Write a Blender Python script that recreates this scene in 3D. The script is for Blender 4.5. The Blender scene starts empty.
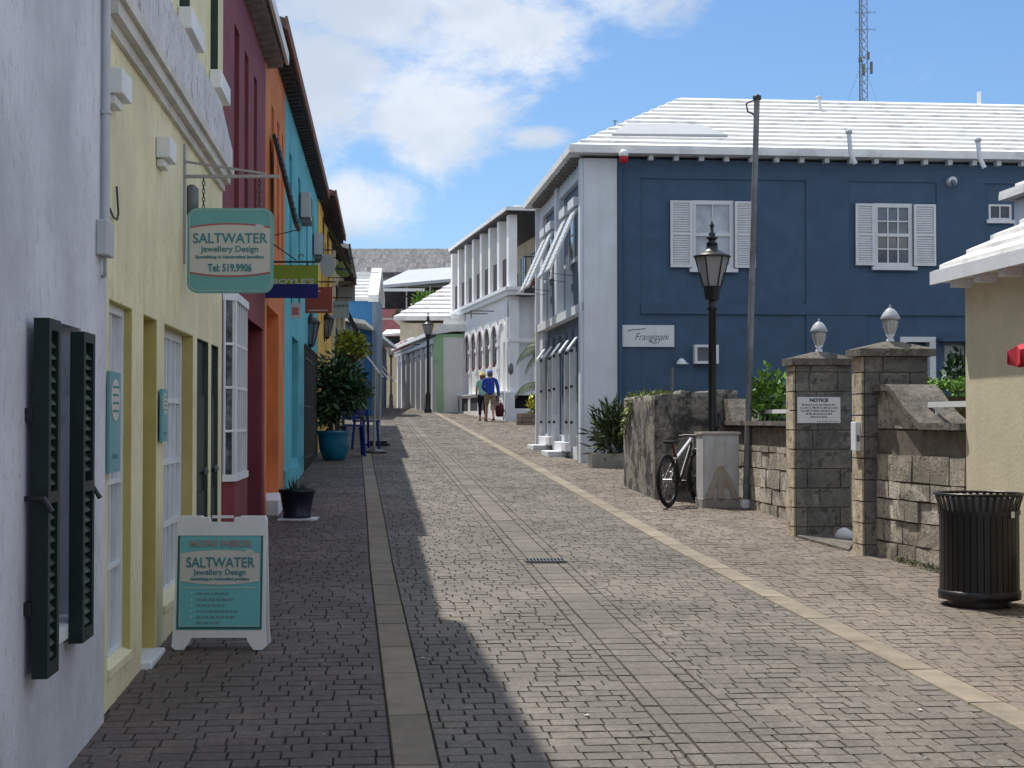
import bpy, bmesh, math, random
from mathutils import Vector, Matrix
random.seed(7)
R = math.radians
C = bpy.context.scene.collection
scene = bpy.context.scene

# ------------------------------------------------------------------ camera
FOC = 1600.0; EYE = 1.75
PITCH = math.atan(37/FOC)
cd = bpy.data.cameras.new('camera'); cam = bpy.data.objects.new('camera', cd); C.objects.link(cam)
cam.location = (0, 0, EYE); cam.rotation_euler = (math.pi/2 + PITCH, 0, 0)
cd.sensor_width = 36; cd.lens = 36*FOC/1024; cd.clip_start = .1; cd.clip_end = 3000
scene.camera = cam
# ------------------------------------------------------------------ light
SUN = Vector((-.30, .38, 1)).normalized()
sd = bpy.data.lights.new('sun', 'SUN'); so = bpy.data.objects.new('sun', sd); C.objects.link(so)
sd.energy = 4.0; sd.angle = R(.6); sd.color = (1, .95, .87)
so.rotation_euler = (-SUN).to_track_quat('-Z', 'Y').to_euler(); so.location = (-5, 5, 30)
scene.view_settings.view_transform = 'Standard'; scene.view_settings.look = 'None'
scene.view_settings.gamma = 1; scene.view_settings.exposure = 0.38
SKY_STRENGTH = .115

class NT:
    """tiny helper around a node tree"""
    def __init__(s, nt): s.nt = nt; s.n = nt.nodes; s.l = nt.links
    def new(s, t, **kw):
        n = s.n.new(t)
        for k, v in kw.items(): setattr(n, k, v)
        return n
    def put(s, sock, v):
        if v is None: return
        if hasattr(v, 'is_output'): s.l.new(v, sock)
        else:
            if isinstance(v, (tuple, list)) and len(v) == 3 and sock.type == 'RGBA': v = (*v, 1)
            sock.default_value = v
    def math(s, op, a, b=None, c=None, clamp=False):
        n = s.new('ShaderNodeMath', operation=op, use_clamp=clamp)
        s.put(n.inputs[0], a); s.put(n.inputs[1], b); s.put(n.inputs[2], c); return n.outputs[0]
    def vmath(s, op, a, b=None):
        n = s.new('ShaderNodeVectorMath', operation=op); s.put(n.inputs[0], a); s.put(n.inputs[1], b); return n.outputs[0]
    def noise(s, vec, scale, detail=4, rough=.55, dist=0):
        n = s.new('ShaderNodeTexNoise'); s.put(n.inputs['Vector'], vec); n.inputs['Scale'].default_value = scale
        n.inputs['Detail'].default_value = detail; n.inputs['Roughness'].default_value = rough; n.inputs['Distortion'].default_value = dist
        return n.outputs['Fac']
    def ramp(s, f, pts):
        n = s.new('ShaderNodeValToRGB'); s.put(n.inputs[0], f); e = n.color_ramp.elements
        while len(e) < len(pts): e.new(.5)
        for i, (p, c) in enumerate(pts):
            e[i].position = p; e[i].color = (c, c, c, 1) if not isinstance(c, (tuple, list)) else (*c, 1)
        return n.outputs[0]
    def mix(s, f, a, b, mode='MIX'):
        n = s.new('ShaderNodeMix', data_type='RGBA', blend_type=mode)
        s.put(n.inputs[0], f); s.put(n.inputs[6], a); s.put(n.inputs[7], b); return n.outputs[2]
    def maprange(s, v, a, b, c, d):
        n = s.new('ShaderNodeMapRange'); n.interpolation_type = 'SMOOTHSTEP'
        for i, x in enumerate((v, a, b, c, d)): s.put(n.inputs[i], x)
        return n.outputs[0]
    def coord(s, scale=None, kind='Object', rot=None):
        n = s.new('ShaderNodeTexCoord'); o = n.outputs[kind]
        if scale or rot:
            m = s.new('ShaderNodeMapping'); s.l.new(o, m.inputs[0])
            if scale: m.inputs['Scale'].default_value = scale
            if rot: m.inputs['Rotation'].default_value = rot
            o = m.outputs[0]
        return o

# ------------------------------------------------------------------ world: sky with clouds by direction
w = bpy.data.worlds.new('World'); scene.world = w; w.use_nodes = True
t = NT(w.node_tree); bg = w.node_tree.nodes['Background']
sky = t.new('ShaderNodeTexSky', sky_type='NISHITA'); sky.sun_disc = False
sky.sun_elevation = math.asin(SUN.z); sky.sun_rotation = math.atan2(SUN.x, SUN.y)
sky.air_density = 1.0; sky.dust_density = .6; sky.ozone_density = 2.0
gen = t.coord(kind='Generated'); sep = t.new('ShaderNodeSeparateXYZ'); t.l.new(gen, sep.inputs[0])
dx, dy, dz = sep.outputs
warp = t.noise(gen, 5, 5, .6)
ang = t.math('ARCTAN2', dx, dy)
blobs = [(-.085, .262, .105, .05), (-.01, .245, .09, .05), (.075, .265, .07, .032), (-.125, .20, .07, .06), (-.05, .19, .075, .04),
         (-.10, .135, .045, .03), (.012, .175, .03, .010), (-.35, .22, .14, .09), (.5, .3, .2, .1), (-.8, .3, .3, .12), (1.2, .4, .3, .12), (.04, .45, .2, .06)]
acc = None
for (bx, bz, rx, rz) in blobs:
    a = t.math('DIVIDE', t.math('SUBTRACT', ang, bx), rx); b = t.math('DIVIDE', t.math('SUBTRACT', dz, bz), rz)
    d = t.math('SQRT', t.math('ADD', t.math('MULTIPLY', a, a), t.math('MULTIPLY', b, b)))
    v = t.maprange(d, 0, 1.5, 1, 0)
    acc = v if acc is None else t.math('MAXIMUM', acc, v)
vs = t.vmath('MULTIPLY', gen, (1, 1, 1.8))
n1 = t.noise(vs, 7.5, 12, .68, .5); n2 = t.noise(vs, 24, 9, .7, .4)
f = t.math('ADD', t.math('MULTIPLY', acc, .86), t.math('MULTIPLY', t.math('SUBTRACT', n1, .5), 1.6))
f = t.math('ADD', f, t.math('MULTIPLY', t.math('SUBTRACT', n2, .5), .7))
mask = t.maprange(f, .20, .80, 0, .90)
# unseen broken white cloud added overhead and behind the camera as neutral fill
over = t.math('MAXIMUM', t.maprange(dz, .34, .60, 0, 1), t.maprange(t.math('MULTIPLY', dy, -1), -.35, .1, 0, 1))
mask = t.math('MAXIMUM', mask, t.math('MULTIPLY', over, t.maprange(n1, .38, .54, .35, .9)))
n3 = t.noise(vs, 7, 5, .5)
shade = t.mix(t.maprange(n3, .38, .62, 0, 1), (4.3, 4.8, 5.5), (5.9, 6.2, 6.7))
skyc = t.mix(1, sky.outputs[0], (.60, .76, .93), 'MULTIPLY')
col = t.mix(mask, skyc, shade)
t.l.new(col, bg.inputs[0]); bg.inputs[1].default_value = SKY_STRENGTH

# ------------------------------------------------------------------ geometry helpers
TH = PITCH
def ray(px, py):
    a = (px-512)/FOC; b = (384-py)/FOC
    return Vector((a, math.cos(TH)-b*math.sin(TH), math.sin(TH)+b*math.cos(TH)))
def at(px, py, Y):
    d = ray(px, py); return Vector((0, 0, EYE)) + d*(Y/d.y)
UX, UY = -.0983, .9952           # along the street
SU = Vector((UX, UY)); SV = Vector((UY, -UX))
GR = .0317
def gz(x, y):
    b = x*UX + y*UY
    if b < 70: return GR*b
    if b < 80: k = b-70; return GR*70 + GR*k - (GR-.0065)*k*k/20
    z80 = GR*70 + GR*10 - (GR-.0065)*5
    if b < 130: return z80 + .0065*(b-80)
    return z80 + .325
def G(px, py):
    d = ray(px, py); lo = 1.0; hi = 140.0
    lo, tt = 1.0, 1.0
    for i in range(6000):
        tt = 1.0*1.0009**i
        p = Vector((0, 0, EYE)) + d*tt
        if p.z <= gz(p.x, p.y): return Vector((p.x, p.y, gz(p.x, p.y)))
    return p
def sv(a, b):                     # street coordinates to world xy
    p = SV*a + SU*b; return p
def ab(p): return (p.x*SV.x+p.y*SV.y, p.x*SU.x+p.y*SU.y)

class MB:
    def __init__(s): s.v = []; s.f = []; s.sm = []
    def face(s, pts, smooth=False):
        i = len(s.v); s.v += [tuple(p) for p in pts]; s.f.append(tuple(range(i, i+len(pts)))); s.sm.append(smooth)
    def add(s, vs, fs, smooth=False):
        i = len(s.v); s.v += [tuple(p) for p in vs]
        for f in fs: s.f.append(tuple(i+k for k in f)); s.sm.append(smooth)
    def hexa(s, p):               # 8 points: bottom 4, top 4
        s.add(p, [(0,3,2,1),(4,5,6,7),(0,1,5,4),(1,2,6,5),(2,3,7,6),(3,0,4,7)])
    def box(s, x0, x1, y0, y1, z0, z1):
        s.hexa([(x0,y0,z0),(x1,y0,z0),(x1,y1,z0),(x0,y1,z0),(x0,y0,z1),(x1,y0,z1),(x1,y1,z1),(x0,y1,z1)])
    def tube(s, pts, r, n=8, smooth=True, caps=True):
        pts = [Vector(p) for p in pts]; rs = r if isinstance(r, (list, tuple)) else [r]*len(pts)
        vs = []; prev = None
        for i, p in enumerate(pts):
            d = (pts[min(i+1, len(pts)-1)] - pts[max(i-1, 0)])
            if d.length < 1e-9: d = Vector((0,0,1))
            d.normalize()
            if prev is None:
                a = d.cross(Vector((0,0,1)));
                if a.length < 1e-3: a = d.cross(Vector((1,0,0)))
            else: a = prev - d*prev.dot(d)
            a.normalize(); prev = a; b = d.cross(a)
            for k in range(n):
                q = 2*math.pi*k/n; vs.append(p + (a*math.cos(q) + b*math.sin(q))*rs[i])
        fs = []
        for i in range(len(pts)-1):
            for k in range(n):
                fs.append((i*n+k, i*n+(k+1)%n, (i+1)*n+(k+1)%n, (i+1)*n+k))
        s.add(vs, fs, smooth)
        if caps:
            s.face(vs[:n][::-1]); s.face(vs[-n:])
    def bar(s, p0, p1, w, h):     # rectangular bar between two points, w horizontal, h vertical
        p0 = Vector(p0); p1 = Vector(p1); d = (p1-p0).normalized()
        a = d.cross(Vector((0,0,1)))
        if a.length < 1e-3: a = Vector((1,0,0))
        a.normalize(); b = a.cross(d).normalized(); a = a*w/2; b = b*h/2
        s.hexa([p0-a-b, p0+a-b, p1+a-b, p1-a-b, p0-a+b, p0+a+b, p1+a+b, p1-a+b])
    def lathe(s, c, prof, n=16, smooth=True, rot=0):
        c = Vector(c); vs = []
        for (r, z) in prof:
            for k in range(n):
                q = 2*math.pi*k/n + rot; vs.append(c + Vector((r*math.cos(q), r*math.sin(q), z)))
        fs = []
        for i in range(len(prof)-1):
            for k in range(n): fs.append((i*n+k, i*n+(k+1)%n, (i+1)*n+(k+1)%n, (i+1)*n+k))
        s.add(vs, fs, smooth)
        s.face(vs[:n][::-1]); s.face(vs[-n:])
    def extrude(s, pts, d):       # polygon (3D points) extruded by vector d
        pts = [Vector(p) for p in pts]; d = Vector(d); n = len(pts)
        s.add(pts + [p+d for p in pts], [tuple(range(n))[::-1], tuple(range(n, 2*n))] + [(i, (i+1) % n, n+(i+1) % n, n+i) for i in range(n)])
    def build(s, name, mat, parent=None, recalc=True, bevel=0, loc=None):
        me = bpy.data.meshes.new(name); off = Vector((0,0,0))
        if parent is not None:
            off = wloc(parent)
        elif loc is not None: off = Vector(loc)
        me.from_pydata([tuple(Vector(v)-off) for v in s.v], [], s.f)
        me.polygons.foreach_set('use_smooth', s.sm)
        if recalc or bevel:
            bm = bmesh.new(); bm.from_mesh(me)
            if recalc: bmesh.ops.recalc_face_normals(bm, faces=bm.faces)
            if bevel:
                bmesh.ops.remove_doubles(bm, verts=bm.verts, dist=1e-5)
                es = [e for e in bm.edges if len(e.link_faces) == 2 and e.calc_face_angle(0) > .5]
                bmesh.ops.bevel(bm, geom=es, offset=bevel, segments=2, affect='EDGES', profile=.5)
            bm.to_mesh(me); bm.free()
        me.materials.append(mat)
        o = bpy.data.objects.new(name, me); C.objects.link(o)
        if parent is not None: o.parent = parent
        else: o.location = off
        return o
def wloc(o):
    v = Vector((0,0,0))
    while o is not None: v += Vector(o.location); o = o.parent
    return v
def tag(o, label=None, cat=None, group=None, kind=None):
    if label: o['label'] = label
    if cat: o['category'] = cat
    if group: o['group'] = group
    if kind: o['kind'] = kind
    return o
def thing(name, label, cat, loc=(0,0,0), group=None):
    o = bpy.data.objects.new(name, None); C.objects.link(o); o.location = loc; o.empty_display_size = .2
    return tag(o, label, cat, group)
def struct(name, mb, mat, recalc=True): return tag(mb.build(name, mat, None, recalc), kind='structure')
def children(o): return [c for c in bpy.data.objects if c.parent == o]
def copy_tree(o, parent=None):
    c = o.copy(); C.objects.link(c); c.parent = parent
    for ch in children(o): copy_tree(ch, c)
    return c

class Fr:
    """facade frame: s along U, o outward along N, z up"""
    def __init__(f, O, U, side):
        f.O = Vector((O[0], O[1])); f.U = Vector((U[0], U[1]))
        n = Vector((f.U.y, -f.U.x)).normalized(); f.N = n*side
    def pt(f, s, o, z):
        p = f.O + f.U*s + f.N*o; return Vector((p.x, p.y, z))
    def hit(f, px, py, o=0):
        d = ray(px, py); q = f.O + f.N*o; tt = (q.dot(f.N))/(d.x*f.N.x + d.y*f.N.y)
        p = Vector((d.x*tt, d.y*tt)); s = (p-f.O).dot(f.U)/f.U.length_squared
        return s, EYE + d.z*tt
    def box(f, mb, s0, s1, o0, o1, z0, z1):
        P = f.pt
        mb.hexa([P(s0,o0,z0),P(s1,o0,z0),P(s1,o1,z0),P(s0,o1,z0),P(s0,o0,z1),P(s1,o0,z1),P(s1,o1,z1),P(s0,o1,z1)])
    def wall(f, mb, s0, s1, z0, z1, o1, th, holes):
        ss = sorted({s0, s1, *[h[0] for h in holes], *[h[1] for h in holes]}); ss = [x for x in ss if s0 <= x <= s1]
        zs = sorted({z0, z1, *[h[2] for h in holes], *[h[3] for h in holes]}); zs = [x for x in zs if z0 <= x <= z1]
        solid = {}
        for i in range(len(ss)-1):
            for j in range(len(zs)-1):
                cs = (ss[i]+ss[i+1])/2; cz = (zs[j]+zs[j+1])/2
                solid[i, j] = not any(h[0] < cs < h[1] and h[2] < cz < h[3] for h in holes)
        P = f.pt; o0 = o1-th
        for (i, j), b in solid.items():
            if not b: continue
            a, c, d, e = ss[i], ss[i+1], zs[j], zs[j+1]
            mb.face([P(a,o1,d),P(c,o1,d),P(c,o1,e),P(a,o1,e)]); mb.face([P(a,o0,d),P(a,o0,e),P(c,o0,e),P(c,o0,d)])
            if not solid.get((i-1, j)): mb.face([P(a,o0,d),P(a,o1,d),P(a,o1,e),P(a,o0,e)])
            if not solid.get((i+1, j)): mb.face([P(c,o1,d),P(c,o0,d),P(c,o0,e),P(c,o1,e)])
            if not solid.get((i, j-1)): mb.face([P(a,o0,d),P(c,o0,d),P(c,o1,d),P(a,o1,d)])
            if not solid.get((i, j+1)): mb.face([P(a,o1,e),P(c,o1,e),P(c,o0,e),P(a,o0,e)])

# ------------------------------------------------------------------ materials
def M(name, col, rough=.6, metal=0, var=.0, vscale=3, streak=0, bump=0, bscale=40, island=0, dirt=None, dirt_amt=0, spec=.3, trans=0, emit=None, fleck=0, fleckcol=(.16,.13,.12)):
    m = bpy.data.materials.new(name); m.use_nodes = True; t = NT(m.node_tree); p = m.node_tree.nodes['Principled BSDF']
    p.inputs['Roughness'].default_value = rough; p.inputs['Metallic'].default_value = metal
    p.inputs['Specular IOR Level'].default_value = spec
    c = (*col, 1)
    if var or streak or bump or island or dirt_amt or fleck:
        g = t.coord()
        if var:
            n = t.noise(g, vscale, 6, .6); c = t.mix(t.maprange(n, .3, .7, 0, 1), tuple(x*(1-var) for x in col), tuple(min(1, x*(1+var)) for x in col))
        if island:
            gm = t.new('ShaderNodeNewGeometry'); r = gm.outputs['Random Per Island']
            k = t.maprange(r, 0, 1, 1-island, 1+island); n = t.new('ShaderNodeMix', data_type='RGBA', blend_type='MULTIPLY')
            cc = t.new('ShaderNodeCombineXYZ'); [t.put(cc.inputs[i], k) for i in range(3)]
            n.inputs[0].default_value = 1; t.put(n.inputs[6], c); t.l.new(cc.outputs[0], n.inputs[7]); c = n.outputs[2]
        if streak:
            g2 = t.coord(scale=(9, 9, .55)); n = t.noise(g2, 1.3, 6, .65); k = t.maprange(n, .45, .72, 0, streak)
            c = t.mix(k, c, tuple(x*.45 for x in col) if dirt is None else dirt)
        if dirt_amt:
            n = t.noise(g, 1.7, 9, .72, .4); k = t.maprange(n, .5, .64, 0, dirt_amt); c = t.mix(k, c, dirt)
        if fleck:
            gf = t.coord(scale=(5, 5, 2.6)); n = t.noise(gf, 3.2, 8, .75, .6); big = t.noise(g, .9, 3, .5)
            k = t.math('MULTIPLY', t.maprange(n, .55, .60, 0, fleck), t.maprange(big, .38, .52, 0, 1)); c = t.mix(k, c, fleckcol)
        if bump:
            n = t.noise(g, bscale, 5, .6); b = t.new('ShaderNodeBump'); b.inputs['Strength'].default_value = bump; b.inputs['Distance'].default_value = .01
            t.l.new(n, b.inputs['Height']); t.l.new(b.outputs[0], p.inputs['Normal'])
    t.put(p.inputs['Base Color'], c)
    if emit: p.inputs['Emission Color'].default_value = (*emit, 1); p.inputs['Emission Strength'].default_value = 1
    return m
def glass(name, col=(.03,.04,.05), rough=.05):
    m = M(name, col, rough, spec=.8, var=.35, vscale=1.7); return m  # uneven tone in the pane colour stands in for reflections
white_stucco = M('white_stucco', (.60,.61,.67), .85, var=.2, vscale=.9, fleck=.35, fleckcol=(.33,.33,.36), streak=.15, bump=.5, bscale=25, dirt=(.36,.36,.38))
yellow_stucco = M('yellow_stucco', (.74,.69,.46), .85, var=.10, vscale=1.5, fleck=.4, fleckcol=(.36,.32,.2), streak=.28, bump=.4, bscale=25, dirt=(.50,.44,.27))
yellow_trim = M('yellow_reveal_paint', (.47,.41,.15), .8, var=.1, bump=.2)
burgundy = M('burgundy_paint', (.20,.045,.055), .7, var=.18, vscale=1.4, fleck=.3, fleckcol=(.10,.03,.035), bump=.3, streak=.15)
dark_burgundy = M('dark_maroon_paint', (.085,.018,.03), .6, var=.1)
orange = M('orange_paint', (.62,.20,.07), .8, var=.16, vscale=1.4, fleck=.35, fleckcol=(.36,.13,.06), bump=.3, streak=.15)
dark_orange = M('deep_orange_paint', (.42,.11,.025), .7, var=.1)
turquoise = M('turquoise_paint', (.12,.44,.52), .8, var=.16, vscale=1.4, fleck=.35, fleckcol=(.07,.28,.32), bump=.3, streak=.15)
dark_teal = M('dark_teal_paint', (.01,.15,.19), .6, var=.1)
golden = M('golden_yellow_paint', (.72,.46,.10), .8, var=.1, vscale=2, bump=.3)
cream = M('cream_paint', (.62,.56,.42), .85, var=.08, vscale=2, bump=.3, streak=.2)
beige_wall = M('beige_stucco', (.60,.54,.39), .85, var=.06, vscale=2.2, bump=.3, bscale=30, streak=.12)
navy_wall = M('navy_blue_stucco', (.066,.115,.185), .75, var=.10, vscale=2.5, bump=.35, bscale=30, streak=.14, dirt=(.035,.065,.115), fleck=.3, fleckcol=(.085,.135,.21))
navy_trim = M('navy_blue_trim', (.062,.108,.177), .7, var=.08)
white_paint = M('white_paint', (.74,.76,.78), .6, var=.05, vscale=2, bump=.15, streak=.12)
white_wood = M('white_painted_wood', (.72,.74,.76), .5, var=.05, vscale=6)
white_roof = M('whitewashed_roof', (.80,.80,.79), .8, var=.05, vscale=3, bump=.4, bscale=18, dirt=(.50,.51,.50), dirt_amt=.6)
cool_white = M('cool_white_render', (.72,.75,.80), .8, var=.05, vscale=2, bump=.3, streak=.15)
grey_blue = M('grey_blue_wall', (.14,.18,.24), .75, var=.1, vscale=3, bump=.2)
rafters_m = M('weathered_rafters', (.20,.17,.16), .8, var=.2, vscale=8)
dark_rafters = M('dark_stained_timber', (.035,.032,.035), .7, var=.3, vscale=8)
reddish_tile = M('reddish_roof_edge', (.22,.10,.08), .8, var=.25, vscale=6)
shutter_green = M('dark_green_shutter_paint', (.008,.021,.019), .45, var=.2, vscale=7)
slat_green = M('worn_green_slat_paint', (.042,.07,.053), .5, island=.3, var=.2, vscale=12)
black_metal = M('black_painted_metal', (.009,.009,.010), .38, spec=.5, var=.2, vscale=10)
black_wood = M('black_painted_wood', (.014,.015,.018), .5, var=.2)
grey_metal = M('grey_galvanised_metal', (.16,.17,.18), .5, .35, var=.15, vscale=6)
grey_paint = M('pale_grey_paint', (.5,.52,.54), .55, var=.08, streak=.2)
pane_dark = glass('dark_window_glass')
pane_sky = glass('window_glass_with_pale_blind', (.42,.46,.52), .25)
pane_grey = glass('dim_window_glass', (.10,.12,.15), .12)
interior = M('dark_interior', (.012,.012,.014), .9)
# ------------------------------------------------------------------ ground
def lin(pts):
    q = sorted((ab(G(x, y))[1], ab(G(x, y))[0]) for x, y in pts)
    def f(b):
        if b <= q[0][0]: (b0, a0), (b1, a1) = q[0], q[1]
        elif b >= q[-1][0]: (b0, a0), (b1, a1) = q[-2], q[-1]
        else:
            for (b0, a0), (b1, a1) in zip(q, q[1:]):
                if b0 <= b <= b1: break
        return a0 + (a1-a0)*(b-b0)/(b1-b0)
    return f
aL = lin([(417, 768), (381, 564), (375.5, 517), (367, 459)])
aR = lin([(1024, 722), (785, 602), (671, 543), (535, 467), (440, 415)])
aG = lin([(744, 768), (604, 625), (523, 541), (444, 457)])
BW = .105
def paver_mat(name, cols, isl):
    m = bpy.data.materials.new(name); m.use_nodes = True; t = NT(m.node_tree); p = m.node_tree.nodes['Principled BSDF']
    gm = t.new('ShaderNodeNewGeometry'); r = gm.outputs['Random Per Island']
    c = t.ramp(r, [(i/(len(cols)-1), k) for i, k in enumerate(cols)])
    g = t.coord(); n = t.noise(g, .7, 8, .65, .6); c = t.mix(t.maprange(n, .38, .6, 0, .75), c, tuple(x*.68 for x in cols[0]))
    n2 = t.noise(g, 35, 4, .7); c = t.mix(t.maprange(n2, .3, .7, 0, .9), c, t.mix(1, c, (.52,.52,.52), 'MULTIPLY'))
    n4 = t.noise(g, 1.9, 7, .7); c = t.mix(t.maprange(n4, .6, .7, 0, .35), c, (.33,.31,.28))
    n5 = t.noise(g, 3.1, 8, .75, .5); c = t.mix(t.maprange(n5, .6, .68, 0, .45), c, (.045,.042,.04))
    t.put(p.inputs['Base Color'], c); p.inputs['Roughness'].default_value = .72; p.inputs['Specular IOR Level'].default_value = .35
    n3 = t.noise(g, 60, 4, .7); b = t.new('ShaderNodeBump'); b.inputs['Strength'].default_value = .5; b.inputs['Distance'].default_value = .006
    t.l.new(n3, b.inputs['Height']); t.l.new(b.outputs[0], p.inputs['Normal']); return m
road_m = paver_mat('grey_pavers', [(.185,.163,.138),(.215,.19,.16),(.19,.17,.146),(.23,.203,.17),(.17,.15,.13)], .2)
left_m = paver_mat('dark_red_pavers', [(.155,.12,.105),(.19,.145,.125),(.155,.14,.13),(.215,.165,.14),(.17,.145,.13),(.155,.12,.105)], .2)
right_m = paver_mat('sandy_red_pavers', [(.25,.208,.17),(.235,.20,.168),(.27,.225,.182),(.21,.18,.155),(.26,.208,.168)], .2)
slab_m = M('sandstone_slab', (.235,.20,.155), .8, var=.14, vscale=5, bump=.5, bscale=50, island=.1, dirt=(.15,.135,.115), dirt_amt=.6)
joint_m = M('dark_joint_sand', (.05,.045,.038), .95, var=.3, vscale=20)
far_pave_m = M('distant_paving', (.27,.24,.21), .8, var=.1, vscale=3)

mb = MB()
bs = [-25,-10,0]+list(range(2, 150, 2))+[200,300,500,900,1500]
as_ = [-900,-300,-80,-20,0,20,80,300,900]
for i in range(len(bs)-1):
    for j in range(len(as_)-1):
        q = []
        for (a, b) in ((as_[j], bs[i]), (as_[j+1], bs[i]), (as_[j+1], bs[i+1]), (as_[j], bs[i+1])):
            p = sv(a, b); q.append((p.x, p.y, gz(p.x, p.y)-.016))
        mb.face(q)
struct('ground', mb, joint_m)

def pavers(mb, b0, b1, f0, f1, row, wmin, wmax, gap=.0045, cham=.004, jz=.0016, stack=None):
    b = b0; k = 0
    while b < b1:
        a = f0(b); e = f1(b)
        if stack is None: a -= 0; first = random.uniform(.3, 1)
        while a < e - .03:
            wd = random.uniform(wmin, wmax)*(first if stack is None else 1); 
            if stack is None: first = 1
            c = min(a + wd, e)
            if e - c < wmin*.4: c = e
            g = gap*random.uniform(.3, 1.7); jb = random.uniform(-.004, .004)
            x0, x1, y0, y1 = a+g/2, c-g/2, b+g/2+jb, b+row-g/2+jb
            h = random.uniform(-jz, jz); tx = random.uniform(-.0012, .0012); ty = random.uniform(-.0016, .0016)
            vs = []
            for (aa, bb, dz_) in ((x0,y0,-.015),(x1,y0,-.015),(x1,y1,-.015),(x0,y1,-.015),
                                  (x0+cham,y0+cham,h-tx-ty),(x1-cham,y0+cham,h+tx-ty),(x1-cham,y1-cham,h+tx+ty),(x0+cham,y1-cham,h-tx+ty)):
                p = sv(aa, bb); vs.append((p.x, p.y, gz(p.x, p.y)+dz_))
            i = len(mb.v); mb.v += vs
            mb.f += [(i+4,i+5,i+6,i+7),(i,i+1,i+5,i+4),(i+1,i+2,i+6,i+5),(i+2,i+3,i+7,i+6),(i+3,i,i+4,i+7)]; mb.sm += [False]*5
            a = c
        b += row; k += 1
GW = .215
mb = MB()
pavers(mb, 4.5, 72, lambda b: aL(b)+BW, lambda b: aG(b)-GW if b < 60 else aL(b)+BW, .14, .10, .18)
pavers(mb, 4.5, 60, lambda b: aG(b)+GW, lambda b: aR(b)-BW, .14, .10, .18)
pavers(mb, 4.5, 60, lambda b: aG(b)-.12, lambda b: aG(b)+.12, .21, .24, .24, stack=1)
pavers(mb, 4.5, 60, lambda b: aG(b)-GW, lambda b: aG(b)-.12, .21, .1, .1, stack=1, gap=.012)
pavers(mb, 4.5, 60, lambda b: aG(b)+.12, lambda b: aG(b)+GW, .21, .1, .1, stack=1, gap=.012)
pavers(mb, 60, 72, lambda b: aL(b)+BW, lambda b: aR(b)-BW, .17, .15, .25)
struct('road', mb, road_m, False)
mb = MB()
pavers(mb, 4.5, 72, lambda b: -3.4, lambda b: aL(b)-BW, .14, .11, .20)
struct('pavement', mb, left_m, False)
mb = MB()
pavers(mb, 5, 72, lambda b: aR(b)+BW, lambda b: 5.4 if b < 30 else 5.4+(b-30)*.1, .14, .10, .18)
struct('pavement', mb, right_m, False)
mb = MB()
for f in (aL, aR):
    b = 3.5
    while b < 73:
        L = random.uniform(.75, 1.15); n = 3; g = .006
        for i in range(1):
            b0_, b1_ = b+g, b+L-g
            vs = []
            for (aa, bb, dz_) in ((f(b0_)-BW+.004, b0_, -.015), (f(b0_)+BW-.004, b0_, -.015), (f(b1_)+BW-.004, b1_, -.015), (f(b1_)-BW+.004, b1_, -.015),
                                  (f(b0_)-BW+.01, b0_+.006, .004), (f(b0_)+BW-.01, b0_+.006, .004), (f(b1_)+BW-.01, b1_-.006, .004), (f(b1_)-BW+.01, b1_-.006, .004)):
                p = sv(aa, bb); vs.append((p.x, p.y, gz(p.x, p.y)+dz_+random.uniform(0, .003)))
            mb.hexa(vs)
        b += L
struct('kerb_strips', mb, slab_m)
mb = MB()    # paving beyond the crest
for b in range(72, 128, 2):
    q = []
    for (a, bb) in ((-14, b), (24, b), (24, b+2), (-14, b+2)):
        p = sv(a, bb); q.append((p.x, p.y, gz(p.x, p.y)-.006))
    mb.face(q)
struct('road', mb, far_pave_m)
# drain grate in the gutter
gp = G(545, 562); ga, gb = ab(gp)
def P3(a, b, h=0): p = sv(a, b); return Vector((p.x, p.y, gz(p.x, p.y)+h))
gt = thing('drain_grate', 'small black iron drain grate set in the middle of the paved road', 'drain', tuple(gp))
mb = MB(); mb.hexa([P3(ga-.18,gb-.1,-.01),P3(ga+.18,gb-.1,-.01),P3(ga+.18,gb+.1,-.01),P3(ga-.18,gb+.1,-.01),P3(ga-.18,gb-.1,.006),P3(ga+.18,gb-.1,.006),P3(ga+.18,gb+.1,.006),P3(ga-.18,gb+.1,.006)])
mb.build('pit', interior, gt)
mb = MB()
for i in range(12):
    a = ga-.175+i*.0318
    mb.hexa([P3(a-.005,gb-.1,.005),P3(a+.005,gb-.1,.005),P3(a+.005,gb+.1,.005),P3(a-.005,gb+.1,.005),P3(a-.005,gb-.1,.02),P3(a+.005,gb-.1,.02),P3(a+.005,gb+.1,.02),P3(a-.005,gb+.1,.02)])
for d in (-.1, .1): mb.bar(P3(ga-.18,gb+d,.012), P3(ga+.18,gb+d,.012), .012, .018)
mb.build('grating', grey_metal, gt)

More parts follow.
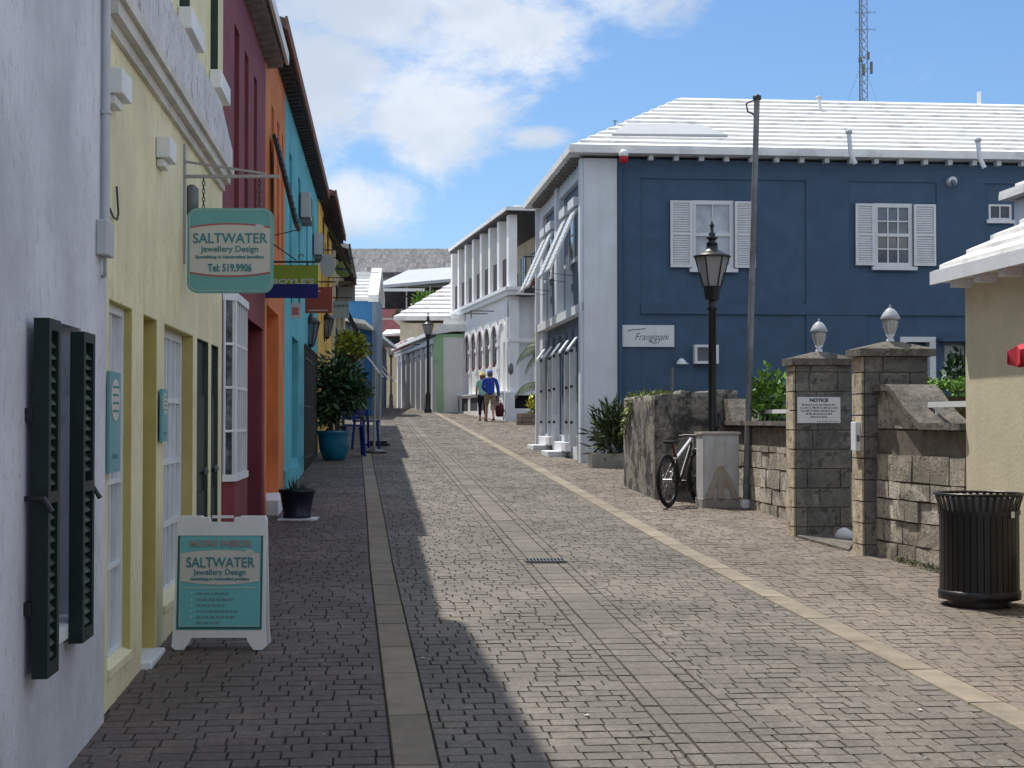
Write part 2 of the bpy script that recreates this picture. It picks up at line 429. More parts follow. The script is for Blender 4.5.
# ------------------------------------------------------------------ windows and doors
def window(fr, par, s0, s1, z0, z1, depth=.08, nx=2, ny=2, fm=None, gm=None, fw=.05, bw=.022, rails=(), name='window', o=0, sill=None, th=.04):
    """frame mesh as a part with its pane as a sub-part"""
    fm = fm or white_wood; gm = gm or pane_dark
    mb = MB(); a, b = o-depth, o-depth+th
    fr.box(mb, s0+.002, s0+fw, a, b, z0+.002, z1-.002); fr.box(mb, s1-fw, s1-.002, a, b, z0+.002, z1-.002)
    fr.box(mb, s0+fw, s1-fw, a, b, z1-fw, z1-.002); fr.box(mb, s0+fw, s1-fw, a, b, z0+.002, z0+fw)
    W = s1-s0-2*fw; H = z1-z0-2*fw
    for i in range(1, nx): c = s0+fw+W*i/nx; fr.box(mb, c-bw/2, c+bw/2, a+.008, b-.008, z0+fw, z1-fw)
    for j in range(1, ny): c = z0+fw+H*j/ny; fr.box(mb, s0+fw, s1-fw, a+.006, b-.006, c-bw/2, c+bw/2)
    for r in rails: c = z0+H*r+fw; fr.box(mb, s0+fw, s1-fw, a+.002, b+.006, c-.03, c+.03)
    f = mb.build(name, fm, par)
    mb = MB(); fr.box(mb, s0+.01, s1-.01, a+.004, a+.012, z0+.01, z1-.01); mb.build('pane', gm, f)
    if sill:
        mb = MB(); fr.box(mb, s0-.06, s1+.06, o+.003, o+sill, z0-.07, z0-.002); mb.build('window_sill', fm, f)
    return f
def louvre(fr, par, s0, s1, z0, z1, o0, o1, fm, sm, n=None, name='shutter', mid=True):
    """louvred shutter leaf: frame part with slats as sub-part"""
    mb = MB(); w = .045; zm = (z0+z1)/2
    fr.box(mb, s0, s0+w, o0, o1, z0, z1); fr.box(mb, s1-w, s1, o0, o1, z0, z1)
    fr.box(mb, s0+w, s1-w, o0, o1, z1-w, z1); fr.box(mb, s0+w, s1-w, o0, o1, z0, z0+w*1.3)
    if mid: fr.box(mb, s0+w, s1-w, o0, o1, zm-w/2, zm+w/2)
    f = mb.build(name, fm, par)
    mb = MB(); om = (o0+o1)/2; fr.box(mb, s0+w, s1-w, o0+.002, o0+.008, z0+w, z1-w); z = z0+w*1.5; P = fr.pt; e = .009; step = .045
    while z < z1-w-.03:
        if not (mid and abs(z+.02-zm) < .045):
            a, b = s0+w, s1-w
            mb.hexa([P(a,o1-e,z),P(b,o1-e,z),P(b,o0+e,z+.045),P(a,o0+e,z+.045),P(a,o1-e,z+.008),P(b,o1-e,z+.008),P(b,o0+e,z+.053),P(a,o0+e,z+.053)])
        z += step
    mb.build('slats', sm, f); return f
def gabled(fr, par, s0, s1, o0, o1, ze, rise, th=.16, mat=None, name='roof', over=0):
    """roof with its ridge along s, eaves at o0 and o1"""
    mb = MB(); P = fr.pt; om = (o0+o1)/2
    for (oe) in (o0, o1):
        mb.hexa([P(s0,oe,ze),P(s1,oe,ze),P(s1,om,ze+rise),P(s0,om,ze+rise),P(s0,oe,ze+th),P(s1,oe,ze+th),P(s1,om,ze+rise+th),P(s0,om,ze+rise+th)])
    return mb.build(name, mat, par)

# ------------------------------------------------------------------ left side of the street
LF = Fr((-1.42, 0), (-.0794, 1), 1)
def lz(px, py, o=0): return LF.hit(px, py, o)
def lcoord(px): return 2272/(385-px)
ZB = -.3
def body(fr, par, s0, s1, z1, o1=-.299, depth=7, mat=None):
    mb = MB(); fr.box(mb, s0+.01, s1-.01, o1-depth, o1, ZB, z1); mb.build('rear_walls', mat, par)
def backing(fr, par, s0, s1, z0, z1, o=-.3):
    mb = MB(); fr.box(mb, s0, s1, o-.01, o, z0, z1); return mb.build('dark_room', interior, par)

# white building nearest the camera
WB = thing('townhouse', 'weathered white stucco building nearest the camera at the left edge', 'building', LF.pt(4, 0, 0))
so0, so1 = 6.72, 7.30; zs0 = .86; zs1 = 2.17
mb = MB(); LF.wall(mb, -8, 7.96, ZB, 7.8, .03, .3, [(so0, so1, zs0, zs1)]); mb.build('wall', white_stucco, WB)
body(LF, WB, -8, 7.96, 7.8, o1=-.29, mat=white_stucco)
mb = MB(); LF.box(mb, -8.2, 7.99, -7.5, .12, 7.8, 8.0); mb.build('roof', white_roof, WB)
window(LF, WB, so0, so1, zs0, zs1, .16, 1, 1, grey_paint, pane_sky, o=.03)
mb = MB(); LF.box(mb, so0-.02, so1+.02, -.1, .05, zs0-.05, zs0+.012); mb.build('window_sill', white_paint, WB)
for k, (a, b) in enumerate([(6.18, 6.40), (6.95, 7.22)]):
    o0 = .06 if k == 0 else .05
    l = louvre(LF, WB, a, b, .755 + .03*k, 2.15 - .01*k, o0, o0+.06, shutter_green, slat_green)
    for z in (1.0, 1.75):
        mb = MB(); LF.box(mb, (a-.01) if k == 0 else b-.03, (a+.05) if k == 0 else b+.03, .03, o0, z, z+.05); mb.build('hinge', black_metal, l)
    mb = MB(); mb.tube([LF.pt(b if k else a, .03, 1.45), LF.pt(b+.03 if k else a-.03, o0+.05, 1.45), LF.pt(b+.03 if k else a-.03, o0+.08, 1.40)], .012, 6)
    mb.build('shutter_hook', black_metal, l)
pp = thing('drainpipe', 'grey conduit pipe with a meter box down the corner of the white building', 'pipe', LF.pt(7.75, .06, 2.5))
mb = MB(); mb.tube([LF.pt(7.78,.055,2.62), LF.pt(7.78,.055,7.5)], .02, 10); mb.build('pipe', grey_paint, pp)
mb = MB(); LF.box(mb, 7.66, 7.86, .031, .085, 2.55, 2.72); mb.build('meter_box', grey_paint, pp, bevel=.006)
mb = MB(); mb.tube([LF.pt(7.78,.055,2.55), LF.pt(7.8,.05,2.46), LF.pt(7.84,.035,2.46)], .009, 6); mb.build('cable_end', grey_paint, pp)
mb = MB(); mb.tube([LF.pt(7.78,.055,3.25), LF.pt(7.78,.055,3.27)], .026, 10); mb.build('pipe_fitting', grey_paint, pp); mb = MB(); mb.tube([LF.pt(7.78,.055,3.85), LF.pt(7.78,.055,3.88)], .026, 10); mb.build('pipe_fitting', grey_paint, pp)
mb = MB()
mb.tube([LF.pt(8.36,.012,2.98), LF.pt(8.37,.02,2.84), LF.pt(8.33,.02,2.80), LF.pt(8.2,.02,2.80), LF.pt(8.1,.02,2.83)], .006, 5)
tag(mb.build('cable', black_metal, None, loc=LF.pt(8.12,.02,3)), 'thin black cable looping down the yellow wall beside the meter box', 'cable')

# yellow shop
YB = thing('shop_building', 'pale yellow building with white cornice and deep window openings', 'building', LF.pt(10.9, 0, .3))
zt = 2.38
o1w = (8.22, 8.97, .46, zt); o2 = (9.39, 9.95, ZB, zt); o3 = (10.28, 11.83, .55, zt); o4 = (12.08, 12.86, ZB, zt); o5 = (13.06, 13.62, ZB, zt)
u1 = (10.95, 11.55, 4.58, 6.6); u2 = (12.9, 13.5, 4.58, 6.6)
mb = MB(); LF.wall(mb, 7.965, 13.9, ZB, 7.6, 0, .3, [o1w, o2, o3, o4, o5, u1, u2]); mb.build('wall', yellow_stucco, YB)
body(LF, YB, 7.97, 13.9, 7.6, mat=yellow_stucco)
mb = MB(); P = LF.pt; mb.hexa([P(7.99,-7.5,7.6),P(13.92,-7.5,7.6),P(13.92,.0,7.6),P(7.99,.24,7.6),P(7.99,-7.5,7.68),P(13.92,-7.5,7.68),P(13.92,.0,7.68),P(7.99,.24,7.68)]); mb.build('roof', white_roof, YB)  # roof edge out of view, taper shaped to widen the street shadow
for h in (o1w, o2, o3, o4, o5, u1, u2):          # painted reveals
    mb = MB(); LF.box(mb, h[1]-.006, h[1]+.0, -.28, -.002, max(h[2], 0), h[3]-.002); LF.box(mb, h[0], h[1]-.006, -.28, -.004, h[3]-.006, h[3]); mb.build('window_reveal', yellow_trim if h not in (u1, u2, o4, o5) else slat_green, YB)
window(LF, YB, o1w[0], o1w[1], o1w[2], o1w[3], .085, 2, 4, white_wood, pane_sky)
window(LF, YB, o3[0], o3[1]-.01, o3[2], o3[3], .12, 6, 4, white_wood, pane_sky, fw=.06, bw=.035)
for h in (o1w, o3):
    mb = MB(); P = LF.pt
    mb.hexa([P(h[0]-.0,-.1,h[2]-.03),P(h[1],-.1,h[2]-.03),P(h[1],.012,h[2]-.03),P(h[0],.012,h[2]-.03),P(h[0],-.1,h[2]+.05),P(h[1],-.1,h[2]+.05),P(h[1],.012,h[2]+.01),P(h[0],.012,h[2]+.01)]); mb.build('window_sill', yellow_stucco, YB)
for h in (o2,):
    mb = MB(); LF.box(mb, h[0]+.01, h[1]-.012, -.14, -.09, .3, h[3]-.01)
    for z in (.6, 1.3): LF.box(mb, h[0]+.08, h[1]-.08, -.09, -.075, z, z+.55)
    d = mb.build('door', yellow_trim, YB)
    mb = MB(); mb.lathe(LF.pt(h[0]+.06, -.06, 1.3), [(.02,-.02),(.028,0),(.02,.02)], 8); mb.build('door_handle', black_metal, d)
    mb = MB(); LF.box(mb, h[0]-.02, h[1]+.02, -.2, .06, ZB, .345); mb.build('doorstep', cool_white, YB, bevel=.01)
for h in (o4, o5):
    mb = MB(); LF.box(mb, h[0]+.01, h[1]-.012, -.08, -.035, .3, h[3]-.01)
    for z in (.6, 1.35): LF.box(mb, h[0]+.08, h[1]-.1, -.035, -.02, z, z+.6)
    d = mb.build('door', shutter_green, YB)
    mb = MB(); mb.lathe(LF.pt(h[1]-.1, -.01, 1.35), [(.02,-.03),(.03,0),(.02,.03)], 8); mb.build('door_handle', grey_metal, d)
for h in (u1, u2):
    window(LF, YB, h[0], h[1]-.01, h[2], h[3], .2, 2, 4, shutter_green, pane_dark)
    mb = MB(); LF.box(mb, h[0]-.1, h[1]+.06, .003, .10, h[2]-.15, h[2]-.0); mb.build('window_sill', white_paint, YB, bevel=.01)
mb = MB(); LF.box(mb, 7.99, 13.82, .0015, .03, 3.74, 3.80); LF.box(mb, 7.99, 13.84, .0015, .075, 3.80, 3.875); LF.box(mb, 7.99, 13.87, .0015, .105, 3.875, 3.94); mb.build('cornice', M('cornice_paint', (.58,.56,.52), .8, var=.1, streak=.2), YB)
mb = MB(); P = LF.pt; mb.hexa([P(7.97,.0015,3.941),P(12.9,.0015,3.941),P(12.9,.09,3.941),P(7.97,.09,3.941),P(7.97,.0015,4.36),P(12.9,.0015,4.33),P(12.9,.09,4.33),P(7.97,.09,4.36)]); mb.hexa([P(12.9,.0015,3.941),P(13.87,.0015,3.941),P(13.87,.09,3.941),P(12.9,.09,3.941),P(12.9,.0015,4.33),P(13.87,.0015,4.1),P(13.87,.09,4.1),P(12.9,.09,4.33)]); mb.build('parapet', M('stained_white_parapet', (.60,.61,.64), .85, var=.1, vscale=4, streak=.3, dirt=(.30,.27,.28), bump=.5, fleck=.8, fleckcol=(.20,.12,.13)), YB)
for (s, z) in ((8.05, 3.36), (9.85, 3.33)):
    mb = MB(); LF.box(mb, s, s+.3, .003, .09, z+.05, z+.18); LF.box(mb, s+.03, s+.24, .003, .05, z, z+.048); mb.build('wall_block', white_paint, YB, bevel=.006)

# burgundy building
BB = thing('shop_building', 'burgundy building with tall recessed shutters and a white bay window', 'building', LF.pt(16.3, 0, .5))
bd = (16.55, 18.45, ZB, 2.95); bay = (14.15, 15.3)
ups = [(14.95, 15.45), (16.05, 16.5), (17.2, 17.6)]
holes = [bd]+[(a, b, 3.75, 5.5) for a, b in ups]
mb = MB(); LF.wall(mb, 13.9, 18.85, ZB, 6.15, 0, .3, holes); mb.build('wall', burgundy, BB); body(LF, BB, 13.9, 18.85, 6.1, mat=burgundy)
for a, b in ups:
    mb = MB(); LF.box(mb, a+.005, b-.005, -.1, -.06, 3.76, 5.49)
    for i in range(24): LF.box(mb, a+.05, b-.05, -.06, -.05, 3.85+i*.067, 3.885+i*.067)
    mb.build('shutter', dark_burgundy, BB)
mb = MB(); LF.box(mb, bd[0]+.01, bd[1]-.01, -.29, -.24, .3, 2.94); d = mb.build('door', dark_burgundy, BB)
mb = MB(); LF.box(mb, bd[0], bd[1], -.2, .02, ZB, .66); mb.build('doorstep', dark_burgundy, BB)
mb = MB(); LF.box(mb, 15.5, 18.5, .003, .02, 2.80, 3.0); mb.build('door_canopy', burgundy, BB)
# bay window: canted
z0b, z1b = 1.22, 2.88; ob = .10
mb = MB(); P = LF.pt; a, b = 13.98, 15.35
prof = [(a, .0), (a+.10, ob), (b-.1, ob), (b, .0)]
for (z0, z1, g) in ((z1b-.07, z1b, .02), (z0b, z0b+.06, .02)):
    q = [(a-.02,.002),(a+.10-.01,ob+g),(b-.09,ob+g),(b+.02,.002)]
    mb.extrude([P(s, o, z0) for s, o in q], (0,0,z1-z0))
for s, o in ((a+.01,.01),(a+.10,ob)): mb.tube([P(s,o,z0b+.06),P(s,o,z1b-.07)], .017, 6)
for i in range(6):
    s = a+.10+(b-a-.2)*i/5; LF.box(mb, s-.018, s+.018, ob-.03, ob+.005, z0b+.06, z1b-.07)
for k in range(1, 4):
    z = z0b+.06+(z1b-z0b-.13)*k/4 ; 
    if k == 2 or k == 3 or k == 1:
        LF.box(mb, a+.10, b-.10, ob-.025, ob+.003, z-.012, z+.012); mb.bar(P(a+.01,.01,z), P(a+.10,ob,z), .02, .022)
w_ = mb.build('bay_window', white_wood, BB)
mb = MB(); LF.box(mb, a+.11, b-.11, ob-.018, ob-.012, z0b+.05, z1b-.05)
mb.hexa([P(a+.01,.004,z0b+.05),P(a+.10,ob-.006,z0b+.05),P(a+.105,ob-.012,z0b+.05),P(a+.015,-.002,z0b+.05),P(a+.01,.004,z1b-.05),P(a+.10,ob-.006,z1b-.05),P(a+.105,ob-.012,z1b-.05),P(a+.015,-.002,z1b-.05)])
mb.build('pane', M('shopfront_glass', (.09,.11,.13), .12, var=.7, vscale=9), w_)
mb = MB(); mb.extrude([P(s, o, ZB) for s, o in [(a+.01,.002),(a+.11,ob-.005),(b-.11,ob-.005),(b-.01,.002)]], (0,0,z0b-ZB)); mb.build('stall_riser', burgundy, BB)
def eave_roof(fr, par, s0, s1, ze, over, rise, th, roofm, raftm, name='roof', fascia=None, depth=4.3, step=.42):
    mb = MB(); P = fr.pt; sl = rise/depth
    mb.hexa([P(s0,over,ze),P(s1,over,ze),P(s1,-depth,ze+sl*(depth+over)),P(s0,-depth,ze+sl*(depth+over)),
             P(s0,over,ze+th),P(s1,over,ze+th),P(s1,-depth,ze+sl*(depth+over)+th),P(s0,-depth,ze+sl*(depth+over)+th)])
    mb.hexa([P(s0,-depth,ze+sl*(depth+over)),P(s1,-depth,ze+sl*(depth+over)),P(s1,-2*depth,ze),P(s0,-2*depth,ze),
             P(s0,-depth,ze+sl*(depth+over)+th),P(s1,-depth,ze+sl*(depth+over)+th),P(s1,-2*depth,ze+th),P(s0,-2*depth,ze+th)])
    r = mb.build(name, roofm, par)
    s = s0+.1
    while s < s1-.05:
        mb = MB()
        mb.hexa([P(s,over-.03,ze-.09),P(s+.08,over-.03,ze-.09),P(s+.08,.003,ze-.11),P(s,.003,ze-.11),P(s,over-.03,ze-.004),P(s+.08,over-.03,ze-.004),P(s+.08,.003,ze-.004+sl*over),P(s,.003,ze-.004+sl*over)])
        s += step; mb.build('rafter', raftm, r)
    if fascia:
        mb = MB(); fr.box(mb, s0-.01, s1+.01, over+.003, over+.035, ze-.02, ze+th+.02); mb.build('gutter', fascia, r)
    return r
eave_roof(LF, BB, 13.6, 19.35, 6.1, .21, 1.2, .1, M('grey_roof_slate', (.2,.2,.21), .8, var=.2), rafters_m, fascia=white_paint, step=.3)

# orange building
OB = thing('shop_building', 'orange building between the burgundy and turquoise ones', 'building', LF.pt(20.7, 0, .6))
od = (19.15, 21.3, ZB, 3.15); ou = [(19.85, 20.3), (20.9, 21.35), (21.85, 22.15)]
mb = MB(); LF.wall(mb, 18.86, 22.5, ZB, 6.52, 0, .3, [od]+[(a, b, 4.0, 5.7) for a, b in ou]); mb.build('wall', orange, OB); body(LF, OB, 18.86, 22.5, 6.5, mat=orange)
mb = MB(); LF.box(mb, od[0], od[1], -.28, -.2, .3, 3.14); mb.build('door', dark_orange, OB)
mb = MB(); LF.box(mb, od[0]+.1, od[1]+.3, -.2, .14, ZB, .80); mb.build('doorstep', cool_white, OB, bevel=.01)
for k, (a, b) in enumerate(ou):
    mb = MB(); LF.box(mb, a+.005, b-.005, -.1, -.05, 4.01, 5.69)
    for i in range(22): LF.box(mb, a+.05, b-.05, -.05, -.04, 4.08+i*.07, 4.11+i*.07)
    mb.build('shutter', dark_orange if k else black_wood, OB)
def prop_shutter(fr, par, s0, s1, zt_, zb_, out, mat, name='top_hung_shutter', o0=.03):
    mb = MB(); P = fr.pt; e = .04
    mb.hexa([P(s0,o0,zt_),P(s1,o0,zt_),P(s1,o0+e,zt_+.02),P(s0,o0+e,zt_+.02), P(s0,out,zb_),P(s1,out,zb_),P(s1,out+e,zb_+.02),P(s0,out+e,zb_+.02)])
    n = 14
    for i in range(n):
        q = (i+.5)/n; z = zt_+(zb_-zt_)*q; o = o0+(out-o0)*q
        fr.box(mb, s0+.05, s1-.05, o+e-.01, o+e+.015, z-.012, z+.012)
    sh = mb.build(name, mat, par)
    mb = MB(); mb.tube([P(s1-.04, .01, zb_-.05), P(s1-.04, out, zb_+.02)], .006, 5); mb.build('stay', black_metal, sh)
    return sh
prop_shutter(LF, OB, 19.5, 20.25, 5.25, 4.15, .30, black_wood)
# turquoise building
TB = thing('shop_building', 'turquoise building with tall dark teal shutters and a dark timber eave', 'building', LF.pt(27, 0, .8))
tu = [(23.6, 24.3), (26.0, 26.7), (28.6, 29.3), (31.0, 31.7)]; td = [(24.4, 26.2, ZB, 3.05), (28.2, 29.6, ZB, 3.05)]
mb = MB(); LF.wall(mb, 22.51, 33.4, ZB, 6.52, 0, .3, [(a, b, 3.7, 5.75) for a, b in tu]+[(24.4,26.2,1.15,3.05), (28.0,29.6,ZB,3.05), (30.5,32.3,ZB,3.05)]); mb.build('wall', turquoise, TB); body(LF, TB, 22.51, 33.4, 6.5, mat=turquoise)
for a, b in tu:
    mb = MB(); LF.box(mb, a+.005, b-.005, -.1, -.05, 3.71, 5.74)
    for i in range(27): LF.box(mb, a+.05, b-.05, -.05, -.04, 3.78+i*.07, 3.81+i*.07)
    mb.build('shutter', dark_teal, TB)
window(LF, TB, 24.4, 26.2, 1.15, 3.05, .14, 3, 2, dark_teal, pane_dark)
for a, b in ((28.0, 29.6), (30.5, 32.3)):
    mb = MB(); LF.box(mb, a+.005, b-.005, -.2, -.15, .6, 3.04); mb.build('door', dark_teal, TB)
mb = MB(); LF.box(mb, 22.52, 33.3, .003, .03, ZB, 1.05); mb.build('plinth', turquoise, TB)
eave_roof(LF, TB, 19.2, 34.0, 6.5, .20, 1.4, .12, M('dark_roof_slate', (.10,.095,.095), .8, var=.3, vscale=5), dark_rafters, fascia=reddish_tile, step=.28)
for k, (s, z) in enumerate(((26.6, 5.15), (31.6, 5.05))):
    ac = thing('air_conditioner', ('grey air conditioner box high on the turquoise wall, nearer the camera', 'grey air conditioner box high on the turquoise wall beside the yellow house')[k], 'air conditioner', LF.pt(s, .2, z), 'air conditioners on the turquoise wall')
    mb = MB(); LF.box(mb, s, s+.75, .005, .17, z, z+.42); mb.build('casing', grey_paint, ac, bevel=.01)
    mb = MB()
    for i in range(7): LF.box(mb, s+.06, s+.69, .17, .178, z+.05+i*.05, z+.07+i*.05)
    LF.box(mb, s+.1, s+.14, .004, .17, z-.08, z); LF.box(mb, s+.6, s+.64, .004, .17, z-.08, z); mb.build('grille', grey_metal, ac)
# iron gates folded back along the turquoise shop
gtp = LF.pt(27.5, .15, .9)
gt = thing('iron_gate', 'tall black iron bar gates folded against the turquoise shopfront', 'gate', gtp)
mb = MB()
for i in range(14):
    s = 26.4+i*.35; mb.tube([LF.pt(s,.1,gz(*LF.pt(s,.1,0).xy)+.08), LF.pt(s,.1,2.95)], .014, 5); mb.lathe(LF.pt(s,.1,2.95), [(.014,0),(.028,.03),(.001,.1)], 5)
for z in (1.15, 2.0, 2.8): mb.bar(LF.pt(26.35,.1,z), LF.pt(31.1,.1,z), .02, .03)
mb.build('bars', black_metal, gt)
# golden yellow building
GBd = thing('shop_building', 'golden yellow building beyond the turquoise one with black top hung shutters', 'building', LF.pt(38, 0, 1.1))
gu = [(34.8, 35.6), (37, 37.8), (39.4, 40.2)]
mb = MB(); LF.wall(mb, 33.42, 41.5, ZB, 6.7, .02, .3, [(a, b, 3.9, 5.9) for a, b in gu]+[(35, 36.5, 1.2, 3), (38, 39.2, ZB, 3.1)]); mb.build('wall', golden, GBd); body(LF, GBd, 33.42, 41.5, 6.7, mat=golden)
for a, b in gu: window(LF, GBd, a, b, 3.9, 5.9, .12, 2, 4, dark_orange, pane_dark)
window(LF, GBd, 35, 36.5, 1.2, 3, .12, 3, 2, white_wood, pane_dark)
mb = MB(); LF.box(mb, 38.01, 39.19, -.2, -.15, .9, 3.09); mb.build('door', black_wood, GBd)
eave_roof(LF, GBd, 34.05, 42.5, 6.55, .34, 1.2, .12, M('brown_roof_tiles', (.14,.09,.08), .8, var=.3, vscale=5), dark_rafters, fascia=reddish_tile, step=.3)
prop_shutter(LF, GBd, 35.6, 36.7, 6.3, 5.25, .62, black_wood); prop_shutter(LF, GBd, 38.4, 39.5, 6.3, 5.1, .68, black_wood)
# cream building with balcony rail
CB = thing('shop_building', 'cream building far down the left side with pilasters and black raised shutters', 'building', LF.pt(45, 0, 1.4))
mb = MB(); LF.wall(mb, 41.52, 52, ZB, 6.3, .02, .3, [(42.5, 43.3, 3.8, 5.6), (45, 45.8, 3.8, 5.6), (48, 48.8, 3.8, 5.6)]); mb.build('wall', cream, CB); body(LF, CB, 41.52, 52, 6.3, mat=cream)
for a in (42.5, 45, 48): window(LF, CB, a, a+.8, 3.8, 5.6, .12, 2, 4, white_wood, pane_dark)
mb = MB()
for s in (41.6, 44, 46.6, 49.5, 51.7): LF.box(mb, s, s+.3, .023, .12, ZB, 6.2)
mb.build('pilasters', cream, CB)
eave_roof(LF, CB, 42.6, 52.1, 6.35, .45, 1.2, .12, white_roof, dark_rafters, fascia=black_wood, step=.4)
for s in (43.6, 46.4, 49.2): prop_shutter(LF, CB, s, s+1.2, 5.5-(s-43)*.02, 4.1, .7, black_wood)
prop_shutter(LF, CB, 44.5, 46, 3.9, 2.9, .9, black_wood, 'awning'); prop_shutter(LF, CB, 47, 48.5, 3.9, 2.8, 1.0, black_wood, 'awning')
# ------------------------------------------------------------------ stepped limestone roof
def stepped_hip(fr, par, s0, s1, o0, o1, ze, rise, n, hs0, hs1, mat=None, name='roof', th=.13, jit=.015, lipf=.37):
    """courses of sloping slabs; o0 is the front eave, o1 the back eave, hs0/hs1 how far the ridge is inset at either end"""
    mb = MB(); P = fr.pt
    half = (o0-o1)/2
    def ring(k, j=0):
        q = k/n; return (s0+hs0*q, s1-hs1*q, o0-half*q, o1+half*q)
    # eave slab
    a, b, c, d = ring(0); mb.hexa([P(a,d,ze-th),P(b,d,ze-th),P(b,c,ze-th),P(a,c,ze-th),P(a,d,ze),P(b,d,ze),P(b,c,ze),P(a,c,ze)])
    st = rise/n
    for k in range(n):
        z0 = ze+st*k+.001; lip = st*lipf
        a, b, c, d = ring(k+.04); a2, b2, c2, d2 = ring(k+1.04 if k < n-1 else k+.97)
        lo = [P(a,d,z0-.02),P(b,d,z0-.02),P(b,c,z0-.02),P(a,c,z0-.02)]
        m1 = [P(a,d,z0+lip),P(b,d,z0+lip),P(b,c,z0+lip),P(a,c,z0+lip)]
        hi = [P(a2,d2,z0+st+.002),P(b2,d2,z0+st+.002),P(b2,c2,z0+st+.002),P(a2,c2,z0+st+.002)]
        mb.add(lo+m1+hi, [(i, (i+1) % 4, 4+(i+1) % 4, 4+i) for i in range(4)]+[(4+i, 4+(i+1) % 4, 8+(i+1) % 4, 8+i) for i in range(4)]+[(8,9,10,11),(3,2,1,0)])
    return mb.build(name, mat or white_roof, par, recalc=True)

# ------------------------------------------------------------------ navy building
cg = G(584, 463); A0, B0 = ab(cg); CW = (cg.x, cg.y)
BS = Fr(CW, SV, 1); BWf = Fr(CW, SU, -1)
NB = thing('townhouse', 'two storey navy blue building with white stepped roof and white corner pilaster', 'building', (cg.x+3, cg.y+2, gz(cg.x+3, cg.y+2)))
zE = BS.hit(620, 161)[1]; zb = .4
def bs(px, py, o=0): return BS.hit(px, py, o)
sW = bs(617, 300)[0]
def rect(fr, x0, x1, y0, y1, o=0):
    a, z1 = fr.hit(x0, y0, o); b, z0 = fr.hit(x1, y1, o); return a, b, z0, z1
w1 = rect(BS, 692, 734, 200, 269); w2 = rect(BS, 874, 913, 203, 267); w3 = rect(BS, 989, 1012, 204, 220)
L = 12.5; LW = BWf.hit(538.5, 300)[0]
dr = rect(BS, 905, 932, 342, 450); lv = rect(BS, 945, 968, 343, 382)
mb = MB(); BS.wall(mb, sW, L, zb, zE+.05, -.03, .3, [w1, w2, w3, (dr[0], dr[1], zb, dr[3]), lv]); mb.build('wall', navy_wall, NB)
mb = MB()   # raised frame bands around the recessed panels
xp = bs(806, 200)[0]; zp = bs(700, 179)[1]; zm0 = bs(700, 314)[1]; zm1 = bs(700, 304)[1]
BS.box(mb, sW+.01, L, -.028, .0, zp, zE+.04); BS.box(mb, sW+.01, sW+.45, -.028, -.001, zb, zp-.001); BS.box(mb, xp, L, -.028, -.001, zm1, w2[2]-.12)
BS.box(mb, xp, w2[0]-.5, -.028, -.001, w2[2]-.12, zp-.001); BS.box(mb, w2[1]+.48, w3[0]-.08, -.028, -.001, w2[2]-.12, zp-.001)
BS.box(mb, sW+.46, L, -.028, .015, zm0, zm1); BS.box(mb, xp, xp+1.2, -.028, -.001, zb, zm0-.001)
mb.build('wall_bands', navy_trim, NB)
mb = MB(); BS.box(mb, 0, sW, -.35, .035, zb, zE+.04); BS.box(mb, -.035, sW+.02, -.36, .07, zb, zb+.45); mb.build('corner_pilaster', cool_white, NB)
mb = MB(); BS.box(mb, .32, L-.01, -LW+.3, -.34, zb, zE+.03); mb.build('rear_walls', navy_wall, NB)
window(BS, NB, *w1, .07, 2, 1, white_wood, pane_sky, rails=(.5,), o=0, fw=.08, th=.05, bw=.02, sill=.09)
window(BS, NB, *w2, .07, 3, 4, white_wood, pane_grey, rails=(.5,), o=0, fw=.08, th=.05, bw=.025, sill=.09)
window(BS, NB, *w3, .07, 2, 1, white_wood, pane_dark, o=0, fw=.04, th=.05, sill=.05)
for wq, xa, xb in ((w1, 670, 755), (w2, 855, 935)):
    a = bs(xa, 230)[0]; b = bs(xb, 230)[0]
    for (p, q) in ((a, wq[0]-.01), (wq[1]+.01, b)): louvre(BS, NB, p, q, wq[2]+.02, wq[3]-.02, .01, .06, white_wood, white_wood)
mb = MB(); BS.box(mb, dr[0]-.1, dr[1]+.08, -.28, .03, dr[3], dr[3]+.1); BS.box(mb, dr[1]-.04, dr[1]+.08, -.28, .03, zb, dr[3]-.002); BS.box(mb, dr[0]-.1, dr[0]+.02, -.28, .03, zb, dr[3]-.002)
f = mb.build('door_frame', white_wood, NB)
mb = MB(); BS.box(mb, dr[0]+.03, dr[1]-.05, -.27, -.22, zb, dr[3]-.01); mb.build('door', navy_trim, NB)
louvre(BS, NB, lv[0], lv[1]+.3, lv[2], lv[3], -.2, -.15, grey_metal, cool_white, mid=False, name='louvred_vent')
mb = MB(); BS.box(mb, lv[0]-.15, lv[1]+.5, -.02, .3, lv[3]+.02, lv[3]+.08); mb.build('door_canopy', navy_trim, NB)
mb = MB(); BS.box(mb, lv[0], lv[1]+.0, -.34, -.31, lv[2], lv[3]); mb.build('dark_room', interior, NB)
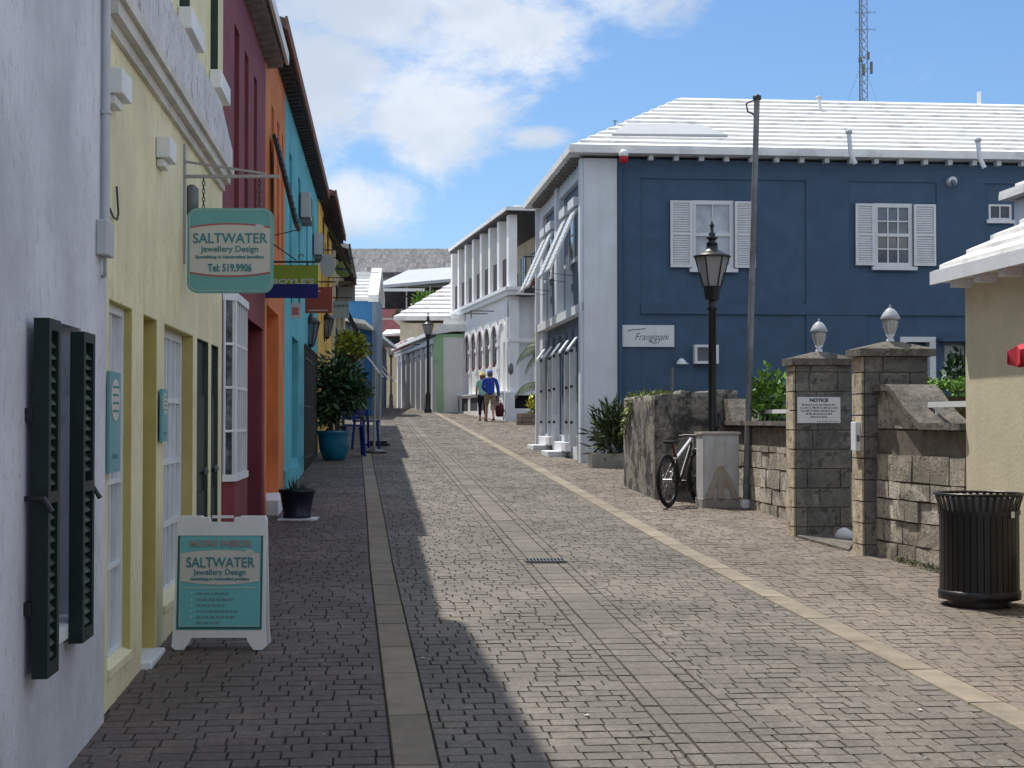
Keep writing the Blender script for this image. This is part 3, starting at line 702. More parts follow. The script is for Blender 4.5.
# downpipe with the red and white head
hp = BS.pt(sW+.12, .09, zE-.2)
mb = MB(); mb.tube([BS.pt(sW+.055,.05,zb), BS.pt(sW+.055,.05,zE-.12)], .042, 10); mb.tube([BS.pt(sW+.055,.05,zE-.75), BS.pt(sW+.055,.05,zE-.70)], .055, 10); mb.build('downpipe', navy_trim, NB)
lt = thing('alarm_light', 'small red and white alarm light under the eave at the corner of the navy building', 'alarm light', BS.pt(sW+.1, .45, zE+.02))
mb = MB(); mb.lathe(BS.pt(sW+.06,.42,zE-.06), [(.01,-.06),(.07,-.04),(.09,.02),(.08,.08)], 12); mb.build('red_lens', M('red_plastic', (.45,.02,.04), .3), lt)
mb = MB(); mb.lathe(BS.pt(sW+.06,.42,zE+.02), [(.08,.002),(.09,.05),(.05,.12),(.01,.13)], 12); mb.build('white_cap', white_paint, lt)
# roof: pyramid end over the street front
zR = at(700, 96.5, 34.2).z
RF = stepped_hip(BS, NB, -.32, 24, .34, -LW-.3, zE+.2, zR-zE-.2, 13, 3.0, 3.0, th=.10)
for i in range(46):
    s = sW+.1+i*.49
    if s < L: mb = MB(); BS.box(mb, s, s+.09, .002, .17, zE+.005, zE+.095); mb.build('rafter', cool_white, RF)
for i in range(19):
    s = .3+i*.36; mb = MB(); BWf.box(mb, s, s+.1, .002, .22, zE+.0, zE+.095); mb.build('rafter', rafters_m, RF)
mb = MB()
for px, py in ((850, 110),): pass
def smooth_patch():
    mb = MB(); n = 13; half = (LW+.64)/2
    P = BS.pt
    def zat(q): return zE+.2+(zR-zE-.2)*q
    q0, q1 = .17, .40
    pts = []
    for (s, q) in ((.6, q0), (2.9, q0+.02), (2.55, q1-.03), (1.05, q1-.03)):
        pts.append(P(s, .34-half*q, zat(q)+.085))
    mb.hexa([pts[0]-Vector((0,0,.2)),pts[1]-Vector((0,0,.2)),pts[2]-Vector((0,0,.2)),pts[3]-Vector((0,0,.2)),*pts]); return mb.build('smooth_roof_patch', M('grey_white_render', (.40,.42,.45), .8, var=.04), RF)
smooth_patch()
half = (LW+.64)/2
def roofpt(px, py):
    """point on the front roof slope under a pixel"""
    Y = 30.0
    for _ in range(40):
        p = at(px, py, Y); o = -((Vector((p.x, p.y))-BS.O).dot(SU)); q = (.34-o)/half; zq = zE+.2+(zR-zE-.2)*q
        Y += (p.z-zq)*(.9 if p.z > zq else .9)
        Y = min(max(Y, 28), 40)
    return p
for k, (px, pt_, pb) in enumerate(((849, 133, 156), (978, 141, 160), (819, 99, 111))):
    p = roofpt(px, pb); h = (pb-pt_)*p.y/FOC
    v = thing('vent_pipe', ('pale vent pipe on the white stepped roof, taller one left of centre', 'pale vent pipe on the white stepped roof near the right edge', 'thin vent pipe near the ridge behind the tall bare pole')[k], 'vent pipe', tuple(p))
    mb = MB(); mb.tube([p-Vector((-.12,0,.15)), p+Vector((.03,0,.05)), p+Vector((0,0,h))], .045 if k < 2 else .03, 10); mb.build('pipe', cool_white, v)
    mb = MB(); mb.lathe(p+Vector((0,0,h)), [(.05,-.02),(.07,0),(.065,.05),(.02,.07)], 10); mb.build('cap', grey_paint, v)
p = at(979, 92, 38); mb = MB(); mb.tube([p-Vector((0,0,1)), p], .05, 8); tag(mb.build('vent_pipe', white_paint, None, loc=p), 'white pipe end poking above the far roof ridge at the right', 'vent pipe')
p = at(615, 120, 33); mb = MB(); mb.tube([p-Vector((0,0,.8)), p], .015, 6); mb.tube([p+Vector((-.05,0,-.02)), p+Vector((.05,0,-.02))], .012, 6); tag(mb.build('roof_antenna', grey_metal, None, loc=p), 'thin metal rod standing on the hip of the white stepped roof', 'antenna')
# sign
def text(par, body, fr, s, z, size, mat, o, width=None, shear=0, bold=0, align='CENTER', name='lettering', th=.003, rot=0):
    cu = bpy.data.curves.new('t', 'FONT'); cu.body = body; cu.size = size; cu.align_x = align; cu.align_y = 'CENTER'; cu.shear = shear; cu.offset = bold; cu.extrude = th/2; cu.resolution_u = 4
    ob = bpy.data.objects.new('t', cu); C.objects.link(ob); bpy.context.view_layer.update()
    me = bpy.data.meshes.new_from_object(ob.evaluated_get(bpy.context.evaluated_depsgraph_get())); bpy.data.objects.remove(ob); bpy.data.curves.remove(cu)
    xs = [v.co.x for v in me.vertices]; k = 1
    if width and xs: k = width/(max(xs)-min(xs))
    flip = 1 if (fr.U.x*-fr.N.y - fr.U.y*-fr.N.x) > 0 else -1
    for v in me.vertices:
        x, y = v.co.x*k, v.co.y
        if rot: x, y = x*math.cos(rot)-y*math.sin(rot), x*math.sin(rot)+y*math.cos(rot)
        q = fr.pt(s + x/fr.U.length, o+.0015+v.co.z, z+y); v.co = q-wloc(par)
    me.materials.clear(); me.materials.append(mat); me.name = name
    o_ = bpy.data.objects.new(name, me); C.objects.link(o_); o_.parent = par; return o_
ink = M('dark_sign_ink', (.02,.03,.05), .6)
sg = rect(BS, 622, 674, 325, 347)
S1 = thing('shop_sign', 'white rectangular sign reading Frangipani in thin black script on the navy wall', 'sign', BS.pt((sg[0]+sg[1])/2, 0, sg[2]))
mb = MB(); BS.box(mb, sg[0], sg[1], .002, .03, sg[2], sg[3]); mb.build('board', white_paint, S1)
text(S1, 'Frangipani', BS, (sg[0]+sg[1])/2+.06, (sg[2]+sg[3])/2-.02, .19, ink, .03, width=.66, shear=.35, bold=-.002)
mb = MB(); c = BS.pt((sg[0]+sg[1])/2, .033, (sg[2]+sg[3])/2)
def sp(x, z): return BS.pt((sg[0]+sg[1])/2+x, .034, (sg[2]+sg[3])/2+z)
mb.tube([sp(-.40,.09), sp(-.3,.12), sp(-.15,.13), sp(-.05,.14)], .006, 5); mb.tube([sp(.02,-.09), sp(.1,-.14), sp(.2,-.12), sp(.22,-.07)], .005, 5); mb.build('flourish', ink, S1)
# air conditioner in the wall
acr = rect(BS, 693, 717, 345, 364)
ac = thing('air_conditioner', 'window air conditioner with white frame low on the navy wall behind the lamp post', 'air conditioner', BS.pt(acr[0], 0, acr[2]))
mb = MB(); a, b, z0, z1 = acr; e = .05
for q in ((a, a+e, z0, z1), (b-e, b, z0, z1), (a+e, b-e, z1-e, z1), (a+e, b-e, z0, z0+e)): BS.box(mb, q[0], q[1], -.02, .16, q[2], q[3])
mb.build('frame', white_paint, ac)
mb = MB(); BS.box(mb, a+e, b-e, -.02, .12, z0+e, z1-e)
for i in range(8): BS.box(mb, a+e, b-e, .121, .13, z0+e+.012+i*.03, z0+e+.024+i*.03)
mb.build('grille', grey_metal, ac)
fl = thing('flood_light', 'small white flood light left of the wall air conditioner', 'lamp', BS.pt(a-.3, 0, z0)); c = BS.pt(a-.25,.12,z0+.05)
mb = MB(); mb.lathe(c, [(.03,.05),(.08,0),(.10,-.06)], 10); mb.tube([c, BS.pt(a-.1,0,z0)], .02, 6); mb.build('lamp_head', white_paint, fl)
sq = bs(950, 182); c = BS.pt(sq[0], .12, sq[1])
fl = thing('wall_lamp', 'round pale bulkhead lamp high on the navy wall under the eave', 'lamp', tuple(c))
mb = MB(); mb.tube([BS.pt(sq[0],0,sq[1]), BS.pt(sq[0],.16,sq[1])], .085, 14); mb.build('housing', cool_white, fl)
mb = MB(); mb.lathe(c+Vector((0,-.06,-.03)), [(.01,-.06),(.05,-.03),(.06,0),(.05,.03),(.01,.05)], 12); mb.build('lens', pane_grey, fl)

# street front of the navy building: grey panels, top hung shutters, folded shutters and doors below
def bw(px, py, o=0): return BWf.hit(px, py, o)
zt_ = zE+.04; hx = lambda x: BWf.hit(x, 260)[0]; s_up = [(hx(582), hx(559.5)), (hx(556.5), hx(542.5))]
zup1 = bw(582, 175)[1]; zbd1 = bw(582, 303)[1]; zbd0 = bw(582, 312)[1]
mb = MB(); BWf.wall(mb, .02, LW, zb, zt_, 0, .3, [(a, b, zbd1, zup1) for a, b in s_up]+[(s_up[0][0], s_up[1][1], 1.45, zbd0)]); mb.build('street_wall', cool_white, NB)
mb = MB(); BWf.box(mb, .2, LW-.2, -.28, -.10, zbd1-.02, zup1+.1); BWf.box(mb, .2, LW-.2, -.29, -.12, 1.3, zbd0+.02); mb.build('grey_panels', grey_blue, NB)
mb = MB(); BWf.box(mb, .0, LW, .0015, .05, zbd0, zbd1); BWf.box(mb, LW-.15, LW, .0015, .08, zb, zt_); BWf.box(mb, .0, .25, .0015, .07, zb, zt_); BWf.box(mb, s_up[0][1]+.05, s_up[1][0]-.05, .0015, .06, zbd1, zt_); mb.build('white_trim', cool_white, NB)
wins = [(hx(579.5), hx(574.5)), (hx(570), hx(565.5)), (hx(555.3), hx(551.5)), (hx(549), hx(545.5))]
for a, b in wins: window(BWf, NB, a, b, zbd1+.95, zup1-.35, .095, 1, 2, white_wood, pane_dark, o=0, sill=.03, th=.03, fw=.03)
for k, (a, b) in enumerate(wins):
    zk_ = BWf.hit(579, 209)[1]; prop_shutter(BWf, NB, a-.03, b+.03, zk_, zk_-1.2, .56, white_wood)
    mb = MB(); BWf.box(mb, a-.08, b+.08, -.09, .13, zk_+.05, zk_+.22); mb.build('window_hood', white_paint, NB)
# lower doors: tall white leaves standing open into the street with small hoods above
for k, s in enumerate([hx(x) for x in (577, 568.5, 560, 552, 545)]):
    mb = MB(); z1 = bw(575, 352)[1]
    wd_ = (.15, .09, .17, .10, .13)[k]; BWf.box(mb, s, s+.05, .01, wd_, zb+.85+gz(*BWf.pt(s,0,0).xy)*.0, z1)
    for z in (zb+1.2, zb+1.9, zb+2.5): BWf.box(mb, s-.015, s, .03, wd_-.01, z, z+.3)
    l = mb.build('door_leaf', M('worn_white_shutter', (.66,.68,.70), .7, var=.08, streak=.3, dirt=(.35,.36,.38)) if k == 0 else bpy.data.materials['worn_white_shutter'], NB)
    mb = MB()
    for z in (1.7, 2.4, 3.1): mb.box(0,0,0,0,0,0) if False else BWf.box(mb, s-.03, s-.016, wd_-.06, wd_-.01, z, z+.05)
    mb.build('hinge', black_metal, l)
    mb = MB(); P = BWf.pt; a, b = s-.05, s+.35
    mb.hexa([P(a,.0,z1+.25),P(b,0,z1+.25),P(b,.17,z1+.02),P(a,.17,z1+.02),P(a,0,z1+.29),P(b,0,z1+.29),P(b,.17,z1+.06),P(a,.17,z1+.06)]); mb.build('door_hood', white_wood, NB)
for s in [hx(x)+.12 for x in (575, 569, 562.5, 556, 550, 545.5)]:
    mb = MB(); BWf.box(mb, s, s+.55, -.12, -.07, 1.4, 3.6); d = mb.build('door', grey_blue, NB)
    mb = MB(); BWf.box(mb, s+.12, s+.43, -.07, -.055, 2.3, 3.4); mb.build('pane', pane_dark, d)
for k, s in enumerate((2.2, 4.9)):
    z = gz(*BWf.pt(s, .3, 0).xy)
    mb = MB(); BWf.box(mb, s, s+1.2, .02, .42, z-.1, z+.11); BWf.box(mb, s-.6, s+1.5, .02, .14, z+.111, z+.3)
    mb.build('doorstep', cool_white, NB, bevel=.012)

# ------------------------------------------------------------------ lattice mast
mp = at(863, 60, 150); mx, my = mp.x, mp.y; zg = gz(mx, my)
MT = thing('radio_mast', 'tall grey lattice radio mast rising behind the white roof', 'mast', (mx, my, zg))
mb = MB(); r = .42; legs = [Vector((mx+r*math.cos(q), my+r*math.sin(q), 0)) for q in (R(90), R(210), R(330))]
top = at(863, -60, 150).z
for k, l in enumerate(legs): mb.tube([l+Vector((0,0,zg)), l+Vector((0,0,top))], .06 if k == 1 else .035, 5)
z = 10
while z < top-1:
    for i in range(3):
        a, b = legs[i], legs[(i+1) % 3]; mb.tube([a+Vector((0,0,z)), b+Vector((0,0,z+.8))], .022, 4, caps=False); mb.tube([b+Vector((0,0,z)), a+Vector((0,0,z+.8))], .018, 4, caps=False)
    z += .8
mast_m = M('mast_steel', (.20,.20,.215), .6, .3); mb.build('lattice', mast_m, MT)
for (px, py, w, h) in ((861, 72, .25, 1.0), (869, 70, .22, 1.1), (866, 58, .2, .7), (858, 62, .3, .4)):
    p = at(px, py, 150); mb = MB(); mb.box(p.x-w/2, p.x+w/2, p.y-1.1, p.y-.8, p.z-h/2, p.z+h/2); mb.tube([p+Vector((0,-.9,0)), Vector((mx, my, p.z))], .03, 5); mb.build('antenna_panel', mast_m, MT)
mb = MB()
for (px, py) in ((862, 14), (862, 31)):
    p = at(px, py, 150); mb.tube([p+Vector((-.7,-.6,0)), p+Vector((1.1,-.6,0))], .025, 5)
    for d in (-.7, -.1, .5, 1.1): mb.tube([p+Vector((d,-.6,-.2)), p+Vector((d,-.6,.2))], .018, 4)
mb.build('aerial_arm', mast_m, MT)
mb = MB()
for d in (-9, 9): mb.tube([Vector((mx, my, at(863, 60, 150).z)), Vector((mx+d, my+3, zg+8))], .012, 4)
mb.build('guy_wire', mast_m, MT)

# ------------------------------------------------------------------ beige building at the right edge
cg2 = G(967, 580); CB2 = Fr((cg2.x, cg2.y), SU, -1)      # s<0 comes towards the camera
HB = thing('low_building', 'low beige building with white stepped roof at the right edge', 'building', tuple(cg2))
zeB = CB2.hit(967, 287)[1]
mb = MB(); CB2.box(mb, -12, 0, -5, 0, -.5, zeB+.12); mb.build('wall', beige_wall, HB)
mb = MB(); P = CB2.pt; n = 11; half = 2.62; ov = .19; rise = 1.45; s1 = .25
z = zeB+.06
mb.hexa([P(-12.3,-5.3,z-.0),P(s1,-5.3,z),P(s1,ov,z),P(-12.3,ov,z),P(-12.3,-5.3,z+.10),P(s1,-5.3,z+.10),P(s1,ov,z+.10),P(-12.3,ov,z+.10)])
for k in range(n):
    z0 = z+.10+rise*k/n; z1 = z+.10+rise*(k+1)/n; lip = .05
    a = ov-.05-(half)*k/n; b = ov-.05-half*(k+1)/n; a2 = -5.3+.05+half*k/n; b2 = -5.3+.05+half*(k+1)/n
    for (p, q) in ((a, b), (a2, b2)):
        zs = random.uniform(-.006, .006)
        mb.extrude([P(-12.2,p,z0-.01),P(-12.2,p,z0+lip+zs),P(-12.2,q,z1+lip*.25),P(-12.2,q,z0-.01)], P(s1-.03,0,0)-P(-12.2,0,0))
    if k: CB2.box(mb, -12.19, s1-.035, b2 if False else a2-.0, a, z0-.2, z0-.005)
rfB = mb.build('roof', white_roof, HB)
for i in range(20): mb = MB(); CB2.box(mb, -.2-i*.5, -.08-i*.5, .002, ov-.03, z-.07, z-.002); mb.build('rafter', cool_white, rfB)
mb = MB(); CB2.box(mb, -12.3, s1+.0, ov+.002, ov+.025, z-.02, z+.09); mb.build('fascia', cool_white, rfB)
p = at(1006, 236, 15.2); mb = MB(); mb.box(p.x-.06,p.x+.14,p.y,p.y+.3,p.z-.5,p.z+.04)
mb.build('chimney', white_paint, HB)
# white roof corner beyond at right
p = at(1018, 190, 26)
FRB = thing('low_building', 'small white building corner with stepped roof just beyond the beige one, cut by the frame', 'building', (p.x+2, p.y+1, gz(p.x, p.y)))
fb = Fr((at(1029, 200, 26).x, 26), SV, 1)
zz = at(1014, 195, 26).z
mb = MB(); fb.box(mb, .05, 4, -.7, 0, 0, zz); mb.build('wall', cool_white, FRB)
stepped_hip(fb, FRB, -.16, 4.3, .16, -.85, zz+.12, .5, 4, .9, .9, th=.1)
# red parasol edge
RP = thing('parasol', 'red fabric parasol corner poking into view against the beige wall', 'parasol', (3.98, 10.35, gz(3.98, 10.3)))
mb = MB(); c = at(1062, 327, 10.9); n = 8; rr = .36
red = M('red_canvas', (.50,.03,.05), .8, var=.15, vscale=6)
for k in range(n):
    a0, a1 = 2*math.pi*k/n+.4, 2*math.pi*(k+1)/n+.4; am = (a0+a1)/2
    e0 = c+Vector((rr*math.cos(a0), rr*math.sin(a0), -.16)); e1 = c+Vector((rr*math.cos(a1), rr*math.sin(a1), -.16)); em = c+Vector((rr*.86*math.cos(am), rr*.86*math.sin(am), -.13))
    mb.face([c, e0, em]); mb.face([c, em, e1]); mb.face([e0, e0+Vector((.02,0,-.09)), em+Vector((0,0,-.14)), em]); mb.face([em, em+Vector((0,0,-.14)), e1+Vector((0,0,-.09)), e1])
cn = mb.build('canopy', red, RP, recalc=False); RP.location = (c.x, c.y, gz(c.x, c.y))
cn.location = Vector((3.98, 10.35, gz(3.98, 10.3)))-Vector(RP.location)
mb = MB(); mb.tube([Vector((c.x, c.y, gz(c.x, c.y)+.05)), c], .02, 8); pl = mb.build('pole', grey_metal, RP)
mb = MB(); mb.lathe((c.x, c.y, gz(c.x, c.y)), [(.2,0),(.2,.05),(.05,.08)], 14); mb.build('base', black_metal, RP)

# ------------------------------------------------------------------ stone walls and gate pillars
def stone_mat(name, c1, c2, stain, amt, isl=.22, bump=.9, sc=1.6):
    m = bpy.data.materials.new(name); m.use_nodes = True; t = NT(m.node_tree); p = m.node_tree.nodes['Principled BSDF']
    gm = t.new('ShaderNodeNewGeometry'); r = gm.outputs['Random Per Island']; g = t.coord()
    c = t.mix(r, c1, c2); n = t.noise(g, 9, 7, .7); c = t.mix(t.maprange(n, .3, .7, 0, .8), c, t.mix(1, c, (.6,.58,.55), 'MULTIPLY'))
    n2 = t.noise(g, sc, 8, .72, .5); c = t.mix(t.maprange(n2, .45, .58, 0, amt), c, stain)
    n5 = t.noise(g, 3.7, 6, .7); c = t.mix(t.maprange(n5, .6, .68, 0, .35), c, (.40,.31,.22))
    n6 = t.noise(g, 11, 5, .65, .8); c = t.mix(t.maprange(n6, .56, .62, 0, .75), c, tuple(x*.35 for x in c1))
    g2 = t.coord(scale=(7, 7, .7)); n3 = t.noise(g2, 1.5, 6, .7); c = t.mix(t.maprange(n3, .55, .75, 0, amt*.6), c, stain)
    t.put(p.inputs['Base Color'], c); p.inputs['Roughness'].default_value = .95; p.inputs['Specular IOR Level'].default_value = .15
    n4 = t.noise(g, 22, 9, .75); v = t.new('ShaderNodeTexVoronoi'); t.l.new(g, v.inputs[0]); v.inputs['Scale'].default_value = 30
    h = t.math('ADD', n4, t.math('MULTIPLY', t.maprange(v.outputs[0], 0, .35, 0, 1), .5))
    b = t.new('ShaderNodeBump'); b.inputs['Strength'].default_value = bump; b.inputs['Distance'].default_value = .035
    t.l.new(h, b.inputs['Height']); t.l.new(b.outputs[0], p.inputs['Normal']); return m
pill_m = stone_mat('dark_limestone_blocks', (.21,.207,.20), (.30,.29,.265), (.09,.093,.10), .65, bump=.5, sc=1.3)
rub_m = stone_mat('pale_rubble_limestone', (.52,.47,.39), (.88,.82,.70), (.15,.14,.125), .6, sc=1.9, bump=1.0)
old_m = stone_mat('blackened_plastered_stone', (.42,.40,.36), (.36,.34,.30), (.06,.06,.064), .92, isl=0, sc=2.6, bump=1.0)
lamp_grey = M('weathered_lamp_cap', (.36,.39,.43), .5, var=.1)
sunlit_facing_m = stone_mat('sunlit_cream_limestone', (.62,.54,.41), (.76,.66,.50), (.28,.24,.18), .4, sc=1.4)  # cream tone carries the sunlight on the pillars' street sides
cap_m = stone_mat('lichened_coping', (.24,.225,.20), (.27,.25,.22), (.09,.085,.08), .6, sc=3)
mort_m = M('mortar', (.16,.14,.115), .95, var=.25, vscale=8, bump=.4)
FV = Fr((0,0), SV, 1); # s = a, o = -b
def courses(mb, f, s0, s1, zb0, z1, o0, o1, hts, wmin, wmax, jit, gap):
    """stones as boxes through the thickness o0..o1; f is a frame; returns"""
    z = zb0; k = 0
    while z < z1-.02:
        h = hts if not isinstance(hts, tuple) else random.uniform(*hts)
        if z+h > z1-.06: h = z1-z
        s = s0; first = True
        while s < s1-1e-6:
            w = random.uniform(wmin, wmax)*(random.uniform(.35, .8) if first else 1); first = False
            if s+w > s1-wmin*.5: w = s1-s
            j = lambda: random.uniform(-jit, jit); e = gap/2
            p = f.pt; q0, q1 = o0-abs(j()), o1+j(); za, zb_ = z+e, z+h-e
            sa = s+e; sb = s+w-e
            if jit > .004:
                vs = [p(sa+j()*.5,q0,za+j()*.6),p(sb+j()*.5,q0,za+j()*.6),p(sb+j()*.5,q1+j()*.4,za+j()*.6),p(sa+j()*.5,q1+j()*.4,za+j()*.6),p(sa+j()*.5,q0,zb_+j()*.6),p(sb+j()*.5,q0,zb_+j()*.6),p(sb+j()*.5,q1+j()*.5,zb_+j()*.6),p(sa+j()*.5,q1+j()*.5,zb_+j()*.6)]
            else: vs = [p(sa,q0,za),p(sb,q0,za),p(sb,q1,za),p(sa,q1,za),p(sa,q0,zb_),p(sb,q0,zb_),p(sb,q1,zb_),p(sa,q1,zb_)]
            mb.hexa(vs); s += w
        z += h; k += 1
KL = lambda l: [(.74*r, .80*z) for r, z in l]
def lamp_pillar_light(base, label, h=.34):
    t_ = thing('pillar_lamp', label, 'lamp', tuple(base), 'lamps on the gate pillars'); c = Vector(base); KS = .74
    mb = MB(); mb.lathe(c, KL([(.05,0),(.05,.03),(.03,.05),(.06,.085),(.05,.09)]), 12); mb.build('base', cool_white, t_)
    mb = MB(); mb.lathe(c, KL([(.045,.09),(.085,.20),(.095,.27),(.09,.275)]), 12)
    mb.build('globe', M('clear_lamp_glass', (.42,.42,.40), .15, spec=.8), t_)
    mb = MB()
    for k in range(6):
        q = 2*math.pi*k/6; mb.tube([c+KS*Vector((.048*math.cos(q), .048*math.sin(q), .09)), c+KS*Vector((.088*math.cos(q), .088*math.sin(q), .20)), c+KS*Vector((.098*math.cos(q), .098*math.sin(q), .275))], .004, 4)
    mb.build('cage', cool_white, t_)
    mb = MB(); mb.lathe(c, KL([(.125,.272),(.13,.285),(.11,.32),(.085,.36),(.05,.395),(.02,.41),(.012,.43),(.018,.44),(.004,.45)]), 16); mb.build('cap', lamp_grey, t_)
    return t_
def sunlit_facing(f, z0, zt, depth, t_):  # pale panel on the pillar's left side, sunlight put into its colour
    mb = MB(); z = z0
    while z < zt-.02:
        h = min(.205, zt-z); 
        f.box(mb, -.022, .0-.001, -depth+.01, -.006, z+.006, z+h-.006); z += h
    mb.build('sunlit_side_facing', sunlit_facing_m, t_)
def pillar(px, py, x1px, ztop_px, capext, label, lamp_label, depth=.55, lampx=0):
    p = G(px, py); a0, b0 = ab(p); f = Fr(tuple(sv(a0, b0)), SV, 1)
    wd = f.hit(x1px, ztop_px)[0]; zt = f.hit(px, ztop_px)[1]; z0 = gz(p.x, p.y)-.1
    t_ = thing('gate_pillar', label, 'pillar', tuple(p))
    mb = MB(); courses(mb, f, 0, wd, z0, zt, -depth, 0, .205, .24, .38, .003, .012); mb.build('stonework', pill_m, t_)
    mb = MB(); f.box(mb, .012, wd-.012, -depth+.012, -.012, z0, zt-.005); mb.build('mortar_core', mort_m, t_); sunlit_facing(f, z0, zt, depth, t_)
    mb = MB(); e = capext; P = f.pt; zc = zt; h1 = .07
    f.box(mb, -e, wd+e, -depth-e, e, zc, zc+h1)
    cx, co = wd/2, -depth/2; r = .06
    mb.hexa([P(-e,-depth-e,zc+h1),P(wd+e,-depth-e,zc+h1),P(wd+e,e,zc+h1),P(-e,e,zc+h1),P(cx-r,co-r,zc+h1+.075),P(cx+r,co-r,zc+h1+.075),P(cx+r,co+r,zc+h1+.075),P(cx-r,co+r,zc+h1+.075)])
    mb.build('cap', cap_m, t_)
    lamp_pillar_light(P(cx, co, zc+h1+.073), lamp_label)
    return f, wd, z0, zt, t_
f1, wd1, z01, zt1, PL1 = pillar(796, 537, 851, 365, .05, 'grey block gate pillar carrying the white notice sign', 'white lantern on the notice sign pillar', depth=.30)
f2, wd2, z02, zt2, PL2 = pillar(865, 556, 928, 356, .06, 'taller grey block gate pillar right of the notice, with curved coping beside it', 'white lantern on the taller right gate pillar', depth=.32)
# notice sign
nr = rect(f1, 797, 840, 397, 423)
NS = thing('notice_sign', 'white notice board with small lines of text on the gate pillar', 'sign', f1.pt(nr[0], 0, nr[2]))
mb = MB(); f1.box(mb, nr[0], nr[1], .006, .016, nr[2], nr[3]); mb.build('board', white_paint, NS)
text(NS, 'NOTICE', f1, (nr[0]+nr[1])/2, nr[3]-.035, .05, ink, .016, width=.2, bold=.0015)
def blurlines(par, fr, s0, s1, ztop, rows, rh, o, mat, name='small_print', h=.010):
    mb = MB(); mid = (s0+s1)/2
    for i, wf in enumerate(rows):
        w = (s1-s0)*wf; s = mid-w/2; z = ztop-i*rh; U = 1
        while s < mid+w/2-.004:
            k = random.uniform(.012, .04); e = min(s+k, mid+w/2); x = s
            while x < e-.003:
                hh = h*random.choice((.7, 1, .75)); fr.box(mb, x, x+.0045, o+.001, o+.002, z, z+hh); fr.box(mb, x+.0045, min(x+.0075, e), o+.001, o+.002, z+random.choice((0,.4,.8))*h*.8, z+random.choice((.2,.6,1))*h*.9+.001) if random.random() < .8 else None
                x += .0085
            s = e+.008
    return mb.build(name, mat, par)
blurlines(NS, f1, nr[0]+.02, nr[1]-.02, nr[3]-.09, (.86, .96, .9, .66, .42), .032, .016, ink, h=.016)
blurlines(NS, f1, nr[0]+.2, nr[1]-.02, nr[2]+.012, (.95,), .03, .016, ink, h=.008)
# meter box on the second pillar's left side
mr = rect(f2, 849, 857, 422, 451)
fm2 = Fr(tuple(f2.pt(0,0,0).xy), SU, -1)
MX = thing('meter_box', 'narrow white box fixed to the side of the right gate pillar', 'box', f2.pt(-.05, -.2, mr[2]))
mb = MB(); f2.box(mb, -.07, -.014, -.2, -.05, mr[2], mr[3]); mb.build('casing', white_paint, MX, bevel=.005)
mb = MB(); f2.box(mb, -.06, -.03, -.05, -.046, mr[2]+.09, mr[2]+.15); mb.build('label_plate', grey_metal, MX)
# white bundle on the slab between the pillars
p = G(846, 541)
BG = thing('plastic_bag', 'crumpled white plastic bag on the ground between the two gate pillars', 'bag', tuple(p))
mb = MB(); mb.lathe(p+Vector((0,.1,0)), [(.07,0),(.10,.02),(.09,.07),(.06,.11),(.02,.13)], 9, rot=.3); mb.build('bag', white_paint, BG)
mb = MB(); q = [G(797, 538), G(849, 552), G(856, 540), G(849, 530)]; mb.extrude([v+Vector((0,0,-.02)) for v in q], (0,0,.045)); tag(mb.build('threshold_slab', cap_m, None, loc=q[0]), 'grey stone threshold slab between the gate pillars', 'slab')
# right low wall with curved coping
g1 = G(881, 557); a1, b1 = ab(g1); ag = ab(cg2); 
aw = a1; fw_ = Fr(tuple(sv(aw, b1)), SV*0+ (Vector(CB2.O)-sv(aw, b1)).normalized(), 1)
Lw = (Vector(CB2.O)-sv(aw, b1)).length
if fw_.N.dot(SV) > 0: fw_.N = -fw_.N
zc1 = at(945, 422, 14).z; z0 = gz(*fw_.pt(0,0,0).xy)-.25
RW = thing('stone_wall', 'rubble stone wall with curved coping between the gate pillar and the beige building', 'wall', tuple(g1))
mb = MB(); courses(mb, fw_, -.25, Lw-.02, z0, zc1-.3, -.4, 0, (.16, .24), .24, .44, .013, .016); mb.build('stonework', rub_m, RW)
mb = MB(); fw_.box(mb, -.2, Lw-.03, -.38, -.025, z0, zc1-.08); mb.build('mortar_core', mort_m, RW)
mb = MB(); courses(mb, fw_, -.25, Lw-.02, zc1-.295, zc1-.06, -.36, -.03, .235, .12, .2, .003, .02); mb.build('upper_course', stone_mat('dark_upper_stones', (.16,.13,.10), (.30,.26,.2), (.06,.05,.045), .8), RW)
mb = MB(); P = fw_.pt; prev = None; zc2 = f2.hit(890, 385)[1]
cs_ = [fw_.hit(x, y) for x, y in ((893, 385.5), (898, 391), (904, 400), (912, 411), (924, 420))]; curve = [(-.30, zc2), (cs_[0][0]-.06, zc2)]+cs_[:4]+[(cs_[4][0], zc1-.01), (Lw-.02, zc1-.01)]
for (sa, za), (sb, zb_) in zip(curve, curve[1:]):
    mb.hexa([P(sa,-.44,za-.06),P(sb,-.44,zb_-.06),P(sb,.05,zb_-.06),P(sa,.05,za-.06),P(sa,-.44,za),P(sb,-.44,zb_),P(sb,.05,zb_),P(sa,.05,za)])
mb.build('coping', cap_m, RW)
mb = MB(); pts = [P(s, -.02, z-.062) for s, z in curve[:6]]; mb.extrude([P(-.25,-.02,zc1-.061)]+pts+[P(cs_[4][0],-.02,zc1-.062)], (P(0,-.36,0)-P(0,0,0))); mb.build('curved_infill', rub_m, RW)
RL = thing('handrail', 'white painted handrail on top of the right stone wall', 'railing', P(.9, -.2, zc1))
zr = at(940, 404, 14).z
mb = MB(); mb.bar(P(cs_[3][0]-.05,-.2,zr), P(Lw-.02,-.2,zr), .04, .05)
for s in (.75, 1.35): mb.tube([P(s,-.2,zc1-.01), P(s,-.2,zr-.02)], .012, 6)
mb.build('rail', white_paint, RL)
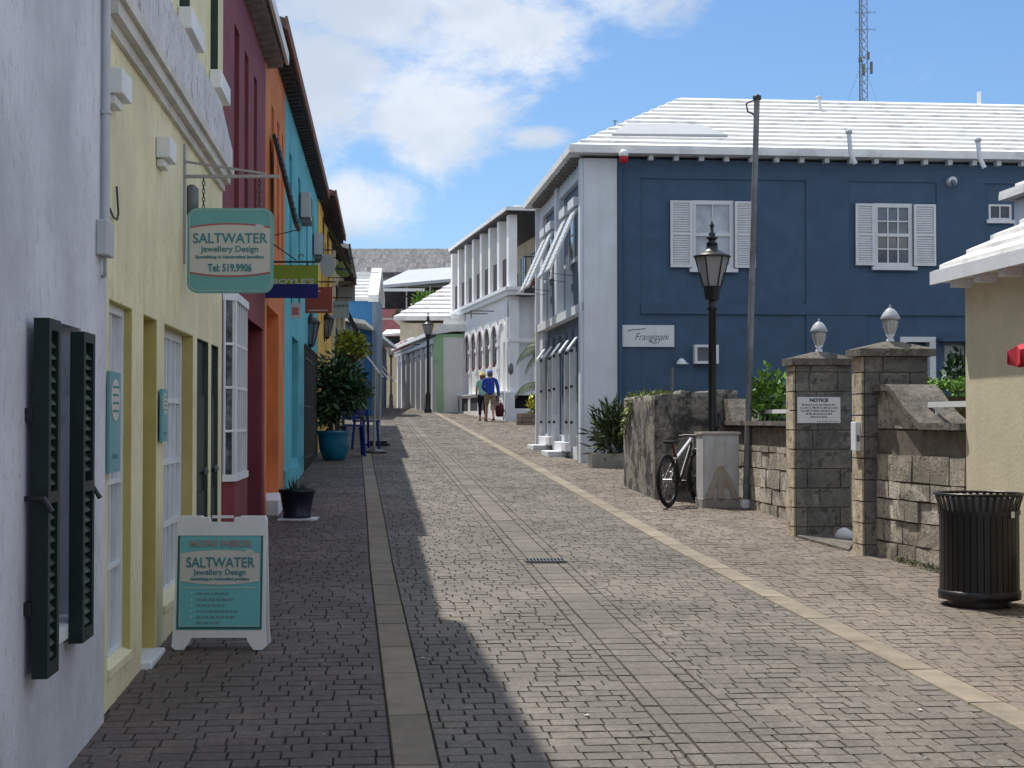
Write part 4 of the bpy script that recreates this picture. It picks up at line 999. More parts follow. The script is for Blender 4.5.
# left low wall
gA = G(788, 522); aA, bA = ab(gA); aA += .02
gB = sv(aA-.01, ab(G(745,505))[1]+1.2); ff = Fr(tuple(sv(aA, bA)), SU, -1)
Ll = 3.6; zc3 = at(760, 421, 19).z
LW_ = thing('stone_wall', 'low rubble stone wall between the notice pillar and the blackened wall', 'wall', tuple(gA))
z0 = gz(*sv(aA, bA))-.25
mb = MB(); courses(mb, ff, -.3, Ll, z0, zc3-.3, -.4, 0, (.17, .24), .25, .42, .011, .014); mb.build('stonework', rub_m, LW_)
mb = MB(); ff.box(mb, -.2, Ll-.05, -.38, -.022, z0, zc3-.08); mb.build('mortar_core', mort_m, LW_)
mb = MB(); courses(mb, ff, -.28, Ll, zc3-.295, zc3-.055, -.36, -.03, .24, .12, .2, .003, .02); mb.build('upper_course', bpy.data.materials['dark_upper_stones'], LW_)
mb = MB(); P = ff.pt; ff.box(mb, -.3, Ll, -.44, .05, zc3-.055, zc3)
mb.hexa([P(Ll-.9,-.4,zc3),P(Ll,-.4,zc3),P(Ll,.03,zc3),P(Ll-.9,.03,zc3),P(Ll-.6,-.4,zc3+.3),P(Ll,-.4,zc3+.3),P(Ll,.03,zc3+.3),P(Ll-.6,.03,zc3+.3)])
mb.build('coping', cap_m, LW_)
RL = thing('handrail', 'white painted handrail left of the notice pillar', 'railing', P(.9, -.2, zc3)); zr = at(765, 411, 19).z
mb = MB(); mb.bar(P(-.0,-.2,zr), P(2.4,-.2,zr), .04, .05)
for s in (.6, 1.9): mb.tube([P(s,-.2,zc3-.01), P(s,-.2,zr-.02)], .012, 6)
mb.build('rail', white_paint, RL)
# blackened wall block
gC = G(656, 500); aC, bC = ab(gC); fC = Fr(tuple(sv(aC, bC)), SV, 1)
wC = fC.hit(738, 440)[0]; zC1 = fC.hit(700, 391)[1]
OW = thing('stone_wall', 'tall blackened plastered stone wall behind the bicycle', 'wall', tuple(gC))
def rough_box(f, s0, s1, o0, o1, z0, z1f, n=(26, 12, 20), amp=.006):
    """box with a lumpy surface"""
    from mathutils import noise
    bm = bmesh.new(); idx = {}
    nx, ny, nz = n; mbv = {}
    for i in range(nx+1):
        for j in range(ny+1):
            for k in range(nz+1):
                if i in (0, nx) or j in (0, ny) or k in (0, nz):
                    s = s0+(s1-s0)*i/nx; o = o0+(o1-o0)*j/ny; zt_ = z1f(i/nx, j/ny); z = z0+(zt_-z0)*k/nz
                    p = f.pt(s, o, z); d = noise.noise_vector(p*2.3)*amp*1.4+noise.noise_vector(p*7)*amp
                    mbv[i,j,k] = p+d
    mb = MB()
    def q(*ks): mb.face([mbv[k] for k in ks], True)
    for i in range(nx):
        for j in range(ny): q((i,j,nz),(i+1,j,nz),(i+1,j+1,nz),(i,j+1,nz))
        for k in range(nz):
            for j in (0, ny): q((i,j,k),(i+1,j,k),(i+1,j,k+1),(i,j,k+1))
    for j in range(ny):
        for k in range(nz):
            for i in (0, nx): q((i,j,k),(i,j+1,k),(i,j+1,k+1),(i,j,k+1))
    return mb
mb = rough_box(fC, 0, wC, -2.6, 0, gz(*fC.O)-.2, lambda u, v: zC1+.0-(.06 if u < .3 else 0)+.02*math.sin(u*9))
o = mb.build('stonework', old_m, OW)
bm = bmesh.new(); bm.from_mesh(o.data); bmesh.ops.remove_doubles(bm, verts=bm.verts, dist=1e-4); bmesh.ops.recalc_face_normals(bm, faces=bm.faces); bm.to_mesh(o.data); bm.free()
mb = MB(); p = at(672, 391, 22.3); mb.tube([p-Vector((0,0,.3)), p+Vector((0,0,.33))], .022, 8); tag(mb.build('pipe_stub', grey_metal, None, loc=p), 'short upright metal pipe on top of the blackened wall', 'pipe')
# ------------------------------------------------------------------ foliage
def leaf_mat(name, c, isl=.6, rough=.5):
    m = M(name, c, rough, island=isl, spec=.3); p = m.node_tree.nodes['Principled BSDF']
    return m
def leaves(mb, c, rad, n, size, shell=.5, up=.4, aspect=2.2, seed=1):
    rn = random.Random(seed); c = Vector(c)
    lumps = [(Vector((rn.gauss(0,1), rn.gauss(0,1), rn.gauss(0,1))).normalized(), rn.uniform(.75, 1.15)) for _ in range(14)]
    for _ in range(n):
        d = Vector((rn.gauss(0,1), rn.gauss(0,1), rn.gauss(0,1))).normalized()
        k = max(lumps, key=lambda l: l[0].dot(d))[1]
        r = (shell + (1-shell)*rn.random())*k
        p = c + Vector((d.x*rad[0]*r, d.y*rad[1]*r, d.z*rad[2]*r))
        ax = (d*rn.uniform(.2, 1.2) + Vector((rn.gauss(0,.6), rn.gauss(0,.6), rn.gauss(0,.5)+up))).normalized()
        sd = ax.cross(Vector((rn.gauss(0,1), rn.gauss(0,1), rn.gauss(0,1)))).normalized()
        L = size*rn.uniform(.4, 1.45); W = L/aspect
        mb.face([p, p+ax*L*.5+sd*W/2, p+ax*L, p+ax*L*.5-sd*W/2])
dark_leaf = leaf_mat('dark_leaves', (.035,.08,.028)); bright_leaf = leaf_mat('bright_green_leaves', (.13,.25,.035)); lime_leaf = leaf_mat('lime_leaves', (.25,.30,.05))
olive_leaf = leaf_mat('olive_leaves', (.06,.085,.035)); stem_m = M('plant_stem', (.10,.07,.04), .8)

# big potted plant on the left
pp_ = G(334, 460); PX = pp_
PT = thing('potted_tree', 'large bushy green plant in a glazed blue pot against the shops on the left', 'potted plant', tuple(pp_))
mb = MB(); prof = [(.17,0),(.22,.03),(.28,.2),(.305,.38),(.315,.5),(.335,.53),(.335,.57),(.30,.57),(.28,.5),(.02,.49)]
mb.lathe(pp_, prof, 24); mb.build('pot', M('blue_glazed_ceramic', (.01,.12,.20), .22, var=.25, vscale=5, spec=.6), PT)
mb = MB()
for k in range(6):
    q = k*1.05; mb.tube([pp_+Vector((.05*math.cos(q),.05*math.sin(q),.45)), pp_+Vector((.15*math.cos(q),.15*math.sin(q),1.1)), pp_+Vector((.33*math.cos(q),.33*math.sin(q),1.75))], [.022,.016,.008], 6)
mb.build('stems', stem_m, PT)
mb = MB()
leaves(mb, pp_+Vector((.03,.1,1.45)), (.46,.45,.62), 1500, .17, .25, .1, 2.6, 3); leaves(mb, pp_+Vector((.38,.0,1.3)), (.30,.35,.48), 550, .17, .2, .1, 2.6, 4); leaves(mb, pp_+Vector((-.12,.0,.95)), (.28,.35,.35), 450, .15, .2, .1, 2.6, 5)
mb.build('foliage', dark_leaf, PT)
# hanging flower basket
c = at(351, 349, 38)
HBk = thing('hanging_basket', 'hanging basket of trailing yellow green foliage above the big potted plant', 'hanging basket', tuple(c))
mb = MB(); mb.lathe(c+Vector((0,0,-.36)), [(.05,0),(.17,.06),(.24,.17),(.25,.2)], 14); mb.build('basket', black_metal, HBk)
mb = MB(); leaves(mb, c+Vector((-.05,0,.08)), (.36,.3,.36), 700, .15, .3, .3, 2.4, 8); leaves(mb, c+Vector((.25,0,-.0)), (.22,.2,.22), 200, .13, .3, .0, 2.4, 9); mb.build('foliage', lime_leaf, HBk)
mb = MB(); top_ = c+Vector((0,0,.75)); 
for d in (-.22, .22): mb.tube([c+Vector((d,0,-.16)), top_], .006, 4)
mb.tube([top_, Vector((LF.pt(38.05,0,0).x, top_.y, top_.z))], .014, 5); mb.build('chain_and_bracket', black_metal, HBk)

# small dark pot with a succulent
pA = G(297, 519)
PA = thing('potted_plant', 'spiky succulent in a dark plastic pot by the orange doorway', 'potted plant', tuple(pA))
mb = MB(); mb.lathe(pA, [(.155,.012),(.165,.014),(.165,.05),(.16,.055),(.20,.30),(.215,.31),(.22,.35),(.2,.35),(.19,.30),(.01,.29)], 24); mb.build('pot', M('dark_navy_plastic', (.012,.016,.03), .4, var=.2), PA)
mb = MB(); mb.box(pA.x-.2,pA.x+.24,pA.y-.2,pA.y+.2,pA.z-.02,pA.z+.012); mb.build('tile', cool_white, PA)
mb = MB(); rn = random.Random(4)
for k in range(34):
    q = rn.uniform(0, 6.28); el = rn.uniform(.35, 1.45); L = rn.uniform(.12, .22); d = Vector((math.cos(q)*math.cos(el), math.sin(q)*math.cos(el), math.sin(el))); b = pA+Vector((math.cos(q)*.06, math.sin(q)*.06, .29)); sd = d.cross(Vector((0,0,1))).normalized()*.016; up = sd.cross(d).normalized()*.01
    m_ = b+d*L*.5+Vector((0,0,-.01)); e = b+d*L+Vector((0,0,.02))
    mb.face([b-sd,b+sd,m_+sd,m_-sd]); mb.face([m_-sd,m_+sd,e]); mb.face([b-sd,m_-sd,m_-up,b-up]); mb.face([b+sd,m_+sd,m_-up,b-up])
mb.build('leaves', M('succulent_leaves', (.06,.10,.08), .5, island=.4), PA)

# blue plastic chairs folded behind the big pot
cob = M('cobalt_blue_plastic', (.008,.025,.17), .35, var=.15)
def chair(p, rz):
    t_ = thing('bar_chair', '', 'chair', tuple(p)); Rm = Matrix.Rotation(rz, 3, 'Z'); W = lambda x, y, z: Vector(p)+Rm @ Vector((x, y, z))
    for sx in (-.2, .2):
        for sy in (-.18, .2):
            mb = MB(); mb.bar(W(sx*1.1,sy*1.1,0), W(sx*.9,sy*.9,.62), .05, .05); mb.build('leg', cob, t_)
    mb = MB(); mb.hexa([W(-.22,-.22,.60),W(.22,-.22,.60),W(.22,.22,.60),W(-.22,.22,.60),W(-.22,-.22,.64),W(.22,-.22,.64),W(.22,.22,.64),W(-.22,.22,.64)]); mb.build('seat', cob, t_)
    mb = MB()
    for sx in (-.18, .18): mb.bar(W(sx,.2,.64), W(sx,.27,1.08), .045, .04)
    for z in (.78, .92, 1.05): mb.bar(W(-.18,.23,z), W(.18,.23,z), .02, .07)
    mb.build('backrest', cob, t_); return t_
for k, (px, py, rz) in enumerate(((353, 456, .2), (366, 449, .7))):
    g = G(px, py); c_ = chair(g, rz); tag(c_, ('cobalt blue bar chair right beside the big blue pot', 'cobalt blue bar chair standing behind the other, next to the barrier poles')[k], group='blue bar chairs')
# two barrier poles with bases
pole_m = M('brushed_steel', (.33,.34,.36), .35, .6)
for k, (px, py, pt_) in enumerate(((374, 453, 372), (379, 446, 376))):
    g = G(px, py); h = (py-pt_)*g.y/FOC
    t_ = thing('barrier_pole', ('metal pole with a flat round black base, nearer the camera', 'metal pole with square black base just behind the first pole')[k], 'pole', tuple(g), 'poles at the edge of the left pavement')
    mb = MB()
    if k == 0: mb.lathe(g, [(.30,.0),(.30,.03),(.2,.05),(.05,.09)], 20)
    else: mb.box(g.x-.2,g.x+.2,g.y-.2,g.y+.2,g.z,g.z+.12); mb.box(g.x-.3,g.x+.25,g.y-.05,g.y+.05,g.z,g.z+.05)
    mb.build('base', black_metal, t_)
    mb = MB(); mb.tube([g+Vector((0,0,.05)), g+Vector((.02,0,h))], .028, 8); mb.lathe(g+Vector((.02,0,h)), [(.03,0),(.05,.02),(.03,.06),(.005,.08)], 8); mb.build('pole', pole_m, t_)

# ------------------------------------------------------------------ hanging signs
HS = lambda p: Fr((p.x, p.y), SV*0+Vector((1, 0)), 1)   # a board facing the camera side
teal = M('teal_sign_paint', (.15,.38,.38), .5, var=.05); sand = M('pale_sign_ground', (.56,.55,.51), .6); coral = M('coral_line', (.40,.12,.12), .6); pale_line = M('pale_sign_line', (.5,.56,.52), .6); tealtxt = M('teal_lettering', (.05,.22,.24), .6)
def rounded(w, h, r, n=6):
    pts = []
    for (cx, cz, a0) in ((w-r, r, -90), (w-r, h-r, 0), (r, h-r, 90), (r, r, 180)):
        for i in range(n+1): q = R(a0+90*i/n); pts.append((cx+r*math.cos(q), cz+r*math.sin(q)))
    return pts
Ys = 11.2; c0 = at(187, 293, Ys); c1 = at(273, 208, Ys); W_, H_ = c1.x-c0.x, c1.z-c0.z
SS = thing('hanging_sign', 'teal and cream hanging sign reading SALTWATER Jewellery Design on chains', 'sign', (c0.x+W_/2, c0.y, c0.z))
fs = Fr((c0.x, c0.y), (1, 0), 1)
def plate(fr, x0, z0, pts, o0, o1, mat, name, par, y=0):
    mb = MB(); P = [fr.pt(x0+x, o0, z0+z) for x, z in pts]; d = fr.pt(0, o1, 0)-fr.pt(0, o0, 0); mb.extrude(P, d); return mb.build(name, mat, par)
plate(fs, 0, c0.z, rounded(W_, H_, .07), -.03, 0, teal, 'board', SS)
rim = rounded(W_-.03, H_-.03, .06); mb = MB(); n = len(rim)
for i in range(n): a, b = rim[i], rim[(i+1) % n]; mb.tube([fs.pt(a[0]+.015,.002,c0.z+a[1]+.015), fs.pt(b[0]+.015,.002,c0.z+b[1]+.015)], .0028, 4, caps=False)
mb.build('rim_line', pale_line, SS)
def banner(fr, x0, x1, zl, zu, bulge, o, mat, par, name, n=14):
    pts = []
    for i in range(n+1): u = i/n; pts.append((x0+(x1-x0)*u, zu+bulge*(1-(2*u-1)**2)))
    for i in range(n, -1, -1): u = i/n; pts.append((x0+(x1-x0)*u, zl-bulge*(1-(2*u-1)**2)))
    mb = MB(); mb.extrude([fr.pt(x, o, z) for x, z in pts], fr.N.to_3d()*.0015); return mb.build(name, mat, par)
def logo_panel(fr, par, x0, x1, zl, zu, k, tel=True):
    w = x1-x0; b = w*.045
    banner(fr, x0, x1, zl-.012*k, zu+.012*k, b, .0012, coral, par, 'coral_line'); banner(fr, x0, x1, zl, zu, b, .0032, sand, par, 'cream_band')
    m = (x0+x1)/2; hh = zu-zl
    t_ = .006
    if tel:
        text(par, 'SALTWATER', fr, m, zl+hh*.76, .10, tealtxt, t_, width=w*.93, bold=.001); text(par, 'Jewellery Design', fr, m, zl+hh*.52, .06, tealtxt, t_, width=w*.72, bold=.0006)
        text(par, 'Specializing in Handcrafted Jewellery', fr, m, zl+hh*.34, .03, tealtxt, t_, width=w*.86, bold=.0006); text(par, 'Tel: 519.9906', fr, m, zl+hh*.08, .075, tealtxt, t_, width=w*.55, bold=.0018)
    else:
        text(par, 'SALTWATER', fr, m, zl+hh*.66, .088, tealtxt, t_, width=w*.86, bold=.001); text(par, 'Jewellery Design', fr, m, zl+hh*.32, .05, tealtxt, t_, width=w*.66, bold=.0005)
        text(par, 'Specializing in Handcrafted Jewellery', fr, m, zl+hh*.08, .024, tealtxt, t_, width=w*.74, bold=.0005)
    # shell emblem
    mb = MB(); cx, cz = x1-w*.14, zu+b*.2; s = w*.055
    for q in (-.6, 0, .6): mb.extrude([fr.pt(cx-s*.6, .007, cz-s*.8), fr.pt(cx-s*.2+s*math.sin(q), .007, cz+s*math.cos(q)), fr.pt(cx+s*.5+s*math.sin(q+.5), .007, cz+s*.6*math.cos(q+.5)), fr.pt(cx+s*.1, .007, cz-s*.5)], fr.N.to_3d()*(.001+.0004*(q+1)))
    mb.build('shell_emblem', pale_line, par)
logo_panel(fs, SS, .02, W_-.02, c0.z+H_*.25, c0.z+H_*.76, 1)
mb = MB(); bx = at(183, 170, 11.25); zt0 = at(0, 145, 11.25).z; zbb = at(0, 264, 11.25).z; zar = at(230, 176, Ys).z; xe = at(279, 176, Ys).x
mb.box(bx.x-.012, bx.x+.022, Ys-.0, Ys+.05, zbb, zt0); mb.bar((bx.x, Ys+.02, zar), (xe, Ys+.02, zar), .03, .022); mb.bar((bx.x, Ys+.02, zt0-.12), (xe-.10, Ys+.02, zar+.02), .022, .015)
mb.build('bracket', M('pale_grey_iron', (.34,.33,.33), .5, var=.1), SS)
for x in (c0.x+.11, c1.x-.10):
    mb = MB(); z = c1.z-.02; k = 0
    while z < zar-.005:
        q = [Vector((math.cos(a)*.010, math.sin(a)*.018)) for a in [R(60*i) for i in range(7)]]
        mb.tube([(x+(v.x if k % 2 else 0), Ys+.015+(0 if k % 2 else v.x), z+v.y) for v in q], .0035, 4, caps=False); z += .028; k += 1
    mb.build('chain', black_metal, SS)
# dark oval vent and block behind the sign bracket
mb = MB(); c = LF.pt(11.45, .03, at(190, 199, 11.4).z); mb.lathe(c, [(.02,-.11),(.05,-.08),(.05,.08),(.02,.11)], 10); tag(mb.build('wall_vent', grey_metal, None, loc=c), 'small dark oval vent on the yellow wall behind the teal hanging sign', 'vent')
# Boyle's sign
Yb = 18.9; p0 = at(258, 298, Yb); p1 = at(318, 265, Yb); pm = at(300, 284, Yb).z
fb_ = Fr((p0.x, Yb), (1, 0), 1); W2 = p1.x-p0.x
BO = thing('hanging_sign', "hanging sign with green top and navy bottom reading BOYLE'S", 'sign', (p0.x, Yb, p0.z))
mb = MB(); fb_.box(mb, 0, W2, -.03, 0, p0.z, pm); mb.build('lower_board', M('deep_navy_sign', (.012,.02,.13), .5), BO)
mb = MB(); fb_.box(mb, 0, W2, -.03, 0, pm+.001, p1.z); mb.build('upper_board', M('grass_green_sign', (.21,.31,.035), .5), BO)
text(BO, "BOYLE'S", fb_, W2*.58, pm+.028, .08, pale_line, .001, width=W2*.70, bold=.002)
text(BO, "OF BERMUDA", fb_, W2*.80, p0.z+.03, .02, pale_line, .001, width=W2*.2) if False else None
mb = MB(); zb2 = at(0, 262, Yb).z; xe = at(320, 262, Yb).x; xw = LF.pt(Yb,0,0).x
mb.tube([(xw, Yb-.015, zb2), (xe, Yb-.015, zb2)], .012, 6); mb.tube([(xw, Yb-.015, zb2+.28), (xe-.28, Yb-.015, zb2+.02)], .008, 6)
for x in (p0.x+.1, p1.x-.12): mb.tube([(x, Yb-.015, p1.z-.01), (x, Yb-.015, zb2)], .007, 5)
q = [Vector((xe-.22+.03*math.cos(a), Yb-.015, zb2+.06+.03*math.sin(a))) for a in [R(30*i) for i in range(9)]]; mb.tube(q, .006, 5); mb.build('bracket', black_metal, BO)
def board_sign(name, label, x0, y0, x1, y1, Y, mat, txt=(), arm=True, armpx=None, tmat=None, extra=None, shape=None):
    a = at(x0, y1, Y); b = at(x1, y0, Y); f = Fr((a.x, Y), (1, 0), 1); w, h = b.x-a.x, b.z-a.z
    t_ = thing(name, label, 'sign', (a.x+w/2, Y, a.z))
    mb = MB()
    if shape == 'oval':
        mb.extrude([f.pt(w/2+w/2*math.cos(R(i*15)), -.03, a.z+h/2+h/2*math.sin(R(i*15))) for i in range(24)], f.N.to_3d()*.03)
    else: f.box(mb, 0, w, -.03, 0, a.z, b.z)
    mb.build('board', mat, t_)
    for (s, fz, size, wf) in txt: text(t_, s, f, w/2, a.z+h*fz, size, tmat or ink, .001, width=w*wf, bold=.001)
    mb = MB(); xw = -1.42-.0794*Y; za = b.z+.08
    if Y > 52: xw = a.x-.6
    mb.tube([(xw, Y-.015, za), (b.x+.06, Y-.015, za)], .012, 6)
    for k in (.15, .85): mb.tube([(a.x+w*k, Y-.015, b.z-.005), (a.x+w*k, Y-.015, za)], .006, 4)
    mb.build('bracket', black_metal, t_)
    return t_, f, w, h, a, b
white_l = M('white_lettering', (.7,.68,.62), .6)
t_, f, w, h, a, b = board_sign('hanging_sign', 'rust red hanging sign board with a thin line of white print at its foot', 305, 287, 332, 313, 25, M('rust_red_sign', (.26,.055,.035), .6, var=.12, vscale=6))
blurlines(t_, f, w*.1, w*.9, a.z+h*.08, (.9,), .03, .001, white_l, h=.02); blurlines(t_, f, w*.3, w*.6, a.z+h*.82, (.9,), .03, .001, white_l, h=.02)
board_sign('hanging_sign', 'plain grey white oval hanging sign above the rust red sign', 320, 254, 335, 277, 32, M('grey_white_sign', (.42,.41,.38), .6), shape='oval')
t_, f, w, h, a, b = board_sign('hanging_sign', 'round green hanging sign with a dark winged emblem', 335, 261, 353, 277, 40, M('moss_green_sign', (.20,.27,.09), .6, var=.15), shape='oval')
mb = MB()
for s in (-1, 1): mb.extrude([f.pt(w/2, .001, a.z+h*.38), f.pt(w/2+s*w*.38, .001, a.z+h*.46), f.pt(w/2+s*w*.42, .001, a.z+h*.62), f.pt(w/2+s*w*.1, .001, a.z+h*.58)], f.N.to_3d()*.002)
mb.build('emblem', M('slate_emblem', (.07,.09,.13), .6), t_)
slate_s = M('slate_grey_sign', (.24,.27,.31), .6)
board_sign('hanging_sign', "slate grey hanging sign with black script ending in on's", 338, 281, 355, 301, 39.5, slate_s, txt=(("...on's", .78, .12, .7),))
board_sign('hanging_sign', "pale blue grey hanging sign with black script reading Lene's", 333, 301, 349, 318, 36, M('pale_blue_sign', (.27,.34,.38), .6), txt=(("Lene's", .74, .12, .85),))
t_, f, w, h, a, b = board_sign('hanging_sign', 'small white and red hanging sign below the big navy and green one', 290, 303, 301, 318, 24, M('white_red_sign', (.5,.42,.42), .6))
mb = MB(); f.box(mb, w*.2, w*.8, .001, .003, a.z+h*.2, a.z+h*.7); mb.build('red_panel', coral, t_)

# wall lanterns
def wall_lantern(px, py, Y, label):
    c = at(px, py, Y); t_ = thing('wall_lantern', label, 'lantern', tuple(c), 'black lanterns on the left walls'); r = .13
    mb = MB(); mb.lathe(c, [(.03,-.3),(.07,-.26),(.07,-.24)], 6); mb.lathe(c, [(.17,.14),(.175,.16),(.10,.24),(.04,.27),(.02,.34)], 6)
    for k in range(6): q = R(60*k); mb.tube([c+Vector((.07*math.cos(q),.07*math.sin(q),-.24)), c+Vector((.155*math.cos(q),.155*math.sin(q),.14))], .009, 4)
    mb.build('lantern_frame', black_metal, t_)
    mb = MB(); mb.lathe(c, [(.06,-.235),(.145,.135)], 6, smooth=False); mb.build('glass', pane_grey, t_)
    mb = MB(); xw = -1.42-.0794*Y; mb.tube([(xw, Y, c.z-.15), ((xw+c.x)/2, Y, c.z-.36), (c.x, Y, c.z-.30)], .014, 6); mb.build('bracket', black_metal, t_)
wall_lantern(311, 331, 29.5, 'black wall lantern on the turquoise building beside the iron gates'); wall_lantern(327, 326, 36.5, 'black wall lantern on the golden yellow building'); wall_lantern(336, 340, 43, 'black wall lantern farthest down the left side')

# posters on the yellow shop
def poster(s0, s1, z0, z1, o, label):
    t_ = thing('wall_poster', label, 'poster', LF.pt(s0, o, z0)); mb = MB(); LF.box(mb, s0, s1, o-.015, o, z0, z1); mb.build('board', M('pale_teal_poster', (.16,.36,.40), .5, var=.1) if 'pale_teal_poster' not in bpy.data.materials else bpy.data.materials['pale_teal_poster'], t_)
    mb = MB(); h = z1-z0; pts = [(s0+(s1-s0)*(.5+.38*math.cos(R(i*15))), z0+h*(.72+.21*math.sin(R(i*15)))) for i in range(24)]; mb.extrude([LF.pt(s, o+.001, z) for s, z in pts], LF.N.to_3d()*.002); mb.build('cream_label', sand, t_)
    mb = MB()
    for i in range(4): LF.box(mb, s0+(s1-s0)*.25, s0+(s1-s0)*.75, o+.003, o+.005, z0+h*(.60+.08*i), z0+h*(.62+.08*i))
    LF.box(mb, s0+(s1-s0)*.3, s0+(s1-s0)*.7, o+.001, o+.004, z0+h*.14, z0+h*.18); mb.build('print', tealtxt, t_)
poster(7.985, 8.32, 1.49, 2.0, .045, 'pale teal poster with cream label at the first yellow shop window'); poster(9.98, 10.24, 1.62, 1.95, .03, 'small pale teal poster on the yellow wall right of the doorway')

# ------------------------------------------------------------------ A-frame sandwich board
pf = G(216, 651); Yf = pf.y; a0 = at(170, 650, Yf); a1 = at(263, 650, Yf); z0 = a0.z; Wf = a1.x-a0.x+.025; Hf = at(216, 516, Yf+.1).z-z0
AF = thing('sandwich_board', 'white plastic sandwich board with teal SALTWATER poster on the left pavement', 'sandwich board', (pf.x, Yf, z0))
wp = M('off_white_plastic', (.72,.72,.73), .5, var=.06, vscale=4)
def aframe_side(lean, name):
    L = Hf; th = .035
    def P(x, z, o): # along the leaning panel
        return Vector((a0.x+x, Yf + lean*(z/L)*.07 + (o if lean > 0 else -o)*-1 + (0 if lean > 0 else .215), z0+z))
    e = .02; out = [(0+e*.4,.02),(.03,0),(.085,0),(.12,.05),(.13,.075),(Wf-.13,.075),(Wf-.12,.05),(Wf-.085,0),(Wf-.03,0),(Wf-e*.4,.02),(Wf-.015,.12),(Wf-e,L-.02),(Wf-.03,L),
         (Wf*.70,L),(Wf*.69,L-.008),(Wf*.64,L-.008),(Wf*.63,L-.04),(Wf*.38,L-.04),(Wf*.37,L-.008),(Wf*.30,L-.008),(Wf*.29,L),(.05,L),(.03,L-.02),(.015,.12)]
    mb = MB(); pts = [P(x, z, 0) for x, z in out]; mb.extrude(pts, (0, th*(1 if lean > 0 else -1), 0)); return mb.build(name, wp, AF), P
fp, PF = aframe_side(1, 'front_panel'); aframe_side(-1, 'back_panel')
mb = MB(); mb.bar(PF(Wf*.4,Hf-.005,0)+Vector((0,.03,0)), PF(Wf*.62,Hf-.005,0)+Vector((0,.03,0)), .02, .016); mb.bar((a0.x+.05,Yf+.06,z0+.3),(a0.x+.05,Yf+.2,z0+.3),.01,.02); mb.build('hinge_and_stay', wp, AF)
class LeanFr:
    U = Vector((1, 0)); N = Vector((0, -1))
    def pt(s, x, o, z): q = PF(x, z-z0, 0); return Vector((q.x, q.y-o, q.z))
lf = LeanFr()
def lbox(x0, x1, zl, zu, o0, o1, mat, name):
    mb = MB(); P = lf.pt; mb.hexa([P(x0,o0,zl),P(x1,o0,zl),P(x1,o1,zl),P(x0,o1,zl),P(x0,o0,zu),P(x1,o0,zu),P(x1,o1,zu),P(x0,o1,zu)]); return mb.build(name, mat, AF)
x0, x1, zl, zu = .035, Wf-.035, z0+.125, z0+Hf-.12
lbox(x0, x1, zl, zu, .001, .003, M('dark_teal_poster', (.025,.15,.16), .5), 'poster'); lbox(x0+.018, x1-.014, zl+.018, zu-.004, .003, .005, M('teal_poster', (.15,.46,.49), .45, var=.05), 'poster_face')
class LF2(LeanFr):
    def pt(s, x, o, z): q = PF(x, z-z0, 0); return Vector((q.x, q.y-o-.004, q.z))
lf = LF2()
logo_panel(lf, AF, x0+.02, x1-.016, zl+.30, zl+.47, .1, tel=False)
text(AF, 'MORE INSIDE', lf, (x0+x1)/2, zu-.05, .055, M('faded_coral_print', (.34,.27,.27), .6), .004, width=(x1-x0)*.72, bold=.002)
for (q0, q1, w0, w1) in ((x0+.03, x1-.03, zl+.255, zl+.26), (x0+.016, x0+.02, zl+.02, zu-.01), (x1-.02, x1-.016, zl+.02, zu-.01), (x0+.02, x1-.02, zl+.02, zl+.024)):
    lbox(q0, q1, w0, w1, .003, .005, pale_line, 'poster_line')
grt = M('faded_poster_print', (.14,.27,.28), .6)
for i, wf in enumerate((.55, .6, .5, .68, .66, .42)):
    z = zl+.215-i*.036; mb = MB(); x = x0+.125
    while x < x0+.125+wf*.36: k = random.uniform(.012, .04); lf.pt; P = lf.pt; mb.hexa([P(x,.003,z),P(x+k,.003,z),P(x+k,.004,z),P(x,.004,z),P(x,.003,z+.014),P(x+k,.003,z+.014),P(x+k,.004,z+.014),P(x,.004,z+.014)]); x += k+.008
    mb.build('faded_print', grt, AF)
    if i < 5: lbox(x0+.088, x0+.098, z+.001, z+.011, .006, .007, pale_line, 'bullet')

# ------------------------------------------------------------------ litter bin
pb = G(979, 610); Db = pb.y+.26; cb = Vector((at(979.5, 600, Db).x, Db, 0)); cb.z = gz(cb.x, cb.y)
rt = 43*Db/FOC; rb = 38.5*Db/FOC; Hb = 111*Db/FOC
LB = thing('litter_bin', 'round black slatted metal litter bin with flared rim on the right pavement', 'litter bin', tuple(cb))
mb = MB(); mb.lathe(cb, [(rb*.80,0),(rb*.80,.05)], 28); mb.build('base', black_metal, LB)
mb = MB(); mb.lathe(cb, [(rb+.006,.05),(rb+.012,.052),(rb+.012,.115),(rb-.01,.12)], 40)
def ring(mb, z0_, z1_, r0, r1, n=40):
    for k in range(n):
        a, b = 2*math.pi*k/n, 2*math.pi*(k+1)/n; q = []
        for z in (z0_, z1_):
            for (r, g) in ((r0, a), (r0, b), (r1, b), (r1, a)): q.append(cb+Vector((r*math.cos(g), r*math.sin(g), z)))
        mb.hexa(q)
mb.build('bottom_band', black_metal, LB)
mb = MB(); ring(mb, Hb-.155, Hb-.125, rb-.008, rb+.010); mb.build('hoop', black_metal, LB); mb = MB(); ring(mb, .36*Hb, .36*Hb+.03, rb-.018, rb-.006); mb.build('hoop', black_metal, LB)
mb = MB()
